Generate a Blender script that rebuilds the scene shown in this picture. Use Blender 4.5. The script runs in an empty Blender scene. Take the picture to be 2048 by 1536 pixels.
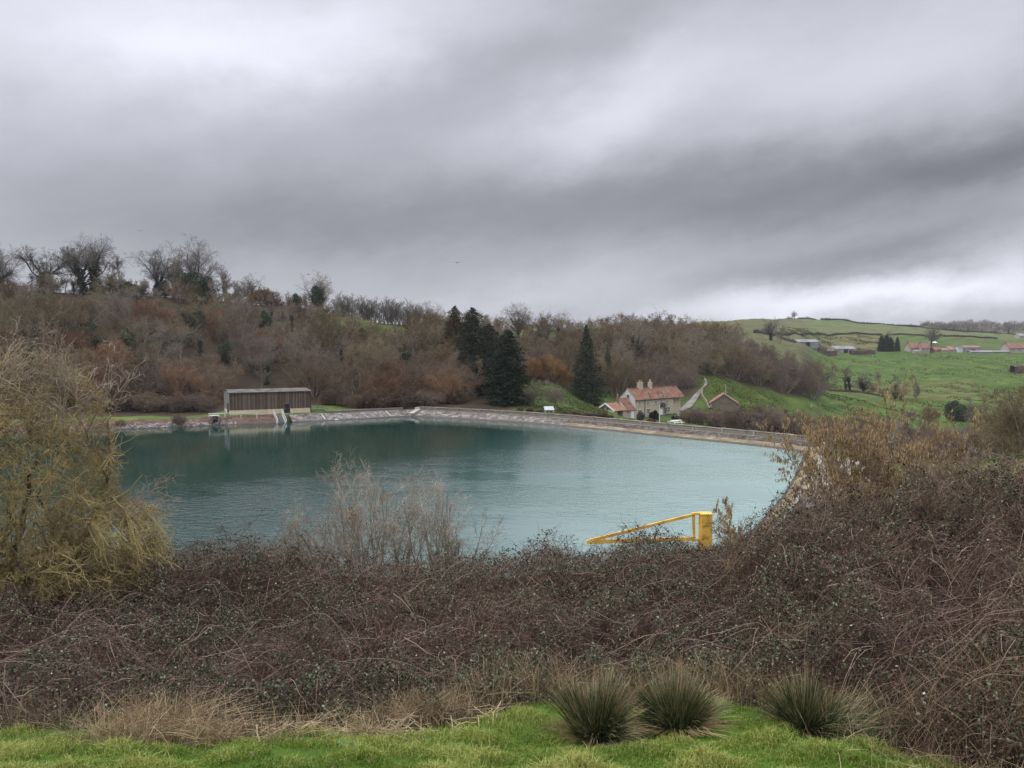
import bpy, math, random
import numpy as np
from math import radians, sin, cos, pi

# ---------------------------------------------------------------- camera, sky, sun, exposure
SC = bpy.context.scene
COL = SC.collection
F = 1577.0                       # focal length in pixels of the 2048 px wide photograph
EYE = 14.0                       # eye height above the water
TILT = math.atan(78.0 / F)       # camera looks slightly down
cam = bpy.data.cameras.new('camera')
cam.sensor_width = 36.0
cam.lens = 36.0 * F / 2048.0
cam.clip_start = 0.1
cam.clip_end = 12000
cam_ob = bpy.data.objects.new('camera', cam)
COL.objects.link(cam_ob)
cam_ob.location = (0, 0, EYE)
cam_ob.rotation_euler = (pi / 2 - TILT, 0, 0)
SC.camera = cam_ob

SUN_AZ, SUN_EL = radians(-78), radians(46)   # azimuth from +Y towards +X
world = bpy.data.worlds.new('World')
SC.world = world
world.use_nodes = True
WN, WL = world.node_tree.nodes, world.node_tree.links
WN.clear()

def wnode(t, **k):
    n = WN.new(t)
    for a, b in k.items():
        setattr(n, a, b)
    return n

def wmath(op, a, b=None, c=None, clamp=False):
    n = wnode('ShaderNodeMath', operation=op, use_clamp=clamp)
    for i, v in enumerate((a, b, c)):
        if v is None:
            continue
        if isinstance(v, (int, float)):
            n.inputs[i].default_value = v
        else:
            WL.new(v, n.inputs[i])
    return n.outputs[0]

w_out = wnode('ShaderNodeOutputWorld')
w_bg = wnode('ShaderNodeBackground')
w_bg.inputs['Strength'].default_value = 0.1
WL.new(w_bg.outputs[0], w_out.inputs[0])
w_sky = wnode('ShaderNodeTexSky', sky_type='NISHITA', sun_disc=False)
w_sky.sun_elevation = SUN_EL
w_sky.sun_rotation = SUN_AZ
w_tc = wnode('ShaderNodeTexCoord')
w_sep = wnode('ShaderNodeSeparateXYZ')
WL.new(w_tc.outputs['Generated'], w_sep.inputs[0])
w_az = wmath('ARCTAN2', w_sep.outputs[0], w_sep.outputs[1])
w_el = wmath('ARCSINE', w_sep.outputs[2])

def w_noise(scale, detail, sx, sy, rot, rough=0.55, off=0.0):
    cb = wnode('ShaderNodeCombineXYZ')
    WL.new(w_az, cb.inputs[0]); WL.new(w_el, cb.inputs[1]); cb.inputs[2].default_value = off
    vr = wnode('ShaderNodeVectorRotate', rotation_type='Z_AXIS')
    WL.new(cb.outputs[0], vr.inputs['Vector']); vr.inputs['Angle'].default_value = rot
    vm = wnode('ShaderNodeVectorMath', operation='MULTIPLY')
    WL.new(vr.outputs[0], vm.inputs[0]); vm.inputs[1].default_value = (sx, sy, 1)
    nz = wnode('ShaderNodeTexNoise')
    WL.new(vm.outputs[0], nz.inputs['Vector'])
    nz.inputs['Scale'].default_value = scale
    nz.inputs['Detail'].default_value = detail
    nz.inputs['Roughness'].default_value = rough
    return wmath('SUBTRACT', nz.outputs['Fac'], 0.5)

# slow warp makes the cloud edges ragged
warp1 = w_noise(5.0, 8, 1, 1.8, -0.15, 0.6)
warp2 = w_noise(5.0, 8, 1, 1.8, -0.15, 0.6, off=7.3)
az_w = wmath('MULTIPLY_ADD', warp1, 0.22, w_az)
el_w = wmath('MULTIPLY_ADD', warp2, 0.10, w_el)
w_cb = wnode('ShaderNodeCombineXYZ')
WL.new(az_w, w_cb.inputs[0]); WL.new(el_w, w_cb.inputs[1])

def blob(px, py, sx, sy, rot, amp):
    """a soft cloud bank: centre as a direction, half widths as angles"""
    az = math.atan((px - 1024) / F)
    el = math.atan((690 - py) / F * math.cos(az))
    s = wnode('ShaderNodeVectorMath', operation='SUBTRACT')
    WL.new(w_cb.outputs[0], s.inputs[0]); s.inputs[1].default_value = (az, el, 0)
    r = wnode('ShaderNodeVectorRotate', rotation_type='Z_AXIS')
    WL.new(s.outputs[0], r.inputs['Vector']); r.inputs['Angle'].default_value = -radians(rot)
    m = wnode('ShaderNodeVectorMath', operation='MULTIPLY')
    WL.new(r.outputs[0], m.inputs[0]); m.inputs[1].default_value = (F / sx, F / sy, 0)
    d = wnode('ShaderNodeVectorMath', operation='DOT_PRODUCT')
    WL.new(m.outputs[0], d.inputs[0]); WL.new(m.outputs[0], d.inputs[1])
    e = wmath('POWER', 2.718, wmath('MULTIPLY', d.outputs['Value'], -1.0))
    return wmath('MULTIPLY', e, amp)

lum = wmath('MULTIPLY_ADD', w_noise(4.0, 7, 1, 2.6, -0.16, 0.5, 3.1), 0.085, 0.475)
lum = wmath('MULTIPLY_ADD', w_noise(11.0, 6, 1, 3.0, -0.2, 0.55, 5.1), 0.075, lum)
for bl in (
    (300, 50, 500, 140, 3, .33), (420, 110, 220, 60, 5, .12), (760, 60, 260, 60, 20, .12), (60, 300, 250, 120, 0, .02),
    (1210, 232, 240, 70, 20, .17), (1740, 125, 400, 100, 12, .20), (1330, 170, 260, 65, 22, .07),
    (760, 270, 330, 70, 18, -.03), (1040, 120, 330, 55, 18, -.06), (980, 10, 200, 60, 0, .03),
    (900, 430, 640, 75, 7, -.17), (1640, 380, 520, 75, 9, -.19), (2050, 310, 260, 60, 12, -.13),
    (1780, 505, 420, 42, 7, -.19), (1780, 596, 450, 36, 2, .46), (2150, 470, 170, 40, 8, .16),
    (1050, 590, 420, 34, 8, .10), (330, 390, 420, 80, 0, -.09), (600, 560, 400, 40, 2, .02),
    (1150, 615, 160, 20, 4, -.06)):
    lum = wmath('ADD', lum, blob(*bl))
# brighter cloud deck overhead, out of the frame
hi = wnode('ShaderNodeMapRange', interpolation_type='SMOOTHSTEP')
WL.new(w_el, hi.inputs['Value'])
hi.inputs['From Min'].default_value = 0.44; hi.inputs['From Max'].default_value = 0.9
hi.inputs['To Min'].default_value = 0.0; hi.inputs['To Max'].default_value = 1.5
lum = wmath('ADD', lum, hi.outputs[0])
# and behind the viewer
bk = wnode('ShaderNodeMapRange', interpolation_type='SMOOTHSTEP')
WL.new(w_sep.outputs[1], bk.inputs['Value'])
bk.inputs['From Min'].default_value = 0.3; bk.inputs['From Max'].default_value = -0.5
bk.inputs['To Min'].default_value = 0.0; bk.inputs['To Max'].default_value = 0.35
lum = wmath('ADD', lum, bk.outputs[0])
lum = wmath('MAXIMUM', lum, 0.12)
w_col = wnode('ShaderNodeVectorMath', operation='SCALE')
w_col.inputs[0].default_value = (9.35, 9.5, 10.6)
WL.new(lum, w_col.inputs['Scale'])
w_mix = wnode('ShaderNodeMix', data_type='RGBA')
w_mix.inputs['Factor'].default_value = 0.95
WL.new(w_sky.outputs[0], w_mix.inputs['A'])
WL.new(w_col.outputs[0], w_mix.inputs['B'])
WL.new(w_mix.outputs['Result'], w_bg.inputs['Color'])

sun = bpy.data.lights.new('sun', 'SUN')
sun.energy = 1.5
sun.angle = radians(14)
sun.color = (1.0, 0.96, 0.9)
sun_ob = bpy.data.objects.new('sun', sun)
COL.objects.link(sun_ob)
from mathutils import Vector, Matrix
sun_dir = Vector((sin(SUN_AZ) * cos(SUN_EL), cos(SUN_AZ) * cos(SUN_EL), sin(SUN_EL)))
sun_ob.rotation_euler = sun_dir.to_track_quat('Z', 'Y').to_euler()

SC.view_settings.view_transform = 'Standard'
SC.view_settings.look = 'None'
SC.view_settings.exposure = 0.14
SC.view_settings.gamma = 1.0
SC.view_settings.use_curve_mapping = False
SC.render.engine = 'CYCLES'
SC.cycles.use_denoising = True
SC.cycles.denoising_prefilter = 'NONE'
SC.cycles.max_bounces = 5
SC.cycles.diffuse_bounces = 3
SC.cycles.glossy_bounces = 3
SC.cycles.caustics_reflective = False
SC.cycles.caustics_refractive = False

# ---------------------------------------------------------------- helpers
RNG = np.random.default_rng(11)

def norm(a):
    return a / np.maximum(np.linalg.norm(a, axis=-1, keepdims=True), 1e-9)

def slope_of(py):
    v = (768 - np.asarray(py, float)) / F
    return (-sin(TILT) + v * cos(TILT)) / (cos(TILT) + v * sin(TILT))

def yfac(py):
    v = (768 - np.asarray(py, float)) / F
    return 1.0 / (cos(TILT) + v * sin(TILT))

def at(px, py, Y):
    """world point on the ray of a photograph pixel at forward distance Y"""
    return np.array([(px - 1024) / F * yfac(py) * Y, Y, EYE + slope_of(py) * Y])

def at_z(px, py, z):
    return at(px, py, (z - EYE) / slope_of(py))

def snoise(seed, n=10, lo=0.02, hi=0.1):
    r = np.random.default_rng(seed)
    k = np.exp(r.uniform(math.log(lo), math.log(hi), n)) * 2 * pi
    a = r.uniform(0, 2 * pi, n)
    ph = r.uniform(0, 2 * pi, n)
    w = (lo * 2 * pi / k) ** 0.6
    w = w / np.sqrt((w ** 2).sum() / 2)
    def f(x, y):
        x = np.asarray(x, float); y = np.asarray(y, float)
        s = 0
        for i in range(n):
            s = s + w[i] * np.sin(k[i] * (x * cos(a[i]) + y * sin(a[i])) + ph[i])
        return s
    return f

def mesh_obj(name, parts, mats, parent=None, smooth=False, rnd=None, cols=None):
    """parts: (verts, faces (m,3) or (m,4), material index) -> ONE linked mesh object"""
    V, loops, starts, totals, mi = [], [], [], [], []
    off = 0; ls = 0
    for v, f, m in parts:
        v = np.asarray(v, float).reshape(-1, 3); f = np.asarray(f, np.int64)
        if len(f) == 0:
            continue
        V.append(v)
        k = f.shape[1]
        loops.append((f + off).ravel())
        starts.append(ls + np.arange(len(f)) * k)
        totals.append(np.full(len(f), k))
        mi.append(np.full(len(f), m))
        off += len(v); ls += f.size
    V = np.concatenate(V); loops = np.concatenate(loops); starts = np.concatenate(starts)
    totals = np.concatenate(totals); mi = np.concatenate(mi)
    me = bpy.data.meshes.new(name)
    me.vertices.add(len(V)); me.vertices.foreach_set('co', V.ravel())
    me.loops.add(len(loops)); me.loops.foreach_set('vertex_index', loops.astype(np.int32))
    me.polygons.add(len(starts))
    me.polygons.foreach_set('loop_start', starts.astype(np.int32))
    me.polygons.foreach_set('loop_total', totals.astype(np.int32))
    for m in (mats if isinstance(mats, (list, tuple)) else [mats]):
        me.materials.append(m)
    me.polygons.foreach_set('material_index', mi.astype(np.int32))
    me.polygons.foreach_set('use_smooth', np.full(len(starts), bool(smooth)))
    if rnd is not None:
        a = me.attributes.new('rnd', 'FLOAT', 'FACE')
        a.data.foreach_set('value', np.asarray(rnd, np.float32))
    if cols is not None:
        a = me.attributes.new('tint', 'FLOAT_COLOR', 'POINT')
        a.data.foreach_set('color', np.asarray(cols, np.float32).ravel())
    me.update(calc_edges=True)
    me.validate()
    o = bpy.data.objects.new(name, me)
    COL.objects.link(o)
    if parent:
        o.parent = parent
    return o

def tag(o, label=None, cat=None, group=None, kind=None):
    if label: o['label'] = label
    if cat: o['category'] = cat
    if group: o['group'] = group
    if kind: o['kind'] = kind
    return o

def thing(name, label, cat, loc=(0, 0, 0), rz=0.0, group=None, scale=1.0):
    o = bpy.data.objects.new(name, None)
    COL.objects.link(o)
    o.location = [float(v) for v in loc]
    o.rotation_euler = (0, 0, float(rz))
    o.scale = (scale,) * 3 if isinstance(scale, (int, float)) else scale
    o.empty_display_size = 0.3
    return tag(o, label, cat, group)

def share(name, src, parent):
    """a part that shares the mesh of src"""
    o = bpy.data.objects.new(name, src.data if hasattr(src, 'data') else src)
    COL.objects.link(o)
    o.parent = parent
    return o

def tubes(P, R, sides=3):
    P = np.asarray(P, float); R = np.asarray(R, float)
    n, k, _ = P.shape
    T = np.empty_like(P)
    T[:, 1:-1] = P[:, 2:] - P[:, :-2]; T[:, 0] = P[:, 1] - P[:, 0]; T[:, -1] = P[:, -1] - P[:, -2]
    T = norm(T)
    ref = np.where(np.abs(T[:, :1, 2:3]) < 0.85, np.array([0, 0, 1.0]), np.array([1.0, 0, 0]))
    U = norm(np.cross(T, np.broadcast_to(ref, T.shape)))
    W = np.cross(T, U)
    a = np.arange(sides) / sides * 2 * pi
    V = P[:, :, None] + R[:, :, None, None] * (np.cos(a)[:, None] * U[:, :, None] + np.sin(a)[:, None] * W[:, :, None])
    V = V.reshape(-1, 3)
    base = (np.arange(n) * k * sides)[:, None, None] + (np.arange(k - 1) * sides)[None, :, None]
    i = np.arange(sides); j = (i + 1) % sides
    q = np.stack([base + i, base + j, base + j + sides, base + i + sides], -1).reshape(-1, 4)
    return V, q

def tube1(pts, r, sides=8, caps=True):
    pts = np.asarray(pts, float); r = np.broadcast_to(np.asarray(r, float), (len(pts),))
    V, q = tubes(pts[None], r[None], sides)
    if caps:
        n = len(V)
        V = np.vstack([V, pts[:1], pts[-1:]])
        i = np.arange(sides); j = (i + 1) % sides
        q = np.vstack([q, np.stack([np.full(sides, n), j, i, np.full(sides, n)], 1)[:, [0, 1, 2, 0]],
                       np.stack([np.full(sides, n + 1), n - sides + i, n - sides + j, np.full(sides, n + 1)], 1)[:, [0, 1, 2, 0]]])
        # caps as triangles
        tri = q[-2 * sides:, :3]
        return [(V, q[:-2 * sides], 0), (V, tri, 0)]
    return [(V, q, 0)]

BOXF = np.array([[0, 3, 2, 1], [4, 5, 6, 7], [0, 1, 5, 4], [1, 2, 6, 5], [2, 3, 7, 6], [3, 0, 4, 7]])

def box(x0, x1, y0, y1, z0, z1, m=0):
    v = np.array([[x0, y0, z0], [x1, y0, z0], [x1, y1, z0], [x0, y1, z0], [x0, y0, z1], [x1, y0, z1], [x1, y1, z1], [x0, y1, z1]], float)
    return (v, BOXF, m)

def bbox_mesh(name, boxes, mat, parent=None, bevel=0.0):
    o = mesh_obj(name, boxes, mat, parent)
    if bevel:
        b = o.modifiers.new('bevel', 'BEVEL'); b.width = bevel; b.segments = 2
    return o

def beam(p, q, w, h, m=0):
    """a rectangular bar from p to q"""
    p = np.asarray(p, float); q = np.asarray(q, float)
    t = norm(q - p)
    ref = np.array([0, 0, 1.0]) if abs(t[2]) < .9 else np.array([1.0, 0, 0])
    u = norm(np.cross(t, ref)); v = np.cross(u, t)
    c = [(-w, -h), (w, -h), (w, h), (-w, h)]
    V = [a + u * x / 2 + v * y / 2 for a in (p, q) for x, y in c]
    return (np.array(V), BOXF, m)

def leaf_quads(C, size, rng, up=0.0, aspect=0.6, droop=0.0):
    """small pointed leaves (two faces folded at the rib) at points C"""
    n = len(C)
    size = np.broadcast_to(np.asarray(size, float), (n,))[:, None]
    d = rng.normal(size=(n, 3)); d[:, 2] -= droop; d = norm(d)
    nn = rng.normal(size=(n, 3)); nn[:, 2] += up * 3
    s = norm(np.cross(d, nn)); nn = np.cross(s, d)
    a = C - d * size * .5; b = C + d * size * .5
    l = C + s * size * aspect * .5 + nn * size * .12
    r = C - s * size * aspect * .5 + nn * size * .12
    V = np.stack([a, l, b, r], 1).reshape(-1, 3)
    i = np.arange(n)[:, None] * 4
    f = np.concatenate([np.stack([i + 0, i + 2, i + 1], -1), np.stack([i + 0, i + 3, i + 2], -1)], 1).reshape(-1, 3)
    return V, f

# ---------------------------------------------------------------- materials
def mat(name, c1, c2=None, scale=4.0, rough=0.85, bump=0.0, detail=6, bscale=None, stretch=(1, 1, 1),
        spec=0.25, attr=None, objrand=None, c3=None, trans=0.0, metal=0.0, contrast=(0.35, 0.65), bdist=0.02):
    m = bpy.data.materials.new(name)
    m.use_nodes = True
    N, L = m.node_tree.nodes, m.node_tree.links
    b = N['Principled BSDF']
    b.inputs['Roughness'].default_value = rough
    b.inputs['Specular IOR Level'].default_value = spec
    b.inputs['Metallic'].default_value = metal
    tc = N.new('ShaderNodeTexCoord')
    mp = N.new('ShaderNodeMapping'); mp.inputs['Scale'].default_value = stretch
    L.new(tc.outputs['Object'], mp.inputs['Vector'])
    nz = N.new('ShaderNodeTexNoise'); nz.inputs['Scale'].default_value = scale; nz.inputs['Detail'].default_value = detail
    L.new(mp.outputs[0], nz.inputs['Vector'])
    if c2 is None:
        c2 = tuple(v * 0.75 for v in c1)
    cr = N.new('ShaderNodeValToRGB')
    cr.color_ramp.elements[0].position = contrast[0]; cr.color_ramp.elements[1].position = contrast[1]
    cr.color_ramp.elements[0].color = (*c1, 1); cr.color_ramp.elements[1].color = (*c2, 1)
    if c3 is not None:
        e = cr.color_ramp.elements.new((contrast[0] + contrast[1]) / 2); e.color = (*c3, 1)
    fac = nz.outputs['Fac']
    if attr:
        an = N.new('ShaderNodeAttribute'); an.attribute_name = attr
        fac = an.outputs['Fac']
    if objrand:
        oi = N.new('ShaderNodeObjectInfo')
        mm = N.new('ShaderNodeMath'); mm.operation = 'MULTIPLY_ADD'
        mm.inputs[1].default_value = objrand; mm.inputs[2].default_value = 0.5 - objrand / 2
        L.new(oi.outputs['Random'], mm.inputs[0])
        m2 = N.new('ShaderNodeMath'); m2.operation = 'ADD'
        m3 = N.new('ShaderNodeMath'); m3.operation = 'SUBTRACT'; m3.inputs[1].default_value = 0.5
        L.new(fac, m3.inputs[0]); L.new(mm.outputs[0], m2.inputs[0]); L.new(m3.outputs[0], m2.inputs[1])
        fac = m2.outputs[0]
    L.new(fac, cr.inputs['Fac'])
    L.new(cr.outputs['Color'], b.inputs['Base Color'])
    if bump:
        n2 = N.new('ShaderNodeTexNoise'); n2.inputs['Scale'].default_value = bscale or scale * 3; n2.inputs['Detail'].default_value = 5
        L.new(mp.outputs[0], n2.inputs['Vector'])
        bp = N.new('ShaderNodeBump'); bp.inputs['Strength'].default_value = bump; bp.inputs['Distance'].default_value = bdist
        L.new(n2.outputs['Fac'], bp.inputs['Height']); L.new(bp.outputs[0], b.inputs['Normal'])
    if trans:
        tr = N.new('ShaderNodeBsdfTranslucent'); L.new(cr.outputs['Color'], tr.inputs['Color'])
        mx = N.new('ShaderNodeMixShader'); mx.inputs[0].default_value = trans
        L.new(b.outputs[0], mx.inputs[1]); L.new(tr.outputs[0], mx.inputs[2])
        L.new(mx.outputs[0], N['Material Output'].inputs['Surface'])
    return m

def stone_mat(name, c1, c2, mortar, sx=2.0, sy=4.0, bump=0.4, offset=0.5):
    """coursed stone: brick pattern broken up with noise, mapped by wall length and height"""
    m = mat(name, c1, c2, scale=1.3, rough=0.92, spec=0.15)
    N, L = m.node_tree.nodes, m.node_tree.links
    b = N['Principled BSDF']
    tc = N.new('ShaderNodeTexCoord'); sp = N.new('ShaderNodeSeparateXYZ'); L.new(tc.outputs['Object'], sp.inputs[0])
    ad = N.new('ShaderNodeMath'); ad.operation = 'ADD'; L.new(sp.outputs[0], ad.inputs[0]); L.new(sp.outputs[1], ad.inputs[1])
    cb = N.new('ShaderNodeCombineXYZ'); L.new(ad.outputs[0], cb.inputs[0]); L.new(sp.outputs[2], cb.inputs[1])
    br = N.new('ShaderNodeTexBrick'); L.new(cb.outputs[0], br.inputs['Vector'])
    br.inputs['Scale'].default_value = 1.0
    br.inputs['Brick Width'].default_value = 1.0 / sx; br.inputs['Row Height'].default_value = 1.0 / sy
    br.inputs['Mortar Size'].default_value = 0.015
    br.inputs['Color1'].default_value = (*c1, 1); br.inputs['Color2'].default_value = (*c2, 1)
    br.inputs['Mortar'].default_value = (*mortar, 1)
    br.offset = offset
    cr = [n for n in N if n.type == 'VALTORGB'][0]
    mx = N.new('ShaderNodeMix'); mx.data_type = 'RGBA'; mx.inputs['Factor'].default_value = 0.6
    L.new(cr.outputs[0], mx.inputs['A']); L.new(br.outputs['Color'], mx.inputs['B'])
    L.new(mx.outputs['Result'], b.inputs['Base Color'])
    bp = N.new('ShaderNodeBump'); bp.inputs['Strength'].default_value = bump; bp.inputs['Distance'].default_value = 0.03
    L.new(br.outputs['Fac'], bp.inputs['Height']); bp.invert = True
    L.new(bp.outputs[0], b.inputs['Normal'])
    return m
# ---------------------------------------------------------------- the lie of the land
# shoreline of the reservoir (water level z = 0), from pixels of the waterline
SHORE_L = [at_z(px, py, 0)[:2] for px, py in ((-1500, 905), (-500, 885), (0, 866), (195, 860), (345, 855), (420, 851), (550, 846), (700, 839), (820, 832.5))]
SHORE_D = [at_z(px, py, 0)[:2] for px, py in ((820, 832.5), (925, 838), (1050, 846), (1175, 857), (1312, 872), (1430, 883.5), (1540, 895), (1610, 905))]
SHORE_R = [at_z(px, py, 0)[:2] for px, py in ((1610, 905), (1602, 935), (1585, 965), (1567, 995), (1545, 1020), (1480, 1095), (1400, 1160))]
SHORE_N = [(11.0, 44.0), (4.0, 45.5), (-8.0, 46.0), (-24.0, 44.0), (-60.0, 40.0), (-110.0, 45.0)]
POND = np.array(SHORE_L + SHORE_D[1:] + SHORE_R[1:] + SHORE_N)

def seg_dist(x, y, poly, closed=True):
    d = np.full(np.shape(x), 1e9)
    n = len(poly)
    for i in range(n if closed else n - 1):
        ax, ay = poly[i]; bx, by = poly[(i + 1) % n]
        vx, vy = bx - ax, by - ay
        t = np.clip(((x - ax) * vx + (y - ay) * vy) / (vx * vx + vy * vy), 0, 1)
        d = np.minimum(d, np.hypot(x - ax - t * vx, y - ay - t * vy))
    return d

def inside(x, y, poly):
    r = np.zeros(np.shape(x), bool)
    n = len(poly)
    for i in range(n):
        ax, ay = poly[i]; bx, by = poly[(i + 1) % n]
        c = ((ay > y) != (by > y)) & (x < (bx - ax) * (y - ay) / (by - ay + 1e-12) + ax)
        r ^= c
    return r

COLS = [
 (-900, [(60, 1.5), (110, 1.6), (118, 3), (190, 30), (215, 32), (300, 33), (900, 32), (3000, 40)]),
 (-300, [(100, 1.4), (126, 1.6), (132, 3), (205, 29), (222, 31), (300, 32), (900, 30), (3000, 40)]),
 (0, [(120, 1.3), (140, 1.6), (146, 3), (215, 28.3), (228, 30), (320, 31), (900, 30), (3000, 40)]),
 (200, [(120, 1.3), (146, 1.6), (152, 3), (215, 27.4), (228, 28.6), (320, 29), (900, 29), (3000, 40)]),
 (400, [(120, 1.15), (150, 1.2), (162, 1.8), (168, 4), (220, 26.3), (240, 27.5), (320, 28), (900, 28), (3000, 40)]),
 (600, [(120, 1.15), (152, 1.2), (166, 1.9), (173, 4), (228, 24.6), (245, 25.3), (320, 26), (900, 26), (3000, 40)]),
 (700, [(120, 1.15), (154, 1.2), (168, 2), (176, 4), (232, 20.0), (250, 22.6), (330, 23), (900, 25), (3000, 40)]),
 (800, [(120, 1.2), (170, 1.5), (178, 4), (232, 16.8), (255, 20.3), (340, 21.5), (900, 25), (3000, 40)]),
 (900, [(120, 1.2), (170, 1.5), (180, 4), (240, 14.8), (262, 17.8), (350, 20), (900, 25), (3000, 40)]),
 (1000, [(120, 1.1), (162, .9), (185, 3), (240, 12), (265, 15.5), (350, 18.5), (900, 26), (3000, 40)]),
 (1100, [(120, 1.1), (158, .8), (185, 2.4), (202, 4), (260, 14), (290, 17.2), (400, 20.5), (800, 29), (3000, 42)]),
 (1190, [(110, 1.1), (140, .8), (170, -.6), (195, -.8), (220, .5), (270, 11), (330, 17.5), (430, 22), (800, 30), (3000, 42)]),
 (1260, [(110, 1.1), (140, .4), (170, -2), (190, -3.6), (205, -3.6), (225, -1), (290, 13), (350, 18.5), (450, 23.6), (600, 26), (3000, 40)]),
 (1350, [(105, 1.1), (128, .6), (150, -1.2), (190, -3.7), (208, -3.7), (225, -1), (250, 4), (320, 15), (400, 20), (600, 29.5), (900, 36), (3000, 40)]),
 (1420, [(100, 1.1), (125, .4), (150, -1.7), (190, -4.8), (206, -4), (226, -.2), (244, 3), (330, 13.5), (420, 20), (620, 32), (900, 39), (3000, 40)]),
 (1500, [(98, 1.1), (122, -.2), (150, -2.6), (190, -5.6), (214, -5.4), (235, -2.4), (250, 0), (330, 10), (420, 16.5), (600, 29), (820, 41), (1000, 42), (3000, 40)]),
 (1590, [(96, 1.1), (125, -2), (190, -7.2), (222, -7.2), (255, -3), (270, -1), (330, 4), (420, 8.5), (520, 15), (620, 24), (850, 42.5), (1000, 43), (3000, 38)]),
 (1660, [(60, 1.0), (101, .4), (130, -3), (190, -8), (235, -8.6), (300, -6), (340, -5.5), (420, -2.5), (530, 6.6), (570, 9), (650, 19), (850, 40.5), (1000, 41), (3000, 35)]),
 (1800, [(60, 1.0), (95, -.4), (130, -5), (190, -10), (250, -11), (320, -9.5), (420, -4), (530, 7.6), (570, 9.6), (680, 22), (880, 36.5), (1000, 37), (1400, 36), (3000, 60)]),
 (1950, [(60, 2.0), (95, -.4), (130, -5), (190, -11), (260, -12), (340, -9), (530, 7.6), (570, 9.8), (680, 20.5), (850, 27.4), (900, 28), (1100, 26), (1400, 44), (3000, 60)]),
 (2100, [(60, 4.5), (95, 1), (130, -3), (190, -10), (260, -12), (340, -9), (530, 7.6), (570, 9.6), (680, 18.5), (850, 25), (1100, 25), (1400, 44), (3000, 60)]),
 (2900, [(60, 6), (95, 4), (130, 2), (190, -4), (260, -10), (340, -8), (530, 7), (680, 18), (850, 24), (1100, 25), (1400, 44), (3000, 60)]),
]
CC = np.array([c for c, _ in COLS], float)
ND = snoise(5, 14, 0.012, 0.09)
NS = snoise(6, 14, 0.12, 0.7)
NM = snoise(7, 12, 0.05, 0.25)
NT = snoise(8, 16, 1.0, 3.2)

def sstep(a, b, x):
    t = np.clip((x - a) / (b - a), 0, 1)
    return t * t * (3 - 2 * t)

def lawn_edge(x):
    x = np.asarray(x, float)
    xp = np.array([-30, -7, -5, -3.2, -2.0, -0.6, 0.5, 1.6, 2.2, 2.65, 2.95, 3.15, 3.5, 5, 30])
    yp = np.array([6.4, 6.9, 6.85, 6.65, 6.9, 7.5, 8.0, 7.9, 7.8, 7.35, 6.8, 5.8, 4.7, 3.4, 2.5])
    return np.interp(x, xp, yp) + 0.10 * NS(x * 1.5, x * 0 + 3)

def ground_z(x, y):
    x = np.asarray(x, float); y = np.asarray(y, float)
    yy = np.maximum(y, 45.0)
    c = np.clip(1024 + F * x / yy, CC[0], CC[-1])
    Z = np.stack([np.interp(yy, [k[0] for k in p], [k[1] for k in p]) for _, p in COLS], 0)
    i = np.clip(np.searchsorted(CC, c) - 1, 0, len(CC) - 2)
    t = (c - CC[i]) / (CC[i + 1] - CC[i])
    t = t * t * (3 - 2 * t) * 0.5 + t * 0.5
    zf = np.take_along_axis(Z, i[None], 0)[0] * (1 - t) + np.take_along_axis(Z, (i + 1)[None], 0)[0] * t
    far = sstep(130, 300, y)
    zf = zf + far * 0.5 * ND(x, y) + sstep(50, 90, y) * 0.06 * NM(x, y)
    zn = 12.4 - 0.27 * np.maximum(y, -6) + 0.05 * NM(x * 3, y * 3) * sstep(2, 8, np.abs(y)) + 0.02 * NS(x, y)
    # the bank is higher to the right, and there is a level spot at the gate
    zn = zn + 1.3 * sstep(3.0, 8.0, x) * sstep(8.5, 13.0, y) * (1 - sstep(20, 34, y))
    zn = zn + 1.4 * np.exp(-((x - 4.6) / 4.0) ** 2 - ((y - 25.5) / 3.5) ** 2)
    zn = zn + .014 * NT(x, y) * (1 - sstep(9, 14, y))
    zn = np.maximum(zn, -2.0)
    w = sstep(38, 56, y)
    z = zn * (1 - w) + zf * w
    return z

PONDC = POND
def bank_z(s):
    return np.interp(s, [0, 2.6, 3.2], [-0.45, 1.05, 1.1])

def land_z(x, y):
    """the ground sheet: valley shape with the reservoir dug into it"""
    x = np.asarray(x, float); y = np.asarray(y, float)
    z = ground_z(x, y)
    near = (y > 35) & (y < 175) & (x < 70)
    d = np.where(near, seg_dist(x, y, PONDC), 1e9)
    ins = near & inside(x, y, PONDC)
    edge = np.interp(d, [0, 3.0, 3.6], [-0.9, 0.5, 0.9])
    # the steep bank below the wall, and the ground taken back to the profile behind it
    z = np.where((~ins) & (d < 3.6) & (y > 48), np.minimum(z, edge), z)
    z = np.where(ins, -0.9 - np.minimum(d * 0.5, 3.0), z)
    return z

def hit(px, py, y0=3.0, y1=2500.0):
    """where the ray of a pixel first meets the ground"""
    Y = np.exp(np.linspace(math.log(y0), math.log(y1), 5000))
    X = (px - 1024) / F * yfac(py) * Y
    z = EYE + slope_of(py) * Y
    below = land_z(X, Y) >= z
    i = int(np.argmax(below)) if below.any() else len(Y) - 1
    return np.array([X[i], Y[i], float(land_z(X[i:i + 1], Y[i:i + 1])[0])])

def on(px, Y):
    """ground point of the column px at distance Y"""
    x = (px - 1024) / F * Y
    return np.array([x, Y, float(land_z(np.array([x]), np.array([Y]))[0])])

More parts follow.
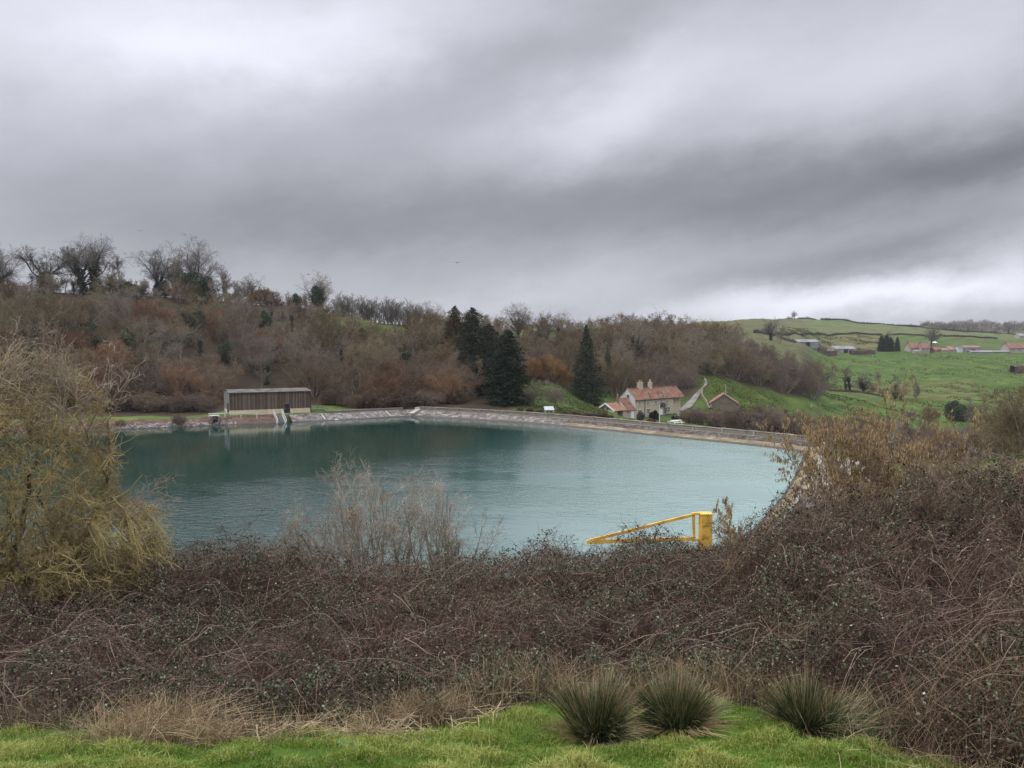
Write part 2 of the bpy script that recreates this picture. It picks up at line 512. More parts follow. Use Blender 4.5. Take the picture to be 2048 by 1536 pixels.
rows = np.concatenate([np.linspace(-45, 2, 40)[:-1], np.arange(2, 30, .28), np.arange(30, 60, .8), np.arange(60, 300, 1.3),
                       np.arange(300, 1100, 4.5), np.geomspace(1100, 6000, 40)])
cols_s = np.concatenate([np.linspace(-2.6, -1.0, 50)[:-1], np.linspace(-1.0, 1.0, 420), np.linspace(1.0, 2.6, 50)[1:]])
GY, GS = np.meshgrid(rows, cols_s, indexing='ij')
GX = GS * (np.maximum(GY, -25) + 40) * 0.95
GZ = land_z(GX, GY)
nr, nc = GX.shape
idx = np.arange(nr * nc).reshape(nr, nc)
quads = np.stack([idx[:-1, :-1], idx[:-1, 1:], idx[1:, 1:], idx[1:, :-1]], -1).reshape(-1, 4)
# what grows where: lawn, pasture, wood floor, rough grass
gc = 1024 + F * GX / np.maximum(GY, 1)
def band(v, a, b, s):
    return sstep(a - s, a + s, v) * (1 - sstep(b - s, b + s, v))
LAWN = np.array((.075, .13, .018)); PAST = np.array((.060, .102, .025)); UPPER = np.array((.105, .125, .056))
WOODF = np.array((.047, .036, .024)); ROUGH = np.array((.125, .105, .055)); MEAD = np.array((.056, .084, .022)); DRY = np.array((.17, .17, .06))
tint = np.zeros((nr, nc, 3)) + WOODF
def paint(mask, colr):
    global tint
    tint = tint * (1 - mask[..., None]) + np.asarray(colr) * mask[..., None]
n1 = ND(GX * 1.0, GY * 1.0) * .5; n2 = NM(GX, GY) * .5
paint((1 - sstep(-.3, .5, GY - lawn_edge(GX))), LAWN)
sd = np.where((GY > 60) & (GY < 190) & (GX < 20), seg_dist(GX, GY, np.array(SHORE_L), False), 99)
paint(band(sd, 3.0, np.interp(gc, [0, 420, 450, 660, 700], [7.0, 8.5, 17, 17, 11]), .8) * (1 - sstep(660, 720, gc)), np.array((.085, .125, .03)))   # grass strip by the shed
paint(sstep(0, 6, GY - np.interp(gc, [-900, 0, 400, 700, 900, 1100], [212, 222, 232, 222, 232, 285])) * (1 - sstep(1050, 1150, gc)), MEAD)   # field on the hill
paint(band(gc, 1025, 1215, 12) * band(GY, 148, 204, 4), MEAD)                 # meadow between the conifers
paint(band(gc, 1150, 1230, 20) * band(GY, 204, 225, 4), MEAD * .9)
paint(band(gc, 1215, 1480, 10) * band(GY, 110, 152, 3), DRY)                  # mown lawn behind the dam wall
paint(band(gc, 1215, 1420, 10) * band(GY, 152, 222, 4), MEAD)
paint(band(gc, 1395, 1640, 8) * band(GY + n2 * 6, 186, 254, 5), MEAD * np.array((1.0, 1.0, .8)))   # bank behind the barn
rr = sstep(1600, 1640, gc + n1 * 10) * sstep(225, 245, GY)
paint(rr, PAST)
paint(rr * band(GY + 10 * n1, 330, 400, 10) * band(gc, 1700, 1960, 30) * np.clip(.4 + n2, 0, .8), np.array((.13, .10, .05)))
paint(rr * np.clip(n2 - .25, 0, .5) * (1 - sstep(480, 540, GY)), np.array((.11, .13, .045)))
paint(sstep(1540, 1570, gc) * sstep(570, 590, GY), PAST * np.array((1.2, 1.05, 1.3)))
hl = np.interp(gc, [1000, 1500, 1560, 1600, 1660, 1760, 1850, 2000, 2300], [470, 500, 560, 610, 690, 690, 675, 670, 670])   # line of the hedge across the hill
paint(sstep(1380, 1430, gc) * sstep(-4, 4, GY - hl), UPPER)
paint(band(gc, 1560, 1780, 15) * band(GY, 560, hl, 6) * np.clip(.75 + n2, 0, 1), ROUGH)
paint(sstep(1230, 1330, gc) * (1 - sstep(1590, 1630, gc)) * sstep(335, 360, GY), np.array((.10, .105, .05)))
paint(sstep(1150, 1250, gc) * sstep(400, 430, GY) * (1 - sstep(1400, 1450, gc)), np.array((.12, .13, .06)))
paint(sstep(1500, 1600, gc) * sstep(1000, 1060, GY), np.array((.085, .105, .05)))
paint(sstep(1500, 1560, gc) * band(GY, 58, 128, 5), np.array((.12, .14, .05)))    # pasture below the dam
fine = 1 + .14 * NS(GX * .8, GY * .8)[..., None] * .5 + .10 * n2[..., None]
tint = np.clip(tint * fine, .004, 1)
gcol = np.concatenate([tint, np.ones((nr, nc, 1))], -1).reshape(-1, 4)

m_ground = mat('ground_cover', (.9, .9, .9), (1.15, 1.15, 1.15), scale=.9, rough=.95, bump=.5, bscale=2.2, spec=.1, bdist=.12)
N, L = m_ground.node_tree.nodes, m_ground.node_tree.links
an = N.new('ShaderNodeAttribute'); an.attribute_name = 'tint'
mx = N.new('ShaderNodeMix'); mx.data_type = 'RGBA'; mx.blend_type = 'MULTIPLY'; mx.inputs['Factor'].default_value = 1
cr = [n for n in N if n.type == 'VALTORGB'][0]
n3 = N.new('ShaderNodeTexNoise'); n3.inputs['Scale'].default_value = .11; n3.inputs['Detail'].default_value = 9; n3.inputs['Roughness'].default_value = .65
tc = [n for n in N if n.type == 'TEX_COORD'][0]; L.new(tc.outputs['Object'], n3.inputs['Vector'])
r3 = N.new('ShaderNodeValToRGB'); r3.color_ramp.elements[0].position = .3; r3.color_ramp.elements[1].position = .7
r3.color_ramp.elements[0].color = (.62, .64, .66, 1); r3.color_ramp.elements[1].color = (1.35, 1.28, 1.15, 1)
L.new(n3.outputs['Fac'], r3.inputs['Fac'])
mx2 = N.new('ShaderNodeMix'); mx2.data_type = 'RGBA'; mx2.blend_type = 'MULTIPLY'; mx2.inputs['Factor'].default_value = 1
L.new(an.outputs['Color'], mx.inputs['A']); L.new(cr.outputs[0], mx.inputs['B'])
L.new(mx.outputs['Result'], mx2.inputs['A']); L.new(r3.outputs[0], mx2.inputs['B'])
L.new(mx2.outputs['Result'], N['Principled BSDF'].inputs['Base Color'])
ground = mesh_obj('ground', [(np.stack([GX, GY, GZ], -1).reshape(-1, 3), quads, 0)], m_ground, smooth=True, cols=gcol)
tag(ground, kind='structure')

# ---------------------------------------------------------------- water
m_water = bpy.data.materials.new('reservoir_water')
m_water.use_nodes = True
N, L = m_water.node_tree.nodes, m_water.node_tree.links
b = N['Principled BSDF']
b.inputs['Roughness'].default_value = 0.06
b.inputs['IOR'].default_value = 1.36
b.inputs['Specular IOR Level'].default_value = 0.6
tc = N.new('ShaderNodeTexCoord')
def wn(scale, sx, sy, rot, detail, rough=.5):
    mp = N.new('ShaderNodeMapping'); mp.inputs['Scale'].default_value = (sx, sy, 1); mp.inputs['Rotation'].default_value = (0, 0, rot)
    L.new(tc.outputs['Object'], mp.inputs['Vector'])
    n = N.new('ShaderNodeTexNoise'); n.inputs['Scale'].default_value = scale; n.inputs['Detail'].default_value = detail; n.inputs['Roughness'].default_value = rough
    L.new(mp.outputs[0], n.inputs['Vector'])
    return n.outputs['Fac']
wave_a = wn(1.15, .8, 1.5, .5, 3, .55)
wave_b = wn(3.4, .8, 1.3, .3, 2, .5)
gust = wn(.035, 1, 1.6, .2, 4, .6)
gr = N.new('ShaderNodeMapRange'); gr.inputs['From Min'].default_value = .40; gr.inputs['From Max'].default_value = .56
gr.inputs['To Min'].default_value = .15; gr.inputs['To Max'].default_value = 1.0
L.new(gust, gr.inputs['Value'])
# the lee of the far bank and the wood is calmer
sp = N.new('ShaderNodeSeparateXYZ'); L.new(tc.outputs['Object'], sp.inputs[0])
le = N.new('ShaderNodeMapRange'); le.interpolation_type = 'SMOOTHSTEP'
le.inputs['From Min'].default_value = 78; le.inputs['From Max'].default_value = 122; le.inputs['To Min'].default_value = 1; le.inputs['To Max'].default_value = .10
mA = N.new('ShaderNodeMath'); mA.operation = 'MULTIPLY_ADD'; mA.inputs[1].default_value = -.8
L.new(sp.outputs[0], mA.inputs[0]); L.new(sp.outputs[1], mA.inputs[2])
L.new(mA.outputs[0], le.inputs['Value'])
amp = N.new('ShaderNodeMath'); amp.operation = 'MULTIPLY'; L.new(gr.outputs[0], amp.inputs[0]); L.new(le.outputs[0], amp.inputs[1])
ad = N.new('ShaderNodeMath'); ad.operation = 'MULTIPLY_ADD'; ad.inputs[1].default_value = .30
L.new(wave_b, ad.inputs[0]); L.new(wave_a, ad.inputs[2])
hm = N.new('ShaderNodeMath'); hm.operation = 'MULTIPLY'; L.new(ad.outputs[0], hm.inputs[0]); L.new(amp.outputs[0], hm.inputs[1])
bp = N.new('ShaderNodeBump'); bp.inputs['Strength'].default_value = 1.0; bp.inputs['Distance'].default_value = .085
L.new(hm.outputs[0], bp.inputs['Height']); L.new(bp.outputs[0], b.inputs['Normal'])
# milky turquoise body, reflections painted in: dark hill at left, pale sky at right
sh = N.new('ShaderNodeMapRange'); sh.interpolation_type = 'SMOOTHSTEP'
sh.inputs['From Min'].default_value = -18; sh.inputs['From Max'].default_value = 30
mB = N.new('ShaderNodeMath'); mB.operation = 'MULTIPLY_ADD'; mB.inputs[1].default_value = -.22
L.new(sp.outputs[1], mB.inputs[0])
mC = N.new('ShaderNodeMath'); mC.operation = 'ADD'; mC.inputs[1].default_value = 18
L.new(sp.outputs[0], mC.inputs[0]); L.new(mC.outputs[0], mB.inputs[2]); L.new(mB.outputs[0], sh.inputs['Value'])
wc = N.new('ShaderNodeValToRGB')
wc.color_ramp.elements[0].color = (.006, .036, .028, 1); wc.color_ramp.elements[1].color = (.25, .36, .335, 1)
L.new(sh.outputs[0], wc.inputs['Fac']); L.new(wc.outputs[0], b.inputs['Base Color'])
poly = np.column_stack([POND, np.full(len(POND), 0.0)])
import bmesh
bm = bmesh.new()
f_ = bm.faces.new([bm.verts.new(p) for p in poly])
bmesh.ops.triangulate(bm, faces=[f_])
me = bpy.data.meshes.new('water'); bm.to_mesh(me); bm.free()
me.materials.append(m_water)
for p in me.polygons:
    if p.normal.z < 0: p.flip()
water = bpy.data.objects.new('water', me); COL.objects.link(water)
tag(water, kind='structure')
# ---------------------------------------------------------------- growing plants
def march(rng, P, D, L_, R, seg, wander, trop, end, zig=0.0):
    n = len(P)
    pts = np.empty((n, seg + 1, 3)); rad = np.empty((n, seg + 1))
    pts[:, 0] = P; p = P.copy(); d = D.copy()
    st = (L_ / seg)[:, None]
    for s in range(seg):
        d = d + rng.normal(size=(n, 3)) * wander
        d[:, 2] += trop
        d = norm(d)
        p = p + d * st
        pts[:, s + 1] = p
    t = np.linspace(0, 1, seg + 1)
    rad[:] = R[:, None] * (1 - t * (1 - end))
    return pts, rad

def sprout(rng, pts, rad, Ls, k, t0, t1, a0, a1, lr, rr, fall=.3):
    n, m, _ = pts.shape
    t = rng.uniform(t0, t1, (n, k)) * (m - 1)
    i = np.minimum(t.astype(int), m - 2); f = (t - i)[..., None]
    ii = np.arange(n)[:, None]
    A = pts[ii, i]; B = pts[ii, i + 1]
    P = A * (1 - f) + B * f
    T = norm(B - A)
    rr_ = rad[ii, i] * (1 - f[..., 0]) + rad[ii, i + 1] * f[..., 0]
    ref = np.where(np.abs(T[..., 2:3]) < .9, np.array([0, 0, 1.0]), np.array([1.0, 0, 0]))
    U0 = norm(np.cross(T, ref)); W0 = np.cross(T, U0)
    ph = (np.arange(k)[None, :] * 2.4 + rng.uniform(0, 6.28, (n, 1)) + rng.normal(size=(n, k)) * .4)[..., None]
    U = U0 * np.cos(ph) + W0 * np.sin(ph)
    a = rng.uniform(a0, a1, (n, k))[..., None]
    D = T * np.cos(a) + U * np.sin(a)
    Ln = Ls[:, None] * lr * (1 - fall * t / (m - 1)) * rng.uniform(.65, 1.25, (n, k))
    return P.reshape(-1, 3), D.reshape(-1, 3), Ln.ravel(), (rr_ * rr).ravel()

def grow(rng, P, D, L_, R, specs, env=None, rmin=.008):
    """specs[0]: seg,wander,trop,end ; the others add k,t0,t1,a0,a1,lr,rr"""
    out = []
    P = np.asarray(P, float); D = norm(np.asarray(D, float)); L_ = np.asarray(L_, float); R = np.asarray(R, float)
    for i, s in enumerate(specs):
        if i:
            P, D, L_, R = sprout(rng, pts, rad, L_, s['k'], s['t0'], s['t1'], s['a0'], s['a1'], s['lr'], s['rr'], s.get('fall', .3))
            R = np.maximum(R, rmin)
            if env is not None:
                keep = env(P)
                P, D, L_, R = P[keep], D[keep], L_[keep], R[keep]
        pts, rad = march(rng, P, D, L_, R, s.get('seg', 4), s.get('wander', .15), s.get('trop', 0), s.get('end', .5))
        out.append((pts, rad))
    return out

def ell(cx, cy, cz, rx, ry, rz):
    return lambda P: ((P[:, 0] - cx) / rx) ** 2 + ((P[:, 1] - cy) / ry) ** 2 + ((P[:, 2] - cz) / rz) ** 2 < 1

def S(k, t0, t1, a0, a1, lr, rr, **kw):
    d = dict(k=k, t0=t0, t1=t1, a0=radians(a0), a1=radians(a1), lr=lr, rr=rr); d.update(kw); return d

def ivy_cloud(rng, lines, rads, n, size, spread=1.0):
    """leaves hung round polylines"""
    C = []
    w = np.array([np.linalg.norm(np.diff(l, axis=0), axis=1).sum() * r for l, r in zip(lines, rads)]); w = w / w.sum()
    for l, r, q in zip(lines, rads, w):
        k = max(3, int(n * q))
        t = rng.uniform(0, len(l) - 1.001, k); i = t.astype(int); f = (t - i)[:, None]
        p = l[i] * (1 - f) + l[i + 1] * f
        o = norm(rng.normal(size=(k, 3))) * (rng.uniform(.35, 1, (k, 1)) ** .5) * r * spread
        lump = 1 + .5 * np.sin(p[:, 2:] * 2.1 + i[:, None])
        C.append(p + o * lump)
    C = np.concatenate(C)
    return leaf_quads(C, rng.uniform(.6, 1.3, len(C)) * size, rng, up=.4, aspect=.8)

# bark, twig and leaf colours
def twig_mat(name, c1, c2, c3=None, r=.55):
    return mat(name, c1, c2, scale=.6, rough=.9, spec=.1, objrand=r, c3=c3, contrast=(.3, .7))
m_bark = mat('bark', (.16, .14, .11), (.27, .245, .205), scale=3, rough=.95, bump=.4, spec=.1)
m_bark_dark = mat('dark_bark', (.045, .038, .03), (.085, .07, .055), scale=3, rough=.95, spec=.1)
m_tw_grey = twig_mat('grey_twigs', (.135, .108, .082), (.24, .20, .155))
m_tw_sky = twig_mat('skyline_twigs', (.11, .10, .086), (.21, .19, .165))
m_tw_brown = twig_mat('brown_twigs', (.112, .076, .047), (.21, .155, .102), (.155, .112, .072))
m_tw_olive = twig_mat('olive_twigs', (.115, .088, .048), (.215, .17, .10))
m_tw_russet = twig_mat('russet_twigs', (.145, .082, .05), (.24, .15, .09))
m_tw_gold = twig_mat('golden_twigs', (.22, .125, .045), (.33, .205, .085))
m_tw_purple = twig_mat('purple_twigs', (.12, .089, .068), (.20, .155, .125))
m_ivy = mat('ivy_leaves', (.016, .030, .012), (.045, .075, .028), scale=1.2, rough=.5, spec=.35, objrand=.3)
m_conifer = mat('conifer_needles', (.012, .022, .012), (.040, .058, .030), scale=.9, rough=.8, spec=.15, objrand=.3)
m_conifer_rust = mat('rusty_conifer_needles', (.035, .026, .012), (.07, .045, .02), scale=.7, rough=.8, spec=.15)

PROT = {}
PH = {}
def make_proto(key, lines, twigs, ivy=None, m_wood=None, m_twig=None, m_leaf=None, tsides=3):
    """trunk with limbs, crown of twigs and, where it has it, ivy: meshes shared by all copies"""
    d = {}
    parts = [tubes(p, r, 6 if r.max() > .12 else 4) + (0,) for p, r in lines]
    d['trunk'] = mesh_obj('trunk', parts, m_wood or m_bark).data
    d['crown'] = mesh_obj('crown', [tubes(p, r, tsides) + (0,) for p, r in twigs], m_twig or m_tw_brown).data
    if ivy is not None:
        d['ivy'] = mesh_obj('ivy', [ivy[0:2] + (0,)], m_leaf or m_ivy).data
    zt = [q[:, :, 2].max() for q, _ in twigs] + [q[:, :, 2].max() for q, _ in lines]
    PH[key] = float(max(zt))
    for o in [o for o in COL.objects if o.data in d.values()]:
        bpy.data.objects.remove(o)
    for me in d.values():
        me.use_fake_user = True
    PROT[key] = d

def plant(key, name, label, cat, loc, rz=0.0, scale=1.0, group=None, mats=None):
    t = thing(name, label, cat, loc, rz, group, scale)
    for part, me in PROT[key].items():
        o = bpy.data.objects.new(part, me); COL.objects.link(o); o.parent = t
        if mats and part in mats:
            o.material_slots[0].link = 'OBJECT'; o.material_slots[0].material = mats[part]
    return t

def one(L): return np.array([L])

def oak(key, seed, H, spread, trunk=.26, ivy=0, lean=(0, 0), twin=False, m_twig=None, dens=1.0, tw=.018, fork=(14, 60), ivy_levels=1):
    rng = np.random.default_rng(seed)
    P = [(0, 0, -.5)]; D = [(lean[0], lean[1], 1)]; Ls = [H * trunk + .5]; R = [H * .028]
    if twin:
        P = [(-.25, 0, -.5), (.3, 0, -.5)]; D = [(-.5, .1, 1), (.25, 0, 1)]; Ls = [H * .48, H * .42]; R = [H * .026, H * .024]
    e = ell(0, 0, H * .58, H * spread, H * spread, H * .47)
    sp = [dict(seg=5, wander=.06, end=.75, trop=.03),
          S(15 if not twin else 9, .32, 1, *fork, 1.6 if not twin else .8, .42, seg=7, wander=.14, trop=.06, end=.25, fall=.15),
          S(8, .2, 1, 25, 60, .55, .5, seg=5, wander=.18, trop=.03, end=.35),
          S(7, .15, 1, 25, 60, .58, .5, seg=4, wander=.2, trop=.02, end=.4),
          S(int(6 * dens), .1, 1, 25, 60, .6, .55, seg=3, wander=.2, trop=.02, end=.5),
          S(3, .1, 1, 25, 60, .6, .7, seg=2, wander=.2, end=.4)]
    g = grow(rng, P, D, Ls, R, sp, e, tw * .5)
    iv = None
    if ivy:
        lines = list(g[0][0]); rads = [H * .05] * len(lines)
        if ivy_levels > 1:
            for q in g[1][0][: ivy_levels * 3]:
                lines.append(q[:5]); rads.append(H * .035)
        iv = ivy_cloud(rng, lines, rads, ivy, H * .022)
    make_proto(key, g[:3], g[3:], iv, m_bark_dark, m_twig or m_tw_sky)

def ash(key, seed, H, ivy=0, m_twig=None, stems=1, spread=.24, low=.25):
    rng = np.random.default_rng(seed)
    a = rng.uniform(0, 6.28, stems)
    P = np.stack([np.cos(a) * .2 * (stems > 1), np.sin(a) * .2 * (stems > 1), np.full(stems, -.5)], 1)
    D = np.stack([np.cos(a) * .22 * (stems > 1), np.sin(a) * .22 * (stems > 1), np.ones(stems)], 1)
    e = ell(0, 0, H * (.33 + low), H * spread, H * spread, H * (.73 - low))
    sp = [dict(seg=8, wander=.05, end=.25, trop=.04),
          S(14, low, .97, 22, 45, .42, .5, seg=6, wander=.12, trop=.06, end=.3, fall=.5),
          S(7, .15, 1, 20, 50, .5, .55, seg=4, wander=.15, trop=.04, end=.4),
          S(6, .1, 1, 25, 55, .55, .6, seg=3, wander=.18, trop=.03, end=.5),
          S(4, .1, 1, 25, 60, .6, .7, seg=2, wander=.2, end=.4)]
    g = grow(rng, P, D, rng.uniform(.8, .98, stems) * H, np.full(stems, H * .018), sp, e, .014)
    iv = None
    if ivy:
        iv = ivy_cloud(rng, [q[:6] for q in g[0][0]], [H * .05] * stems, ivy, H * .024)
    make_proto(key, g[:2], g[2:], iv, m_bark, m_twig or m_tw_grey)

def bush(key, seed, H, wide, stems, m_twig, k4=7, tw=.030, ivy=0, up=.04):
    """a rounded bare thicket tree on several stems, fine twigs all round the crown"""
    rng = np.random.default_rng(seed)
    a = np.linspace(0, 6.28, stems, endpoint=False) + rng.uniform(-.3, .3, stems)
    til = rng.uniform(.15, .9, stems)
    P = np.stack([np.cos(a) * .3, np.sin(a) * .3, np.full(stems, -.5)], 1)
    D = np.stack([np.cos(a) * til, np.sin(a) * til, np.ones(stems)], 1)
    e = ell(0, 0, H * .5, wide, wide, H * .53)
    sp = [dict(seg=7, wander=.12, end=.3, trop=.02),
          S(8, .2, 1, 25, 60, .5, .6, seg=5, wander=.16, trop=up, end=.4),
          S(7, .15, 1, 25, 60, .5, .6, seg=4, wander=.2, trop=up, end=.5),
          S(k4, .1, 1, 25, 65, .55, .7, seg=3, wander=.22, trop=up, end=.5),
          S(3, .2, 1, 25, 65, .7, .8, seg=2, wander=.2, trop=up, end=.4)]
    g = grow(rng, P, D, rng.uniform(.75, 1.0, stems) * H, np.full(stems, .012 * H), sp, e, tw * .5)
    iv = ivy_cloud(rng, [q[:6] for q in g[0][0][:4]], [H * .1] * 4, ivy, H * .03) if ivy else None
    make_proto(key, g[:1], g[1:], iv, m_bark, m_twig)

def spruce(key, seed, H, R0, m, top=1.0, n_wh=46, dens=1.0, cone=.85):
    """conifer: whorls of drooping boughs hung with needle sprays"""
    rng = np.random.default_rng(seed)
    bp, br, C, Sz = [], [], [], []
    trunk = np.array([[0, 0, -.5], [.05, 0, H * .3], [0, .05, H * .6], [0, 0, H]])
    for w in range(n_wh):
        t = w / (n_wh - 1)
        z = H * (.04 + .95 * t)
        prof = (1 - t) ** cone * (1 if t > .12 else .75 + 2 * t)
        r = R0 * max(prof, .03) * rng.uniform(.8, 1.15)
        nb = max(4, int(9 * (1 - t) + 4))
        for j in range(nb):
            a = j / nb * 2 * pi + rng.uniform(-.3, .3) + w
            rr = r * rng.uniform(.65, 1.12)
            dr = rng.uniform(.10, .35) * rr
            s = np.linspace(0, 1, 4)[:, None]
            p = np.array([cos(a), sin(a), 0]) * rr * s + np.array([0, 0, 1]) * (z - dr * s ** 1.5 + .12 * rr * np.maximum(0, s - .7))
            bp.append(p); br.append([.05, .035, .02, .01])
            k = int((8 + 22 * rr / R0) * dens)
            u = rng.uniform(.15, 1.03, k) ** .7
            q = np.stack([np.interp(u, s[:, 0], p[:, c]) for c in range(3)], 1)
            wdt = .16 * rr * (1.1 - u)[:, None] + .12
            q += rng.normal(size=(k, 3)) * wdt * np.array([1, 1, .45])
            q[:, 2] -= rng.uniform(0, .3, k)
            C.append(q); Sz.append(rng.uniform(.25, .6, k))
    C = np.concatenate(C); Sz = np.concatenate(Sz)
    v, f = leaf_quads(C, Sz, rng, up=.3, aspect=.35, droop=.6)
    make_proto(key, [(trunk[None], np.array([[H * .016, H * .013, H * .008, .02]])), (np.array(bp), np.array(br))], [(trunk[None, -2:], np.array([[.02, .01]]))], (v, f), m_bark_dark, m_bark_dark, m)
    d = PROT[key]; d.pop('crown'); d['crown'] = d.pop('ivy')
    d['crown'].name = 'crown'

def clump(rng, n, cx, cy, cz, rx, ry, rz, size, lumps=7, shell=.55, up=.2, aspect=.7):
    """leaf mass of several overlapping rounded lobes"""
    C = []
    a = norm(rng.normal(size=(lumps, 3))) * rng.uniform(.3, .6, (lumps, 1))
    a[0] = 0
    for i in range(lumps):
        k = n // lumps
        rad = .75 if i == 0 else rng.uniform(.35, .6)
        o = norm(rng.normal(size=(k, 3))) * rng.uniform(shell, 1, (k, 1)) * rad
        C.append(a[i] + o)
    C = np.concatenate(C) * np.array([rx, ry, rz]) + np.array([cx, cy, cz])
    C = C[C[:, 2] > .02]
    return leaf_quads(C, rng.uniform(.6, 1.3, len(C)) * size, rng, up=up, aspect=aspect)

def leafy(key, seed, rx, rz, m, n=2500, size=.16, lumps=8, stems=4):
    rng = np.random.default_rng(seed)
    a = rng.uniform(0, 6.28, stems)
    P = np.zeros((stems, 3)); P[:, 2] = -.3
    D = np.stack([np.cos(a) * .4, np.sin(a) * .4, np.ones(stems)], 1)
    g = grow(rng, P, D, np.full(stems, rz * 1.5), np.full(stems, .04 * rz), [dict(seg=4, wander=.15, end=.3)])
    v, f = clump(rng, n, 0, 0, rz, rx, rx, rz, size, lumps)
    # inner twigs fill the middle so the crown is not hollow
    g2 = grow(rng, P, D, np.full(stems, rz * 1.3), np.full(stems, .03 * rz), [dict(seg=4, wander=.15, end=.3), S(12, .2, 1, 20, 70, .5, .6, seg=3, wander=.2), S(6, .2, 1, 20, 70, .6, .6, seg=2)], None, .012)
    make_proto(key, g, g2[1:], (v, f), m_bark_dark, m_bark_dark, m)
    d = PROT[key]; d['stems'] = d.pop('trunk'); d['twigs'] = d.pop('crown'); d['foliage'] = d.pop('ivy')

oak('oak_a', 21, 16, .55)
oak('oak_b', 22, 15, .60, ivy=1500, lean=(.15, 0), fork=(20, 72), trunk=.18)
oak('oak_twin', 23, 18, .52, ivy=3200, twin=True)
oak('oak_c', 24, 17, .50, ivy=900, fork=(12, 52))
oak('oak_ivy', 25, 13, .46, ivy=7000, ivy_levels=3, lean=(.05, 0), trunk=.35)
ash('ash_a', 31, 13)
ash('ash_b', 32, 12, stems=3, spread=.3)
ash('ash_ivy', 33, 11, ivy=2200)
ash('ash_slim', 34, 12, spread=.20, m_twig=m_tw_olive, stems=3, low=.08)
bush('bush_a', 41, 7.5, 4.6, 9, m_tw_brown)
bush('bush_b', 42, 8.5, 4.8, 7, m_tw_olive)
bush('bush_c', 43, 6.5, 4.4, 11, m_tw_russet, k4=8)
bush('bush_d', 44, 9.0, 4.4, 7, m_tw_grey, up=.06)
bush('bush_e', 45, 7.0, 4.4, 9, m_tw_purple)
bush('bush_ivy', 46, 9.0, 4.2, 6, m_tw_olive, ivy=2600)
bush('shrub_low', 47, 3.6, 3.2, 14, m_tw_purple, k4=7, tw=.02)
spruce('spruce', 51, 19.5, 4.4, m_conifer)
spruce('cypress', 52, 15.5, 3.3, m_conifer, n_wh=50, cone=.42, dens=1.5)
spruce('pine', 53, 17.0, 3.5, m_conifer, n_wh=44, cone=.40, dens=1.4)
leafy('evergreen', 61, 2.6, 3.4, m_ivy, n=4200, size=.26)

# ---------------------------------------------------------------- trees named one by one
ORD = ['', 'second ', 'third ', 'fourth ', 'fifth ', 'sixth ', 'seventh ', 'eighth ', 'ninth ', 'tenth ', 'eleventh ', 'twelfth ']
def gz(x, y): return float(ground_z(np.array([x]), np.array([y]))[0])
def tree_px(key, H0, px, Y, hpx, label, name='bare_tree', cat='tree', group=None, rz=None, sink=.3, mats=None, dz=None, wide=1.0):
    x = (px - 1024) / F * Y
    s = hpx * Y / F / PH[key]
    if key.startswith('oak') and Y < 262: s *= 1.10
    if key.startswith('oak'): wide = wide * 1.12
    r = (px * 1.7) % 6.28 if rz is None else rz
    return plant(key, name, label, cat, (x, Y, gz(x, Y) - sink), r, (s * wide, s * wide, s), group, mats)

G_SKY = 'bare trees along the skyline of the wooded hill'
tree_px('oak_ivy', 13, -2, 220, 98, 'half hidden ivy clad bare tree at the left edge of the skyline', group=G_SKY)
tree_px('oak_b', 15, 92, 221, 92, 'low wide bare tree, second from the left on the skyline', group=G_SKY, rz=0.4)
tree_px('oak_twin', 18, 182, 221, 126, 'tallest bare tree on the skyline, two ivy covered trunks leaning apart', group=G_SKY, rz=0)
tree_px('ash_ivy', 11, 222, 223, 70, 'slim ivy stemmed tree just right of the tall twin trunked tree', group=G_SKY)
tree_px('ash_a', 13, 246, 224, 86, 'slender bare tree between the twin trunked tree and the wide spreading trees', group=G_SKY)
tree_px('oak_c', 17, 318, 226, 104, 'bare spreading tree left of the great dome shaped tree', group=G_SKY, rz=2)
tree_px('ash_b', 12, 350, 228, 92, 'thin multi stemmed tree close against the great dome shaped tree', group=G_SKY)
tree_px('oak_a', 16, 388, 228, 124, 'great dome shaped bare tree with dark branches above the wooden shed', group=G_SKY, rz=1.2)
tree_px('ash_b', 12, 455, 230, 74, 'open bare tree with a bent limb right of the great dome tree', group=G_SKY)
tree_px('oak_a', 16, 505, 236, 62, 'small round bare tree on the skyline, pale grey', group=G_SKY, mats={'crown': m_tw_grey})
tree_px('bush_c', 6.5, 545, 236, 42, 'small russet brown tree on the skyline', group=G_SKY)
tree_px('ash_slim', 12, 576, 238, 42, 'thin wispy bare tree poking up on the skyline', group=G_SKY)
tree_px('oak_a', 16, 640, 240, 80, 'wide grey bare tree behind the dark ivy clump on the skyline', group=G_SKY, mats={'crown': m_tw_grey})
tree_px('evergreen', 6.8, 634, 236, 46, 'dark green ivy clump in front of the wide grey tree', name='evergreen_tree')
tree_px('evergreen', 6.8, 385, 222, 48, 'dark evergreen bush at the foot of the great dome shaped tree', name='evergreen_bush', cat='bush', wide=1.5)
tree_px('evergreen', 6.8, 415, 219, 44, 'dark evergreen bush right of the foot of the great dome tree', name='evergreen_bush', cat='bush', rz=2, wide=1.3)
tree_px('evergreen', 6.8, 262, 219, 26, 'dark evergreen bush on the crest below the slender skyline tree', name='evergreen_bush', cat='bush', wide=1.7)
tree_px('oak_ivy', 13, 858, 258, 62, 'knobbly ivy covered tree standing above the plantation row', group=G_SKY)
for i, px in enumerate(range(672, 846, 8)):
    h = 46 + (i * 5) % 11
    side = 'left' if i < 11 else 'right'
    k = i if i < 11 else 21 - i
    tree_px('ash_slim', 12, px, 262 + (i * 7) % 5, h + 8, f"{ORD[k]}slim bare tree from the {side} end of the row above the green slope".strip(), group='row of slim bare trees above the green slope',
            mats={'crown': m_tw_sky}, wide=1.1)
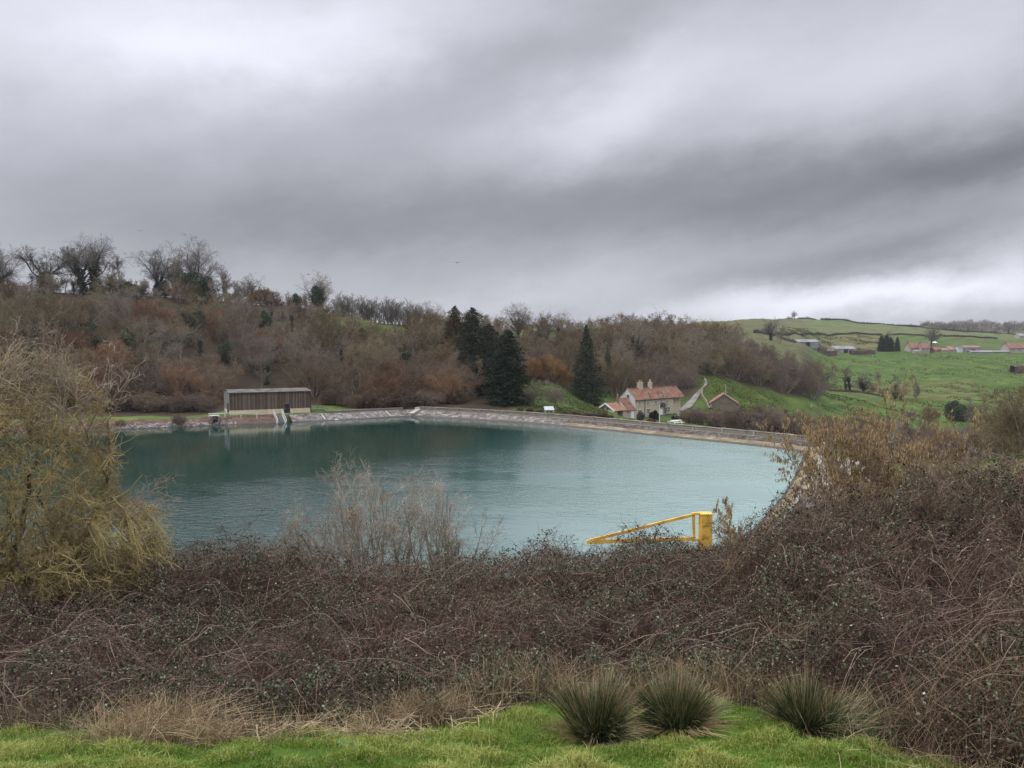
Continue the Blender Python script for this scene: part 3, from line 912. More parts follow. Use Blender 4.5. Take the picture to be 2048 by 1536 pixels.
for px, h, k, H0, lab in ((880, 44, 'ash_b', 12, 'small bare tree just right of the knobbly ivy tree'),
                 (912, 52, 'ash_a', 13, 'bare tree behind the rusty conifer tops'),
                 (940, 50, 'ash_b', 12, 'bare tree behind the tallest pair of conifers'),
                 (968, 52, 'ash_a', 13, 'bare tree directly behind the dark cypress'),
                 (996, 48, 'ash_b', 12, 'bare tree between the cypress and the ivy trunk tree'),
                 (1088, 56, 'oak_a', 16, 'broad bare tree right of the ivy trunk tree'),
                 (1116, 62, 'oak_c', 17, 'tall bare tree left of the lone spruce top'),
                 (1142, 48, 'ash_b', 12, 'round bare tree just left of the lone spruce top'),
                 (1180, 30, 'oak_a', 16, 'distant low bare tree behind the spruce top'),
                 (1205, 26, 'ash_b', 12, 'distant small bare tree right of the spruce top'),
                 (1222, 16, 'oak_a', 16, 'tiny lone tree beside the long flat roof on the ridge'),
                 (1378, 22, 'ash_b', 12, 'small thorny tree on the ridge right of the flat roof'),
                 (1330, 16, 'bush_a', 7.5, 'low scrubby tree on the ridge above the house')):
    Y = 268 if px < 1000 else 292 if px < 1150 else 420
    tree_px(k, H0, px, Y, h, lab, group=G_SKY)
tree_px('oak_ivy', 13, 1036, 270, 78, 'big dark tree with ivy wrapped trunk on the ridge behind the meadow', group=G_SKY, rz=1)
tree_px('oak_ivy', 13, 1268, 262, 102, 'large bare tree with ivy trunk rising above the stone house', rz=4, mats={'crown': m_tw_grey})

# conifers at the water's end
tree_px('pine', 17, 945, 186, 160, 'dark conifer at the left of the conifer group', name='conifer', cat='conifer', group='dark conifers by the dam corner', wide=1.5)
tree_px('pine', 17, 910, 205, 124, 'rusty brown conifer behind the dark conifer group', name='conifer', cat='conifer', group='dark conifers by the dam corner', mats={'crown': m_conifer_rust}, wide=1.3)
tree_px('pine', 17, 978, 180, 144, 'dark conifer in the middle of the conifer group', name='conifer', cat='conifer', group='dark conifers by the dam corner', rz=3, wide=1.6)
tree_px('cypress', 15.5, 1015, 168, 152, 'broad columnar dark cypress beside the green meadow', name='conifer', cat='conifer', group='dark conifers by the dam corner', wide=1.6)
tree_px('spruce', 19.5, 1173, 200, 154, 'tall lone dark spruce left of the stone house', name='spruce_tree', cat='conifer', wide=1.5)
tree_px('spruce', 19.5, 817, 236, 48, 'small dark conifer on the slope below the plantation row', name='conifer', cat='conifer', wide=1.2)
tree_px('spruce', 19.5, 1215, 232, 84, 'mossy green conifer in the wood behind the house', name='conifer', cat='conifer', mats={'crown': m_ivy})

# two fruit trees and the golden thicket on the meadow
oak('orchard', 71, 7, .55, tw=.03, dens=.7, trunk=.22, fork=(25, 60), m_twig=m_tw_grey)
tree_px('orchard', 7, 1060, 164, 62, 'dark stemmed bare fruit tree on the meadow beside the cypress', name='fruit_tree')
tree_px('orchard', 7, 1112, 160, 68, 'paler bare fruit tree on the meadow behind the tilted white panel', name='fruit_tree', rz=2, mats={'crown': m_tw_grey, 'trunk': m_tw_grey})
for px, Y, h, lab in ((1066, 206, 52, 'golden brown thicket left of the others at the top of the meadow'), (1098, 208, 60, 'golden brown thicket in the middle at the top of the meadow'), (1128, 206, 46, 'golden brown thicket nearest the spruce at the top of the meadow')):
    tree_px('bush_c', 6.5, px, Y, h, lab, name='golden_thicket', cat='bush', mats={'crown': m_tw_gold}, group='golden thickets above the meadow')

# ---------------------------------------------------------------- the wooded slope: every tree its own object
KINDS = {
 'bush_a': (7.5, 'brown rounded bare tree'), 'bush_b': (8.5, 'olive brown bare tree'), 'bush_c': (6.5, 'russet bare thicket'),
 'bush_d': (9.0, 'grey twiggy bare tree'), 'bush_e': (7.0, 'purplish brown bare tree'), 'bush_ivy': (9.0, 'ivy hung olive tree'), 'ash_ivy': (11, 'tall ivy stemmed tree'), 'ash_a': (13, 'tall pale stemmed tree'),
 'evergreen': (6.8, 'dark evergreen bush')}
rng = np.random.default_rng(77)
pts = []
def free(x, y, d):
    return all((x - a) ** 2 + (y - b) ** 2 > d * d for a, b in pts)
def crest_Y(c): return np.interp(c, [-900, 0, 400, 600, 700, 800, 900, 1000, 1100, 1190, 1260, 1350, 1450, 1600], [208, 216, 224, 232, 226, 230, 246, 258, 272, 300, 335, 340, 335, 300])
def foot_Y(c): return np.interp(c, [-900, 0, 200, 400, 440, 640, 700, 850, 1020, 1040, 1150, 1160, 1230, 1260, 1400, 1440, 1560, 1640], [118, 142, 146, 152, 164, 166, 158, 162, 182, 206, 208, 216, 216, 222, 234, 250, 254, 262])
spots = []
for _ in range(14000):
    c = rng.uniform(-230, 1640); Y = rng.uniform(138, 340)
    if not (foot_Y(c) + 2 < Y < crest_Y(c) - 1):
        continue
    if 1376 < c < 1418 and Y < 268:       # the lane
        continue
    x = (c - 1024) / F * Y
    if free(x, Y, 5.9 if c < 1000 else 7.6):
        pts.append((x, Y)); spots.append((c, x, Y))
    if len(spots) >= 292:
        break
zoneinfo = []
for c, x, Y in spots:
    f = (Y - foot_Y(c)) / (crest_Y(c) - foot_Y(c))
    hgt = 'foot' if f < .33 else 'middle' if f < .68 else 'top'
    if c < 130: z = 'behind the lichened hawthorn'
    elif c < 300: z = 'behind the left bank'
    elif c < 440: z = 'left of the wooden shed'
    elif c < 540: z = 'above the shed, left half'
    elif c < 640: z = 'above the shed, right half'
    elif c < 760: z = 'right of the shed'
    elif c < 920: z = 'left of the conifers'
    elif c < 1060: z = 'behind the conifers'
    elif c < 1180: z = 'behind the spruce'
    elif c < 1300: z = 'behind the house chimneys'
    elif c < 1400: z = 'left of the lane'
    elif c < 1500: z = 'above the stone barn'
    else: z = 'right of the stone barn'
    r = rng.uniform()
    nz = float(ND(np.array([x * 2.2]), np.array([Y * 2.2]))[0])
    if f < .30 and nz > -.4 and c < 1180: k = 'bush_c' if r < .36 else 'bush_a' if r < .7 else 'bush_ivy' if r < .8 else 'bush_e'
    elif c > 1480: k = 'bush_e' if r < .4 else 'bush_b' if r < .65 else 'bush_d' if r < .8 else 'bush_ivy'
    elif c > 1180: k = 'bush_b' if r < .3 else 'bush_ivy' if r < .52 else 'bush_a' if r < .74 else 'bush_d' if r < .86 else 'bush_e'
    elif nz > .9: k = 'bush_ivy'
    elif r < .08: k = 'evergreen'
    elif r < .24: k = 'ash_a'
    elif r < .33: k = 'ash_ivy'
    elif r < .42: k = 'bush_d'
    elif r < .62: k = 'bush_b'
    elif r < .78: k = 'bush_ivy'
    elif r < .90: k = 'bush_a'
    else: k = 'bush_c'
    zoneinfo.append((k, hgt, z, c, x, Y))
cells = {}
for q in zoneinfo:
    cells.setdefault((q[0], q[1], q[2]), []).append(q)
for (k, hgt, z), mem in cells.items():
    mem.sort(key=lambda q: q[3])
    H0, word = KINDS[k]
    for i, (_, _, _, c, x, Y) in enumerate(mem):
        where = {'foot': 'low on the slope', 'middle': 'halfway up the slope', 'top': 'high on the slope'}[hgt]
        pre = '' if len(mem) == 1 else ('left hand ' if i == 0 else 'right hand ' if i == len(mem) - 1 else ORD[i] if ORD[i] else '')
        lab = f'{pre}{word} {where}, {z}'; assert len(lab.split()) <= 16, lab
        s = rng.uniform(.9, 1.4) * (.74 if k in ('ash_a', 'ash_ivy') else .8 if k == 'evergreen' else 1.0)
        if c < 700 and hgt == 'top': s *= .72
        if 680 < c < 830 and hgt == 'top': s *= .55
        if c > 1180: s *= 1.18 if Y > 262 else 1.05
        plant(k, 'evergreen_bush' if k == 'evergreen' else 'bare_thicket' if k in ('bush_a', 'bush_c', 'bush_e') else 'bare_tree', lab, 'bush' if k == 'evergreen' else 'thicket' if k in ('bush_a', 'bush_c', 'bush_e') else 'tree', (x, Y, gz(x, Y) - .3), rng.uniform(0, 6.28), (s * rng.uniform(.95, 1.15), s * rng.uniform(.95, 1.15), s), 'trees of the wooded slope')

# low scrub where the wood meets the grass
G_F = 'low scrub at the foot of the wood'
fx = [(c_, 'left of the shed') for c_ in range(190, 436, 20)] + [(c_, 'right of the shed') for c_ in range(650, 930, 20)]
fxm = {}
for c_, w_ in fx: fxm.setdefault(w_, []).append(c_)
for w_, cs_ in fxm.items():
    for i, c_ in enumerate(cs_):
        Y = float(foot_Y(c_)) - 1.5 + (i * 37 % 5) * .6; x = (c_ - 1024) / F * Y
        half_ = 'left' if i < len(cs_) / 2 else 'right'
        k_ = i if half_ == 'left' else len(cs_) - 1 - i
        s_ = .62 + (i * 53 % 7) * .07
        plant('shrub_low' if i % 3 else 'bush_c', 'low_scrub', f"{ORD[k_]}low scrub from the {half_} end, at the wood's foot {w_}", 'scrub', (x, Y, gz(x, Y) - .15), i * 1.3,
              (s_ * 1.3, s_ * 1.3, s_) if i % 3 else (s_ * .6, s_ * .6, s_ * .45), G_F, {'crown': m_tw_brown} if i % 2 else None)

# the crest is closed by a row of small trees and bushes
cr = []
for i, c_ in enumerate(range(14, 690, 13)):
    cr.append((c_ + (i * 31 % 7) - 3, i))
for c_, i in cr:
    Y = float(crest_Y(c_)) + 5 + (i * 17 % 5)
    k_, H0 = (('bush_b', 8.5), ('ash_b', 12), ('bush_a', 7.5), ('bush_d', 9), ('ash_a', 13))[i % 5]
    h = 13 + (i * 29 % 17) + (14 if k_[0] == 'a' else 0)
    near = min(((2, 'the half hidden ivy clad tree'), (92, 'the low wide tree'), (182, 'the twin trunked tree'), (318, 'the spreading tree'), (388, 'the great dome tree'), (455, 'the open bent limbed tree'), (505, 'the round pale tree'), (576, 'the thin wispy tree'), (634, 'the ivy clump tree')), key=lambda q: abs(q[0] - c_))
    off = abs(near[0] - c_); sd_ = 'left' if c_ < near[0] else 'right'
    far_ = 'close at' if off < 14 else 'a little' if off < 28 else 'further' if off < 42 else 'well to'
    word = {'bush_b': 'olive bush', 'ash_b': 'small thin tree', 'bush_a': 'brown bush', 'bush_d': 'grey bush', 'ash_a': 'slim small tree'}[k_]
    tree_px(k_, H0, c_, Y, h, f'{word} on the skyline, {far_} {"the " if far_[0] in "cw" else ""}{sd_} of {near[1]}', name='crest_bush' if k_[0] == 'b' else 'crest_tree', cat='bush' if k_[0] == 'b' else 'tree', group='small growth along the skyline', wide=1.25)
# ---------------------------------------------------------------- banks, dam and walls
def chaikin(p, n=2):
    p = np.asarray(p, float)
    for _ in range(n):
        q = np.empty((2 * len(p), 2)); q[0] = p[0]; q[-1] = p[-1]
        q[1:-1:2] = .75 * p[:-1] + .25 * p[1:]; q[2::2] = .25 * p[:-1] + .75 * p[1:]
        p = q
    return p
def resample(p, step):
    p = np.asarray(p, float)
    s = np.concatenate([[0], np.cumsum(np.linalg.norm(np.diff(p, axis=0), axis=1))])
    t = np.linspace(0, s[-1], max(2, int(s[-1] / step) + 1))
    return np.stack([np.interp(t, s, p[:, i]) for i in range(p.shape[1])], 1)
def normals(p):
    t = np.gradient(p, axis=0); t = norm(t)
    return np.stack([-t[:, 1], t[:, 0]], 1)
def loft(poly, sec, m=0, jit=0, seed=0, closed=False):
    n = normals(poly); k = len(sec)
    s = np.array([a for a, _ in sec]); z = np.array([a for _, a in sec])
    V = np.empty((len(poly), k, 3))
    V[:, :, :2] = poly[:, None] + n[:, None] * s[None, :, None]
    V[:, :, 2] = z[None]
    if jit:
        r = np.random.default_rng(seed)
        V += r.normal(size=V.shape) * jit
    i = np.arange(len(poly) * k).reshape(len(poly), k)
    kk = np.arange(k if closed else k - 1); k2 = (kk + 1) % k
    q = np.stack([i[:-1][:, kk], i[1:][:, kk], i[1:][:, k2], i[:-1][:, k2]], -1).reshape(-1, 4)
    return (V.reshape(-1, 3), q, m)

def pitch_mat(name, c1, c2, joint, scale=1.6, bump=.6):
    m = mat(name, c1, c2, scale=.9, rough=.9, spec=.15, detail=9)
    N, L = m.node_tree.nodes, m.node_tree.links
    b = N['Principled BSDF']; cr = [n for n in N if n.type == 'VALTORGB'][0]
    tc = [n for n in N if n.type == 'TEX_COORD'][0]
    v = N.new('ShaderNodeTexVoronoi'); v.feature = 'DISTANCE_TO_EDGE'; v.inputs['Scale'].default_value = scale
    v2 = N.new('ShaderNodeTexVoronoi'); v2.inputs['Scale'].default_value = scale
    L.new(tc.outputs['Object'], v.inputs['Vector']); L.new(tc.outputs['Object'], v2.inputs['Vector'])
    r = N.new('ShaderNodeMapRange'); r.inputs['From Max'].default_value = .09; L.new(v.outputs['Distance'], r.inputs['Value'])
    hs = N.new('ShaderNodeHueSaturation'); L.new(cr.outputs[0], hs.inputs['Color'])
    sp = N.new('ShaderNodeSeparateColor'); L.new(v2.outputs['Color'], sp.inputs[0])
    mr = N.new('ShaderNodeMapRange'); mr.inputs['To Min'].default_value = .6; mr.inputs['To Max'].default_value = 1.35
    L.new(sp.outputs[0], mr.inputs['Value']); L.new(mr.outputs[0], hs.inputs['Value'])
    mx = N.new('ShaderNodeMix'); mx.data_type = 'RGBA'; mx.inputs['A'].default_value = (*joint, 1)
    L.new(r.outputs[0], mx.inputs['Factor']); L.new(hs.outputs[0], mx.inputs['B']); L.new(mx.outputs['Result'], b.inputs['Base Color'])
    bp = N.new('ShaderNodeBump'); bp.inputs['Strength'].default_value = bump; bp.inputs['Distance'].default_value = .08
    L.new(r.outputs[0], bp.inputs['Height']); L.new(bp.outputs[0], b.inputs['Normal'])
    return m

m_pitch_pale = pitch_mat('pale_stone_pitching', (.125, .112, .10), (.27, .245, .22), (.085, .074, .064))
m_pitch_grey = pitch_mat('grey_stone_pitching', (.12, .10, .09), (.30, .27, .245), (.05, .04, .035))
m_pitch_dark = pitch_mat('dark_rough_stone', (.075, .062, .055), (.17, .15, .135), (.035, .03, .026), scale=2.4)
m_algae = mat('algae_stained_concrete', (.15, .122, .085), (.29, .25, .175), scale=.55, c3=(.215, .168, .092), rough=.9, bump=.3, spec=.15)
m_wet = mat('wet_stone', (.030, .026, .020), (.06, .052, .04), scale=1.5, rough=.45, spec=.4)
m_conc = mat('pale_concrete', (.34, .32, .28), (.46, .44, .40), scale=.8, rough=.9, bump=.2, spec=.15)
m_wallst = stone_mat('parapet_stone', (.17, .148, .115), (.27, .24, .195), (.11, .095, .075), sx=1.4, sy=4.0)
m_coping = mat('weathered_coping', (.19, .17, .14), (.31, .285, .24), scale=.7, rough=.92, bump=.25, spec=.15)
m_earth = mat('bare_earth_bank', (.085, .055, .042), (.16, .115, .085), scale=.8, c3=(.11, .075, .055), rough=.95, bump=.6, spec=.1)
m_rubble = mat('rubble', (.13, .115, .10), (.32, .295, .27), scale=1.1, rough=.92, bump=.4, spec=.15)
m_algae2 = m_algae

SL = resample(chaikin(SHORE_L, 1), 1.0)
SD = resample(chaikin(SHORE_D, 3), 1.0)
SR = resample(chaikin(SHORE_R, 2), .8)
def cpx(p): return 1024 + F * p[:, 0] / p[:, 1]
def shore_at(px, line=None):
    line = SL if line is None else line
    c = cpx(line); i = int(np.argmin(abs(c - px)))
    return line[i], normals(line)[i]
i_step = int(np.argmin(abs(cpx(SL) - 556)))
left_part = SL[: i_step + 1]; right_part = SL[i_step + 2:]
bank = mesh_obj('earth_bank', [loft(left_part, [(-.8, -.6), (0, -.06), (.5, .3), (1.4, .75), (2.3, 1.0), (3.4, 1.18), (4.6, 1.15)], 0, .07, 3),
                               loft(left_part, [(-.5, -.30), (-.02, .10), (.06, .0)], 1, .03, 4)], [m_earth, m_wet])
tag(bank, kind='structure')
pb = thing('stone_bank', 'pale stone pitched bank sloping into the water right of the metal steps', 'bank', (0, 0, 0))
mesh_obj('pitching', [loft(right_part, [(-.6, -.35), (.06, .13), (2.5, .98), (3.1, 1.12), (3.9, 1.12)], 0, .02, 5)], m_pitch_pale, pb)
mesh_obj('waterline', [loft(right_part, [(-.7, -.40), (-.25, .04), (.12, .17), (.15, .06)])], m_wet, pb)
J = []
for q in range(6, len(right_part) - 3, 13):
    p = right_part[q]; n = normals(right_part)[q]
    J.append(beam((*p + n * .1, .20), (*p + n * 2.6, 1.06), .22, .12))
mesh_obj('concrete_joint', J, m_conc, pb)['kind'] = 'stuff'

dam = thing('dam_embankment', 'curving stone faced dam bank running along the far side of the reservoir', 'dam', (0, 0, 0))
mesh_obj('waterline', [loft(SD, [(-.8, -.42), (-.2, .05), (.35, .22), (.36, .1)])], m_wet, dam)
c_d = cpx(SD)
half = int(np.argmin(abs(c_d - 1120)))
mesh_obj('pitched_slope', [loft(SD[:half + 1], [(.3, .14), (2.05, .75), (2.6, 1.0), (2.75, 1.0)], 0, .02, 6)], m_pitch_pale, dam)
mesh_obj('stained_slope', [loft(SD[half:], [(.3, .14), (1.6, .52), (1.75, .50)], 0, .012, 7)], m_algae, dam)
mesh_obj('rough_stone_face', [loft(SD[half:], [(1.6, .50), (2.2, .86), (2.6, 1.0), (2.75, 1.0)], 0, .03, 8)], m_pitch_dark, dam)
mesh_obj('ledge', [loft(SD, [(2.62, .96), (2.62, 1.09), (3.02, 1.09), (3.02, .9)])], m_coping, dam)
pw = thing('parapet_wall', 'long low parapet wall of grey stone along the top of the dam', 'wall', (0, 0, 0))
mesh_obj('wall_body', [loft(SD, [(3.02, .5), (3.02, 1.60), (3.42, 1.60), (3.42, -.4)], 0, .008, 9)], m_wallst, pw)
# coping of separate long stones with fine gaps
cs = []
for q in range(0, len(SD) - 2, 2):
    seg = SD[q:q + 3]
    zt = 1.70 + .015 * math.sin(q * 1.7)
    a = loft(seg, [(2.95, 1.60), (2.95, zt), (3.49, zt), (3.49, 1.60)], closed=True)
    cs.append(a)
mesh_obj('coping', cs, m_coping, pw)
nD = normals(SD)
for q in range(4, len(SD) - 2, 5):
    p, n = SD[q], nD[q]; t = np.array([n[1], -n[0]])
    c1 = p + n * 2.9; c2 = p + n * 3.54
    o = mesh_obj('pier', [beam((*(c1 + n * .0), 1.40), (*(c2), 1.40), .30, .74)], m_coping, pw)

# little return wall with steps at the corner where bank and dam meet
p0, n0 = SD[0], nD[0]
cw = mesh_obj('corner_block', [beam((*(p0 + n0 * .4), .45), (*(p0 + n0 * 2.9), 1.15), 1.1, .3), beam((*(p0 + n0 * 2.6 + np.array([-.2, 0])), 1.1), (*(p0 + n0 * 3.6 + np.array([-.2, 0])), 1.1), .9, .9)], m_conc)
tag(cw, 'pale concrete block where the left bank meets the dam wall', 'block')
# fill the angle between the two banks
nl = normals(right_part)[-1]
secs = [(-.6, -.35), (.06, .13), (2.5, .98), (3.1, 1.12), (3.9, 1.12)]
Va = np.array([[*(p0 + nl * s_), z_] for s_, z_ in secs] + [[*(p0 + n0 * s_), z_ + .004] for s_, z_ in secs])
kk = len(secs)
mesh_obj('corner_pitching', [(Va, np.array([[i, kk + i, kk + i + 1, i + 1] for i in range(kk - 1)]), 0)], m_pitch_grey, pb)
# the low wall runs on a little to the left of the corner
ext = SL[-17:]
lw = thing('low_wall', 'short low stone wall left of the dam corner, behind the stone bank', 'wall', (0, 0, 0))
mesh_obj('wall_body', [loft(ext, [(3.1, .8), (3.1, 1.42), (3.5, 1.42), (3.5, .6)], 0, .006, 2)], m_wallst, lw)
mesh_obj('coping', [loft(ext, [(3.04, 1.42), (3.04, 1.52), (3.56, 1.52), (3.56, 1.42)], closed=True)], m_coping, lw)

# right hand side: sloping concrete apron towards the camera, pale path on its crest
ap = thing('concrete_apron', 'sloping concrete apron on the right side of the reservoir', 'apron', (0, 0, 0))
mesh_obj('slab', [loft(SR, [(-.9, -.5), (.1, .10), (1.9, 1.26), (2.1, 1.28)], 0, .01, 3)], m_algae, ap)
mesh_obj('waterline', [loft(SR, [(-.8, -.45), (-.3, -.05), (.25, .19), (.27, .05)])], m_wet, ap)
mesh_obj('crest_kerb', [loft(SR, [(2.0, 1.1), (2.0, 1.46), (2.4, 1.46), (2.4, .9)], 0, .02, 5)], m_coping, ap)
js = np.where((cpx(SR) > 1535) & (cpx(SR) < 1606))[0]
seg_ = SR[js]; tl = loft(seg_, [(2.4, 0), (3.6, 0), (4.8, 0), (6.0, 0), (7.4, 0)]); tv = tl[0]
tv[:, 2] = np.maximum(land_z(tv[:, 0], tv[:, 1]) + .05, 1.10)
o = mesh_obj('concrete_path', [(tv, tl[1], 0)], mat('pale_gravel', (.16, .142, .125), (.28, .255, .23), scale=1.2, rough=.95, bump=.3)); tag(o, kind='structure')

# rubble along the left waterline
rng = np.random.default_rng(8)
ico_v = norm(np.array([(a, b, c) for a in (-1, 1) for b in (-1, 1) for c in (-1, 1)] + [(1.3, 0, 0), (-1.3, 0, 0), (0, 1.3, 0), (0, -1.3, 0), (0, 0, 1.3), (0, 0, -1.3)], float))
def hull_faces(v):
    bm = bmesh.new()
    for p in v: bm.verts.new(p)
    bmesh.ops.convex_hull(bm, input=bm.verts)
    bm.verts.index_update()
    f = [[x.index for x in fc.verts] for fc in bm.faces]
    bm.free(); return np.array(f)
HF = hull_faces(ico_v)
def rocks(n, pos, smin, smax):
    parts = []
    for i in range(n):
        s = smin * (smax / smin) ** rng.uniform()
        v = ico_v * rng.uniform(.7, 1.25, (14, 1)) * s * np.array([1, .8, .6]); a = rng.uniform(0, 6.28)
        R = np.array([[cos(a), -sin(a), 0], [sin(a), cos(a), 0], [0, 0, 1]])
        parts.append((v @ R.T + pos(i), HF, 0))
    return parts
cl = cpx(SL)
cand = np.where((cl > 225) & (cl < 470))[0]
def rpos(i):
    j = cand[rng.integers(len(cand))]; s = abs(rng.normal()) * .8
    nj = normals(SL)[j]; p = SL[j] + nj * (.15 + s) + np.array([nj[1], -nj[0]]) * rng.uniform(-.6, .6); return np.array([*p, np.interp(s, [0, 2.3], [.08, 1.05])])
rb = mesh_obj('rubble', rocks(420, rpos, .12, .42), m_rubble); tag(rb, kind='stuff', label='heap of pale broken stones along the left waterline', cat='rubble')

# ---------------------------------------------------------------- the wooden shed on the left bank
def boards_mat(name, cols, stretch=(9, 9, .5)):
    m = mat(name, cols[0], cols[1], scale=2.2, stretch=stretch, rough=.92, spec=.1, detail=8, bump=.3)
    N, L = m.node_tree.nodes, m.node_tree.links
    b = N['Principled BSDF']; cr = [n for n in N if n.type == 'VALTORGB'][0]
    an = N.new('ShaderNodeAttribute'); an.attribute_name = 'rnd'
    r2 = N.new('ShaderNodeValToRGB')
    r2.color_ramp.elements[0].color = (*cols[2], 1); r2.color_ramp.elements[1].color = (*cols[3], 1); r2.color_ramp.elements[0].position = .1; r2.color_ramp.elements[1].position = 1
    L.new(an.outputs['Fac'], r2.inputs['Fac'])
    mx = N.new('ShaderNodeMix'); mx.data_type = 'RGBA'; mx.inputs['Factor'].default_value = .6
    L.new(cr.outputs[0], mx.inputs['A']); L.new(r2.outputs[0], mx.inputs['B']); L.new(mx.outputs['Result'], b.inputs['Base Color'])
    return m
m_boards = boards_mat('weathered_boards', ((.070, .048, .035), (.20, .148, .112), (.072, .052, .040), (.23, .185, .148)))
m_boards_grey = boards_mat('silvered_boards', ((.16, .155, .15), (.30, .295, .285), (.14, .135, .13), (.33, .32, .31)))
m_cream = mat('cream_blockwork', (.58, .47, .31), (.70, .58, .40), scale=1.2, rough=.9, spec=.15, c3=(.62, .50, .34))
m_slate = mat('grey_sheet_roof', (.065, .056, .050), (.17, .155, .14), scale=.8, rough=.9, bump=.2, c3=(.11, .10, .09))
m_dkwood = mat('dark_brown_door', (.022, .014, .011), (.04, .027, .022), scale=3, rough=.7)
m_black = mat('black_metal', (.012, .012, .012), (.025, .025, .025), scale=3, rough=.5)
m_galv = mat('galvanised_steel', (.36, .38, .39), (.50, .52, .53), scale=2, rough=.55, metal=.3)
m_pale_paint = mat('pale_grey_paint', (.50, .53, .54), (.62, .65, .66), scale=2, rough=.6)
m_orange = mat('orange_plastic', (.85, .14, .03), (.75, .10, .02), scale=3, rough=.5)
m_white = mat('white_paint', (.74, .74, .72), (.82, .82, .80), scale=2, rough=.6)
m_glass = mat('window_glass', (.02, .024, .028), (.035, .04, .045), scale=1, rough=.12, spec=.6)

P0 = at(459.5, 829.6, 143.0); P1 = at(620.5, 824.2, 149.4)
ex = P1 - P0; SL_len = float(np.hypot(ex[0], ex[1])); rz = math.atan2(ex[1], ex[0])
shed = thing('wooden_shed', 'long dark timber clad shed on a cream plinth beside the reservoir', 'shed', (P0[0], P0[1], P0[2]), rz)
D_ = 8.4; EV = 3.95; RI = 4.32
def gable_prism(L_, D, z0, ev, ri, m=0):
    v = np.array([[0, 0, z0], [L_, 0, z0], [L_, D, z0], [0, D, z0], [0, 0, ev], [L_, 0, ev], [L_, D, ev], [0, D, ev], [0, D / 2, ri], [L_, D / 2, ri]], float)
    f4 = np.array([[0, 1, 5, 4], [2, 3, 7, 6], [4, 5, 9, 8], [6, 7, 8, 9], [3, 2, 1, 0]])
    f3 = np.array([[4, 8, 7], [5, 6, 9]])
    f4b = np.array([[0, 4, 7, 3], [1, 2, 6, 5]])
    return [(v, np.vstack([f4, f4b]), m), (v, f3, m)]
# cores a little inside the boards
core = [(v + np.array([.05, .05, 0]), f, m) for v, f, m in gable_prism(SL_len - .1, D_ - .1, -.5, EV, RI - .05)]
mesh_obj('wall_core', core, m_dkwood, shed)
mesh_obj('plinth', [box(-.0, SL_len, -.04, .05, -.6, .82), box(-.0, .05, .05, D_, -.6, .82), box(SL_len - .05, SL_len, .05, D_, -.6, .82)], m_cream, shed)
rng = np.random.default_rng(5)
B_, r_ = [], []
x = 0.0
while x < SL_len - .02:
    w = min(rng.uniform(.16, .22), SL_len - x)
    d = rng.uniform(-.025, .02)
    B_.append(box(x + .006, x + w - .006, -.06 + d, .045, .78 + rng.uniform(-.03, .02), EV - .003)); r_ += [rng.uniform() ** 1.6] * 6
    x += w
mesh_obj('front_boards', B_, m_boards, shed, rnd=r_)
B_, r_ = [], []
y = .0
while y < D_ - .02:
    w = min(rng.uniform(.2, .3), D_ - y); d = rng.uniform(-.02, .02)
    tp = EV + (RI - EV) * (1 - abs((y + w / 2) / (D_ / 2) - 1)) - .08
    B_.append(box(-.06 + d, .045, y + .006, y + w - .006, .78, tp)); r_ += [rng.uniform()] * 6
    y += w
mesh_obj('gable_boards', B_, m_boards_grey, shed, rnd=r_)
ov = .35
ry = D_ / 2
rp = [beam((-ov, -.35, EV + .02 - .35 * (RI - EV) / ry + .05), (-ov, ry, RI + .06), .001, .001)]
def roof_slab(L_, D, ev, ri, ov, eo, th, m=0):
    s = (ri - ev) / (D / 2)
    out = []
    for sgn in (0, 1):
        ya, za = -eo, ev - eo * s; yb, zb = D / 2, ri
        pts_ = [(-ov, ya, za), (L_ + ov, ya, za), (L_ + ov, yb, zb), (-ov, yb, zb)]
        v = np.array([(a, b if not sgn else D - b, c) for a, b, c in pts_] + [(a, b if not sgn else D - b, c + th) for a, b, c in pts_])
        f = BOXF if not sgn else BOXF[:, ::-1]
        out.append((v, f, m))
    return out
mesh_obj('roof', roof_slab(SL_len, D_, EV + .01, RI + .01, .22, .35, .09), m_slate, shed)
mesh_obj('ridge_cap', [box(-.23, SL_len + .23, D_ / 2 - .16, D_ / 2 + .16, RI + .07, RI + .14)], m_slate, shed)
def local_x(px, P, e):
    u = (px - 1024) / F
    return (u * P[1] - P[0]) / (e[0] - u * e[1])
e1 = ex[:2] / np.hypot(*ex[:2])
dx = local_x(567, P0, e1); dx2 = local_x(578.2, P0, e1)
dr = mesh_obj('door', [box(dx, dx2, -.13, -.05, -.05, 1.70)], m_dkwood, shed)
mesh_obj('handle', [box(dx + .12, dx + .17, -.17, -.13, .75, .95)], m_galv, dr)
mesh_obj('door_frame', [box(dx - .08, dx, -.12, -.05, -.05, 1.76), box(dx2, dx2 + .08, -.12, -.05, -.05, 1.76), box(dx, dx2, -.12, -.05, 1.70, 1.76)], m_boards_grey, shed, rnd=[.3] * 18)
mesh_obj('side_door', [box(-.10, -.05, .9, 2.9, -.02, 1.95)], m_black, shed)
mesh_obj('downpipe', tube1([(SL_len + .05, -.14, .1), (SL_len + .05, -.14, EV)], .05), m_black, shed)
mesh_obj('doorstep', [box(dx - .3, dx2 + .3, -1.2, -.13, -.35, -.05)], m_conc, shed)

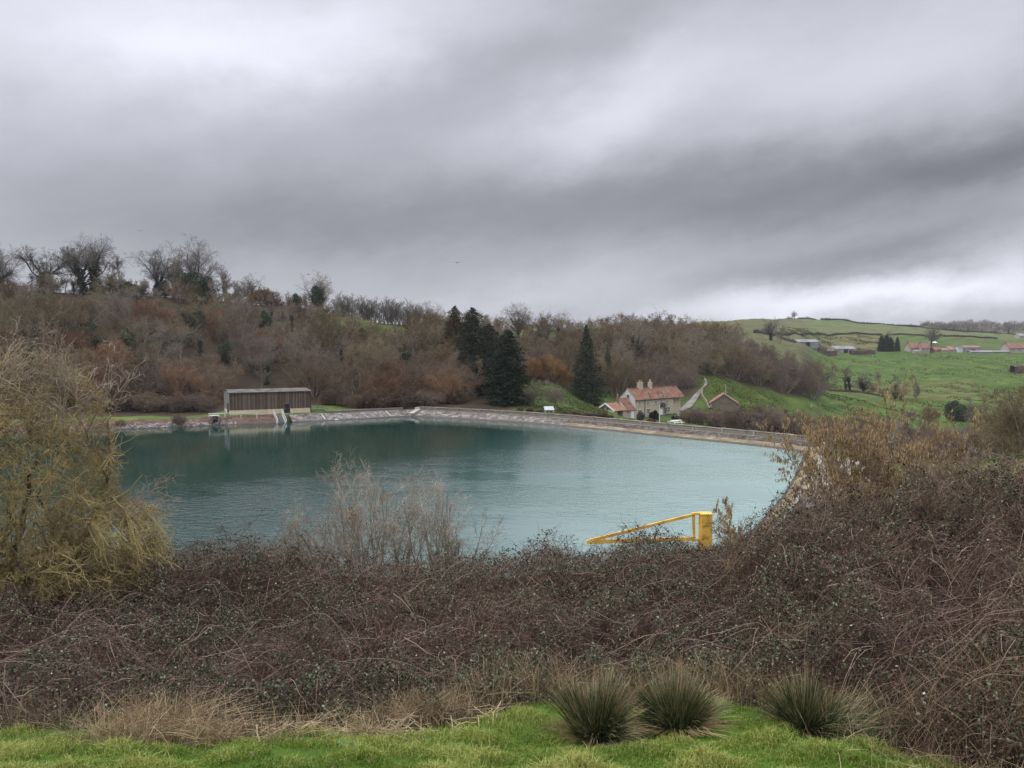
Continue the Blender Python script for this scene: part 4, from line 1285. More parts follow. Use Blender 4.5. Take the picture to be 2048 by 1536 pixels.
# life ring on its post
lp = at(570, 836, 139.5); lz = float(land_z(np.array([lp[0]]), np.array([lp[1]]))[0])
lb = thing('life_ring_post', 'orange life ring hung on a post in front of the shed door', 'life ring', (lp[0], lp[1], lz))
mesh_obj('post', [box(-.05, .05, -.05, .05, -.3, 1.75)], m_galv, lb)
a = np.linspace(0, 2 * pi, 25)[:-1]
ring = np.stack([np.cos(a) * .36, np.full(24, -.14), 1.28 + np.sin(a) * .36], 1)
tv, tf = tubes(np.vstack([ring, ring[:1]])[None], np.full((1, 25), .10), 8)
mesh_obj('life_ring', [(tv, tf, 0)], m_orange, lb, smooth=True)
mesh_obj('ring_band', [beam(ring[i] * np.array([1, 1, 1]) + np.array([-.0, -.09, -.11]), ring[i] + np.array([0, -.09, .11]), .1, .05) for i in (0, 6, 12, 18)], m_white, lb)
mesh_obj('back_board', [box(-.3, .3, -.045, -.02 + .03, .9, 1.66)], m_pale_paint, lb)

# metal steps with handrails going down into the water
sp_, sn_ = shore_at(557)
st = thing('metal_steps', 'pale metal steps with two handrails running down the bank into the water', 'steps', (sp_[0], sp_[1], 0), math.atan2(sn_[1], sn_[0]) - pi / 2)
for sx in (-.75, .75):
    mesh_obj('stringer', [beam((sx, -1.2, -.45), (sx, 3.3, 1.25), .08, .22)], m_pale_paint, st)
    hr = mesh_obj('handrail', [(v, f, 0) for v, f, _ in tube1([(sx, -1.3, .35), (sx, -.9, .75), (sx, 3.3, 2.15), (sx, 3.9, 2.15), (sx, 3.9, 1.1)], .045, 6)], m_pale_paint, st)
    mesh_obj('mid_rail', tube1([(sx, -1.0, .2), (sx, 3.3, 1.7)], .03, 6), m_pale_paint, hr)
    for yy in (-.9, .5, 1.9, 3.3):
        mesh_obj('upright', tube1([(sx, yy, np.interp(yy, [-1.2, 3.3], [-.4, 1.2])), (sx, yy, np.interp(yy, [-.9, 3.3], [.75, 2.15]))], .035, 6), m_pale_paint, st)
mesh_obj('treads', [box(-.72, .72, -1.1 + i * .4, -.85 + i * .4, -.40 + i * .151, -.36 + i * .151) for i in range(11)], m_galv, st)['kind'] = 'stuff'

# low pale rail along the path left of the shed and the outfall box
rl = thing('path_rail', 'low pale metal rail beside the path left of the steps', 'railing', (0, 0, 0))
RP = [at(px, py, Y) for px, py, Y in ((418, 833.2, 139.5), (450, 831.8, 140.2), (482, 830.8, 141), (514, 829.6, 141.6))]
for a_, b_ in zip(RP[:-1], RP[1:]):
    mesh_obj('rail', [beam(a_ + np.array([0, 0, .5]), b_ + np.array([0, 0, .5]), .06, .16)], m_pale_paint, rl)
for p in RP:
    g_ = float(land_z(p[:1], p[1:2])[0])
    mesh_obj('rail_post', [box(p[0] - .06, p[0] + .06, p[1] - .06, p[1] + .06, min(g_, p[2]) - .3, p[2] + .62)], m_pale_paint, rl)
op, on_ = shore_at(427)
ob = thing('outfall_box', 'small concrete outfall box with dark pipe mouth on the left bank', 'outfall', (op[0], op[1], 0), math.atan2(on_[1], on_[0]) - pi / 2)
mesh_obj('box_body', [box(-.7, -.45, 0, 2.6, -.4, 1.5), box(.45, .7, 0, 2.6, -.4, 1.5), box(-.45, .45, 1.2, 2.6, -.4, 1.5)], m_pitch_grey, ob)
mesh_obj('pipe', tube1([(0, .55, .75), (0, 1.3, .75)], .3, 12), m_black, ob)
mesh_obj('cover', [box(-.8, .8, .9, 2.8, 1.5, 1.6)], m_conc, ob)
# timber rails right of the shed
fr = thing('timber_railing', 'low bluish timber railing beyond the right end of the shed', 'railing', (0, 0, 0))
FP = [at(px, py, Y) for px, py, Y in ((623, 823.5, 151), (634, 822, 154), (646, 823, 154), (655, 825, 151))]
for h in (.35, .75, 1.1):
    mesh_obj('rail', [beam(a_ + np.array([0, 0, h]), b_ + np.array([0, 0, h]), .05, .13) for a_, b_ in zip(FP[:-1], FP[1:])], m_boards_grey, fr, rnd=[.5] * 18)
for p in FP:
    mesh_obj('post', [box(p[0] - .06, p[0] + .06, p[1] - .06, p[1] + .06, p[2] - .9, p[2] + 1.2)], m_boards_grey, fr, rnd=[.4] * 6)
for px, h, lab in ((352, 1.9, 'leafless brown shrub growing on the left bank at the waterline'), (238, 1.3, 'small brown shrub on the left bank close to the hawthorn')):
    p, n = shore_at(px); plant('shrub_low', 'bank_shrub', lab, 'shrub', (p[0] + n[0] * .9, p[1] + n[1] * .9, .2), px, (h / 3.6 * 1.1, h / 3.6 * 1.1, h / 3.6))
wr = mesh_obj('moored_float', [(np.array([[0, 0, 0]]) + ico_v * np.array([.5, .3, .22]), HF, 0)], mat('blue_grey_plastic', (.35, .42, .46), (.5, .56, .6), rough=.5))
p, n = shore_at(674); wr.location = (p[0] - n[0] * .2, p[1] - n[1] * .2, .08); tag(wr, 'small blue grey float lying at the water edge below the stone bank', 'float')

# ---------------------------------------------------------------- the stone house
m_stone = stone_mat('cottage_stone', (.42, .35, .25), (.56, .48, .36), (.40, .35, .28), sx=2.2, sy=5)
m_render = mat('grey_render', (.44, .44, .43), (.56, .56, .55), scale=.7, rough=.92, bump=.15, spec=.12)
def tile_mat(name, c1, c2, c3):
    m = mat(name, c1, c2, scale=1.1, c3=c3, rough=.88, spec=.15, detail=9)
    N, L = m.node_tree.nodes, m.node_tree.links
    tc = [n for n in N if n.type == 'TEX_COORD'][0]
    w = N.new('ShaderNodeTexWave'); w.wave_type = 'BANDS'; w.bands_direction = 'X'; w.inputs['Scale'].default_value = 1.25; w.inputs['Distortion'].default_value = .6
    w2 = N.new('ShaderNodeTexWave'); w2.bands_direction = 'Z'; w2.wave_profile = 'SAW'; w2.inputs['Scale'].default_value = 1.1; w2.inputs['Distortion'].default_value = .4
    L.new(tc.outputs['Object'], w.inputs['Vector']); L.new(tc.outputs['Object'], w2.inputs['Vector'])
    a_ = N.new('ShaderNodeMath'); a_.operation = 'ADD'; L.new(w.outputs['Fac'], a_.inputs[0]); L.new(w2.outputs['Fac'], a_.inputs[1])
    bp = N.new('ShaderNodeBump'); bp.inputs['Strength'].default_value = .7; bp.inputs['Distance'].default_value = .06
    L.new(a_.outputs[0], bp.inputs['Height']); L.new(bp.outputs[0], N['Principled BSDF'].inputs['Normal'])
    return m
m_tile = tile_mat('orange_pantiles', (.19, .098, .068), (.31, .18, .130), (.25, .132, .092))
m_tile_pink = tile_mat('weathered_pantiles', (.22, .11, .07), (.34, .20, .14), (.28, .15, .10))
m_pot = mat('clay_pots', (.42, .26, .16), (.55, .38, .26), scale=3, rough=.85)
m_brick = stone_mat('red_brick', (.20, .075, .045), (.28, .12, .075), (.25, .22, .19), sx=4, sy=12)
m_greenery = mat('clipped_yew', (.010, .018, .008), (.028, .042, .016), scale=2, rough=.7, spec=.2)

HP0 = at(1270.8, 799.4, 190.0); HP1 = at(1366.4, 792.4, 203.0)
he = HP1[:2] - HP0[:2]; HL = float(np.hypot(*he)); hrz = math.atan2(he[1], he[0]); he = he / HL
HZ = HP0[2] - 4.5
HD, HEV, HRI = 5.0, 4.5, 6.9
house = thing('stone_house', 'long stone house with orange tiled roof, two chimneys and a grey end gable', 'house', (HP0[0], HP0[1], HZ), hrz)
RX = local_x(1347.5, HP0, he)       # the set back right hand bay starts here
mesh_obj('wall', gable_prism(RX, HD, -1.5, HEV, HRI - .04) + [box(RX, HL, .9, HD, -1.5, HEV - .003)], m_stone, house)
gp = gable_prism(.06, HD, -1.5, HEV, HRI - .04)
mesh_obj('gable_wall', [(v + np.array([-.065, 0, 0]), f, m) for v, f, m in gp], m_render, house)
gp = gable_prism(.05, HD, HEV - .3, HEV, HRI - .05)
mesh_obj('right_gable', [(v + np.array([HL - .06, 0, 0]), f, m) for v, f, m in gp], m_stone, house)
roof = mesh_obj('roof', roof_slab(HL, HD, HEV + .03, HRI + .02, .12, .28, .12), m_tile, house)
mesh_obj('ridge', [box(-.12, HL + .12, HD / 2 - .13, HD / 2 + .13, HRI + .10, HRI + .22)], m_tile_pink, roof)
def cope(xx):
    return [beam((xx, -.2, HEV - .05), (xx, HD / 2, HRI + .20), .22, .16), beam((xx, HD / 2, HRI + .20), (xx, HD + .2, HEV - .05), .22, .16)]
mesh_obj('verge_coping', cope(-.02), m_coping, roof)
mesh_obj('verge_coping', cope(HL * .755), m_coping, roof)
mesh_obj('verge_coping', cope(HL), m_coping, roof)
for px, w in ((1291.5, 1.35), (1311.5, .8)):
    cx = local_x(px, HP0, he) + 1.0
    ch = mesh_obj('chimney', [box(cx - w / 2, cx + w / 2, HD / 2 - .4, HD / 2 + .4, HRI - .8, HRI + 1.35), box(cx - w / 2 - .08, cx + w / 2 + .08, HD / 2 - .48, HD / 2 + .48, HRI + 1.35, HRI + 1.5)], m_stone, house)
    for k in range(2):
        xx = cx + (k - .5) * w * .55
        mesh_obj('chimney_pot', tube1([(xx, HD / 2, HRI + 1.5), (xx, HD / 2, HRI + 2.15)], [.15, .12], 8), m_pot, ch)
def window(root, x, z, w, h, n=2, y=0.0, bars=0, axis='x', mfr=None):
    """white frame round dark glass; a stone sill under it"""
    def bx_(a0, a1, d0, d1, z0, z1):
        return box(a0, a1, y - d1, y - d0, z0, z1) if axis == 'x' else box(y - d1, y - d0, a0, a1, z0, z1)
    fr_ = [bx_(x - w / 2, x - w / 2 + .07, .005, .06, z, z + h), bx_(x + w / 2 - .07, x + w / 2, .005, .06, z, z + h),
           bx_(x - w / 2 + .07, x + w / 2 - .07, .005, .06, z, z + .07), bx_(x - w / 2 + .07, x + w / 2 - .07, .005, .06, z + h - .07, z + h)]
    for i in range(1, n):
        xx = x - w / 2 + w * i / n
        fr_.append(bx_(xx - .04, xx + .04, .005, .055, z + .07, z + h - .07))
    for i in range(1, bars + 1):
        zz = z + h * i / (bars + 1)
        fr_.append(bx_(x - w / 2 + .07, x + w / 2 - .07, .004, .045, zz - .02, zz + .02))
    o = mesh_obj('window', fr_, mfr or m_white, root)
    mesh_obj('pane', [bx_(x - w / 2 + .05, x + w / 2 - .05, .004, .02, z + .05, z + h - .05)], m_glass, o)
    mesh_obj('sill', [bx_(x - w / 2 - .1, x + w / 2 + .1, .003, .13, z - .12, z - .003)], m_coping, o)
    return o
def hx(px): return local_x(px, HP0, he)
for px in (1279.5, 1296.5, 1312.5, 1323, 1335): window(house, hx(px), 3.05, .8, .95, 2)
for px, w, n in ((1280.5, 1.5, 3), (1297.5, 1.6, 3), (1337, 1.7, 3)): window(house, hx(px), .75, w, 1.35, n, bars=1)
window(house, 2.2, 4.6, .95, 1.1, 2, y=-.065, axis='y', mfr=m_pale_paint)
window(house, 2.0, 2.4, .5, .6, 1, y=-.065, axis='y')
window(house, RX + 1.4, 3.1, .6, .9, 1, y=.9)
hd = mesh_obj('door', [box(hx(1323.5) - .45, hx(1323.5) + .45, -.07, -.005, -.3, 1.75)], m_white, house)
mesh_obj('handle', [box(hx(1323.5) + .28, hx(1323.5) + .34, -.11, -.07, .65, .8)], m_black, hd)
for px in (1296.5, 1322.5):
    cx = hx(px)
    v = np.array([[cx - .95, -.012, HEV - .2], [cx + .95, -.012, HEV - .2], [cx + .95, 1.1, HEV - .2], [cx - .95, 1.1, HEV - .2],
                  [cx - .95, -.012, HEV + .25], [cx + .95, -.012, HEV + .25], [cx + .95, 1.1, HEV + .25], [cx - .95, 1.1, HEV + .25], [cx, -.012, HEV + 1.45], [cx, 1.6, HEV + 1.45]])
    d_ = mesh_obj('dormer', [(v, np.array([[0, 1, 5, 4], [1, 2, 6, 5], [3, 0, 4, 7], [2, 3, 7, 6]]), 0), (v, np.array([[4, 5, 8], [6, 7, 9]]), 0)], m_stone, house)
    mesh_obj('dormer_roof', [(np.array([[cx + s * 1.08, -.12, HEV + .16], [cx, -.12, HEV + 1.52], [cx, 2.0, HEV + 1.52], [cx + s * 1.08, 1.3, HEV + .16],
                                        [cx + s * 1.08, -.12, HEV + .26], [cx, -.12, HEV + 1.62], [cx, 2.0, HEV + 1.62], [cx + s * 1.08, 1.3, HEV + .26]]), BOXF if s < 0 else BOXF[:, ::-1], 0) for s in (-1, 1)], m_tile, d_)
    mesh_obj('dormer_window', [box(cx - .32, cx - .25, -.06, -.015, HEV + .1, HEV + .85), box(cx + .25, cx + .32, -.06, -.015, HEV + .1, HEV + .85), box(cx - .04, cx + .04, -.055, -.015, HEV + .1, HEV + .85), box(cx - .25, cx + .25, -.06, -.015, HEV + .78, HEV + .85)], m_white, d_)
    mesh_obj('dormer_pane', [box(cx - .27, cx + .27, -.03, -.013, HEV + .1, HEV + .80)], m_glass, d_)
mesh_obj('downpipe', tube1([(hx(1290), -.1, 0), (hx(1290), -.1, HEV - .1)], .07, 6), m_black, house)
mesh_obj('gutter', [box(-.1, RX, -.36, -.22, HEV - .28, HEV - .17)], m_black, house)

# outbuilding joined at the left end, with the car port
ob_ = thing('outbuilding', 'low outbuilding with orange tiled roofs and car port at the left end of the house', 'outbuilding', (HP0[0] - he[0] * 8.0, HP0[1] - he[1] * 8.0, HZ + .2), hrz)
OZ = 2.1
mesh_obj('wall', [box(0, .3, 0, HD, -1.5, OZ - .004), box(.3, 1.4, 0, .3, -1.5, OZ), box(3.4, 7.92, 0, HD, -1.5, OZ), box(.3, 3.4, HD - .3, HD, -1.5, OZ)], m_stone, ob_)
g3 = gable_prism(.3, HD, OZ - .003, OZ, OZ + 1.42)
mesh_obj('low_gable', g3, m_pitch_grey, ob_)
g4 = gable_prism(3.3, HD, OZ - .003, OZ, OZ + 2.4)
mesh_obj('high_gable', [(v + np.array([4.6, 0, 0]), f, m) for v, f, m in g4], m_render, ob_)
r1 = mesh_obj('low_roof', roof_slab(4.5, HD, OZ + .03, OZ + 1.5, .08, .35, .12), m_tile_pink, ob_)
r2 = roof_slab(3.15, HD, OZ + .02, OZ + 2.5, .12, .35, .12)
mesh_obj('high_roof', [(v + np.array([4.75, 0, 0]), f, m) for v, f, m in r2], m_tile, ob_)
mesh_obj('bargeboard', [beam((-.16, -.4, OZ - .12), (-.16, HD / 2, OZ + 1.56), .08, .32), beam((-.16, HD / 2, OZ + 1.56), (-.16, HD + .4, OZ - .12), .08, .32)], m_white, ob_)
oc = mesh_obj('chimney', [box(4.2, 4.62, HD / 2 - .25, HD / 2 + .25, OZ + 1.1, OZ + 3.2)], m_brick, ob_)
mesh_obj('chimney_pot', tube1([(4.41, HD / 2, OZ + 3.2), (4.41, HD / 2, OZ + 3.7)], [.13, .1], 8), m_pot, oc)
window(ob_, 5.2, .95, .8, .8, 2)
od = mesh_obj('door', [box(6.35, 7.45, -.07, -.005, -.4, 1.85)], m_white, ob_)
mesh_obj('handle', [box(7.2, 7.28, -.11, -.07, .8, .95)], m_black, od)

# stone barn by the lane
BP0 = at(1420, 806.4, 214.0); BP1 = at(1467.7, 806.7, 216.0)
be = BP1[:2] - BP0[:2]; BW = float(np.hypot(*be)); brz = -0.235
barn = thing('stone_barn', 'plain stone barn with gable facing the water, standing on the grass bank', 'barn', (BP0[0], BP0[1], BP0[2] - 3.4), brz)
def gable_front(W, D, z0, ev, ri):
    v = np.array([[0, 0, z0], [W, 0, z0], [W, D, z0], [0, D, z0], [0, 0, ev], [W, 0, ev], [W, D, ev], [0, D, ev], [W / 2, 0, ri], [W / 2, D, ri]], float)
    return [(v, np.array([[0, 1, 5, 4], [2, 3, 7, 6], [1, 2, 6, 5], [3, 0, 4, 7], [4, 8, 9, 7], [8, 5, 6, 9]]), 0), (v, np.array([[4, 5, 8], [6, 7, 9]]), 0)]
def roof_front(W, D, ev, ri, eo, ov, th):
    s = (ri - ev) / (W / 2); out = []
    for sg in (0, 1):
        p_ = [(-eo, -ov, ev - eo * s), (W / 2, -ov, ri), (W / 2, D + ov, ri), (-eo, D + ov, ev - eo * s)]
        v = np.array([(a if not sg else W - a, b, c) for a, b, c in p_] + [(a if not sg else W - a, b, c + th) for a, b, c in p_])
        out.append((v, BOXF if not sg else BOXF[:, ::-1], 0))
    return out
m_barnst = stone_mat('barn_rubble_stone', (.15, .118, .09), (.24, .195, .155), (.12, .10, .08), sx=2.2, sy=4)
mesh_obj('wall', gable_front(BW, 9, -2.5, 3.4, 5.75), m_barnst, barn)
br_ = mesh_obj('roof', roof_front(BW, 9, 3.43, 5.8, .25, -.03, .13), m_tile_pink, barn)
mesh_obj('verge_coping', [beam((-.3, -.16, 3.2), (BW / 2, -.16, 5.98), .24, .14), beam((BW / 2, -.16, 5.98), (BW + .3, -.16, 3.2), .24, .14)], m_coping, br_)
mesh_obj('corner_stones', [box(-.04, .45, -.04, .4, -2, 3.1)], m_conc, barn)
lt = mesh_obj('lean_to', [box(BW - .5, BW + 2.2, -1.5, -.01, -2.5, .9)], m_barnst, barn)
mesh_obj('lean_to_roof', [beam((BW - .7, -.75, 1.5), (BW + 2.5, -.75, .7), 1.8, .12)], m_tile_pink, lt)

# the lane climbing into the wood and its walls
lane_px = ((1336, 829, 9), (1352, 822, 12), (1370, 818, 17), (1382, 806, 17), (1390, 795, 13), (1400, 783, 9), (1408, 774, 6.5), (1413, 767, 5), (1410, 757, 4))
LP, LW = [], []
for px, py, w in lane_px:
    p = hit(px, py, 170, 330); LP.append(p); LW.append(w * p[1] / F)
LP = np.array(LP)
lp2 = resample(np.column_stack([chaikin(LP[:, :2], 2)]), 1.0)
wd = np.interp(np.linspace(0, 1, len(lp2)), np.linspace(0, 1, len(LW)), LW)
nn = normals(lp2)
Vs = []
for s in (-.5, -.2, .2, .5):
    q = lp2 + nn * (s * wd)[:, None]
    Vs.append(np.column_stack([q, np.maximum(ground_z(q[:, 0], q[:, 1]), ground_z(lp2[:, 0], lp2[:, 1])) + .10 + (.04 if abs(s) < .3 else 0)]))
k = len(lp2); V = np.concatenate(Vs); i = np.arange(k - 1)
q = np.concatenate([np.stack([i + j * k, i + (j + 1) * k, i + 1 + (j + 1) * k, i + 1 + j * k], 1) for j in range(3)])
lane = mesh_obj('lane', [(V, q, 0)], mat('lane_tarmac', (.13, .118, .105), (.24, .22, .195), scale=.4, rough=.95, c3=(.18, .165, .148)), smooth=True); tag(lane, kind='structure')

def wall_line(name, label, pts_, h, w, m, cat='wall', jit=.05, sink=.5):
    p = resample(np.asarray(pts_, float)[:, :2], 1.0)
    n = normals(p); z = ground_z(p[:, 0], p[:, 1])
    r = np.random.default_rng(len(p))
    hh = h * (1 + .12 * r.normal(size=len(p)))
    sec = [(-w / 2, 0), (-w / 2 * .8, 1), (w / 2 * .8, 1), (w / 2, 0)]
    V = np.concatenate([np.column_stack([p + n * s, z - sink + (hh + sink) * t]) for s, t in sec]) + r.normal(size=(4 * len(p), 3)) * jit
    k = len(p); i = np.arange(k - 1)
    q = np.concatenate([np.stack([i + j * k, i + 1 + j * k, i + 1 + (j + 1) * k, i + (j + 1) * k], 1) for j in range(3)])
    o = mesh_obj(name, [(V, q[:, ::-1], 0)], m)
    return tag(o, label, cat)
wall_line('lane_wall', 'tumbledown pale stone wall curving along the right side of the lane', [hit(px, py, 190, 330) for px, py in ((1420, 821), (1412, 806), (1404, 793), (1404, 782), (1412, 774))], .75, .5, m_barnst)
wall_line('garden_wall', 'low pale garden wall behind the mown lawn', [hit(px, py, 130, 200) for px, py in ((1355, 838), (1364, 840), (1376, 843))], 1.3, .4, m_rubble)

# posts, fence, table, panel
def pole(px, py0, py1, Y, r, label, m):
    a_ = at(px, py0, Y); b_ = at(px, py1, Y); g_ = gz(a_[0], a_[1])
    o = thing('pole', label, 'pole', (a_[0], a_[1], g_))
    mesh_obj('shaft', tube1([(0, 0, -.6), (0, 0, b_[2] - g_)], [r, r * .8], 8), m, o)
    mesh_obj('cap', tube1([(0, 0, b_[2] - g_), (0, 0, b_[2] - g_ + .12)], [r * 1.3, r * .6], 8), m, o)
pole(1319, 845, 812, 150, .09, 'thin grey pole standing in front of the house beside the clipped yew', m_pale_paint)
pole(1451, 795, 770, 228, .10, 'thin grey pole behind the stone barn roof', m_galv)
fp = [hit(px, py, 110, 200) for px, py in ((1367, 846), (1378, 847), (1390, 848), (1404, 849.5), (1418, 851), (1433, 852.5), (1448, 854), (1464, 856))]
ff = thing('lawn_fence', 'dark post and rail fence along the back of the mown lawn', 'fence', (0, 0, 0))
for p in fp: mesh_obj('post', [box(p[0] - .07, p[0] + .07, p[1] - .07, p[1] + .07, p[2] - .4, p[2] + 1.25)], m_dkwood, ff)
for h in (.5, 1.0):
    for a_, b_ in zip(fp[:-1], fp[1:]): mesh_obj('rail', [beam(a_ + np.array([0, -.09, h]), b_ + np.array([0, -.09, h]), .04, .1)], m_dkwood, ff)
tp = hit(1352, 848.5, 110, 170)
tb = thing('garden_table', 'small white garden table with benches on the lawn behind the dam wall', 'table', tp, .5)
mesh_obj('table_top', [box(-1.2, 1.2, -.45 + .18 * i, -.29 + .18 * i, .74, .80) for i in range(5)], m_white, tb)
for s in (-1, 1):
    mesh_obj('bench', [box(-1.2, 1.2, s * .95 - .16, s * .95 + .16, .42, .48)], m_white, tb)
    mesh_obj('leg', [beam((s * .85, -.95, .45), (s * .85, .95, .45), .06, .1), beam((s * .85, -.8, 0), (s * .85, -.3, .75), .08, .06), beam((s * .85, .8, 0), (s * .85, .3, .75), .08, .06)], m_white, tb)
tp = hit(1098, 826, 120, 200)
tb = thing('tilted_panel', 'tilted silvery panel on short legs at the edge of the meadow', 'panel', tp, .2)
mesh_obj('panel', [beam((-.05, -.7, .6), (0, .5, 1.25), 1.9, .08)], m_galv, tb)
for sx in (-.8, .8):
    for yy, zz in ((-.6, .6), (.4, 1.15)): mesh_obj('leg', [box(sx - .06, sx + .06, yy - .06, yy + .06, -.4, zz)], m_galv, tb)
rp_ = [at(px, py, 166) for px, py in ((1003, 823), (1014, 826), (1026, 827))]
rf = thing('rustic_rail', 'slanting timber rail fence under the dark cypress', 'fence', (0, 0, 0))
for p in rp_: mesh_obj('post', [box(p[0] - .08, p[0] + .08, p[1] - .08, p[1] + .08, gz(p[0], p[1]) - .4, p[2] + .6)], m_boards_grey, rf, rnd=[.5] * 6)
for h in (0, .4): mesh_obj('rail', [beam(a_ + np.array([0, -.12, h]), b_ + np.array([0, -.12, h]), .06, .12) for a_, b_ in zip(rp_[:-1], rp_[1:])], m_boards_grey, rf, rnd=[.5] * 12)

# clipped and garden shrubs
leafy('yew_ball', 81, 1.0, 1.0, m_greenery, n=3600, size=.16, lumps=3)
m_sage = mat('grey_green_leaves', (.075, .08, .05), (.13, .13, .09), scale=2, rough=.8)
m_rustl = mat('russet_leaves', (.075, .04, .025), (.14, .075, .045), scale=2, rough=.8)
m_yell = mat('yellow_blossom', (.48, .38, .09), (.62, .52, .18), scale=2, rough=.8)
m_mauve = mat('mauve_heather', (.10, .062, .058), (.17, .11, .10), scale=2, rough=.8)
def shrub(px, py, Y, w, h, m, name, label, cat='shrub', key='yew_ball', group=None):
    p = at(px, py, Y); g_ = gz(p[0], p[1])
    plant(key, name, label, cat, (p[0], p[1], min(g_, p[2]) - .1), px, (w / 2, w / 2, h / 2), group, {'foliage': m, 'crown': m} if m else None)
shrub(1310, 832, 172, 2.0, 2.6, None, 'clipped_yew', 'tall dark clipped yew in front of the house door')
shrub(1303, 833, 171, 1.6, 2.2, None, 'clipped_yew', 'shorter dark yew touching the left side of the tall clipped yew')
shrub(1316, 834, 170, 1.2, 1.8, None, 'clipped_yew', 'low dark yew at the right foot of the tall clipped yew')
shrub(1346, 827, 182, 1.2, 1.25, None, 'topiary_ball', 'round clipped bush nearest the house, left of the pair', group='clipped round bushes')
shrub(1356, 833, 178, 1.7, 1.2, None, 'topiary_ball', 'low flattened clipped bush in front of the other two', group='clipped round bushes')
shrub(1367, 834, 177, 1.9, 1.8, None, 'topiary_ball', 'largest round clipped bush, right of the others', group='clipped round bushes')
shrub(1281, 842, 158, 2.2, 2.3, m_sage, 'garden_shrub', 'grey green bush in front of the left end of the house')
shrub(1303, 846, 152, 2.6, 1.1, m_rustl, 'garden_shrub', 'low russet bush in front of the clipped yew')
shrub(1242, 844, 146, 1.1, .9, m_yell, 'forsythia', 'small yellow flowering bush just behind the dam wall')
shrub(1262, 844, 150, 1.7, .9, m_mauve, 'garden_shrub', 'dull mauve bush right of the yellow flowering bush')
shrub(1365, 822, 188, 2.2, .8, m_rustl, 'garden_hedge', 'low russet hedge at the right end of the house')
shrub(1274, 845, 151, 1.3, .5, m_sage, 'garden_shrub', 'low pale green bush between the mauve and grey green bushes')
for i, (px, py, Y, w, h, m, lab) in enumerate(((1150, 828, 150, 2.6, 1.1, m_rustl, 'brown heathery bush below the spruce, leftmost of the rockery'), (1172, 829, 150, 2.8, 1.0, m_mauve, 'mauve heathery bush in the rockery below the spruce'),
        (1192, 832, 150, 2.4, 1.2, m_sage, 'grey green bush in the rockery left of the outbuilding gable'), (1208, 834, 150, 2.2, 1.3, m_rustl, 'russet bush in the rockery below the outbuilding gable'),
        (1222, 837, 150, 1.6, 1.0, m_sage, 'olive bush at the corner of the car port'), (1060, 822, 155, 2.2, .9, m_rustl, 'brown bush at the foot of the bare fruit tree'), (1078, 824, 154, 2.2, .8, m_sage, 'dull olive bush between the two fruit trees'),
        (1040, 824, 156, 1.8, 1.0, m_rustl, 'brown bush at the right foot of the cypress'), (1130, 826, 152, 2.0, .9, m_sage, 'olive bush right of the tilted panel'), (1193, 812, 190, 2.2, 1.3, None, 'dark green bush at the back of the outbuilding gable'))):
    shrub(px, py, Y, w, h, m, 'rockery_shrub', lab, group='rockery bushes')
p = hit(1330, 815, 150, 200)
ivd = mesh_obj('wall_creeper', [ivy_cloud(np.random.default_rng(3), [np.array([[hx(1319.5), -.25, 2.2], [hx(1322), -.3, 2.7], [hx(1325), -.3, 2.9], [hx(1329.5), -.3, 2.6], [hx(1330), -.3, .2]])], [.4], 500, .22) + (0,)], m_sage)
ivd.location = house.location; ivd.rotation_euler = house.rotation_euler
tag(ivd, 'straggling creeper arching round the white house door', 'creeper')

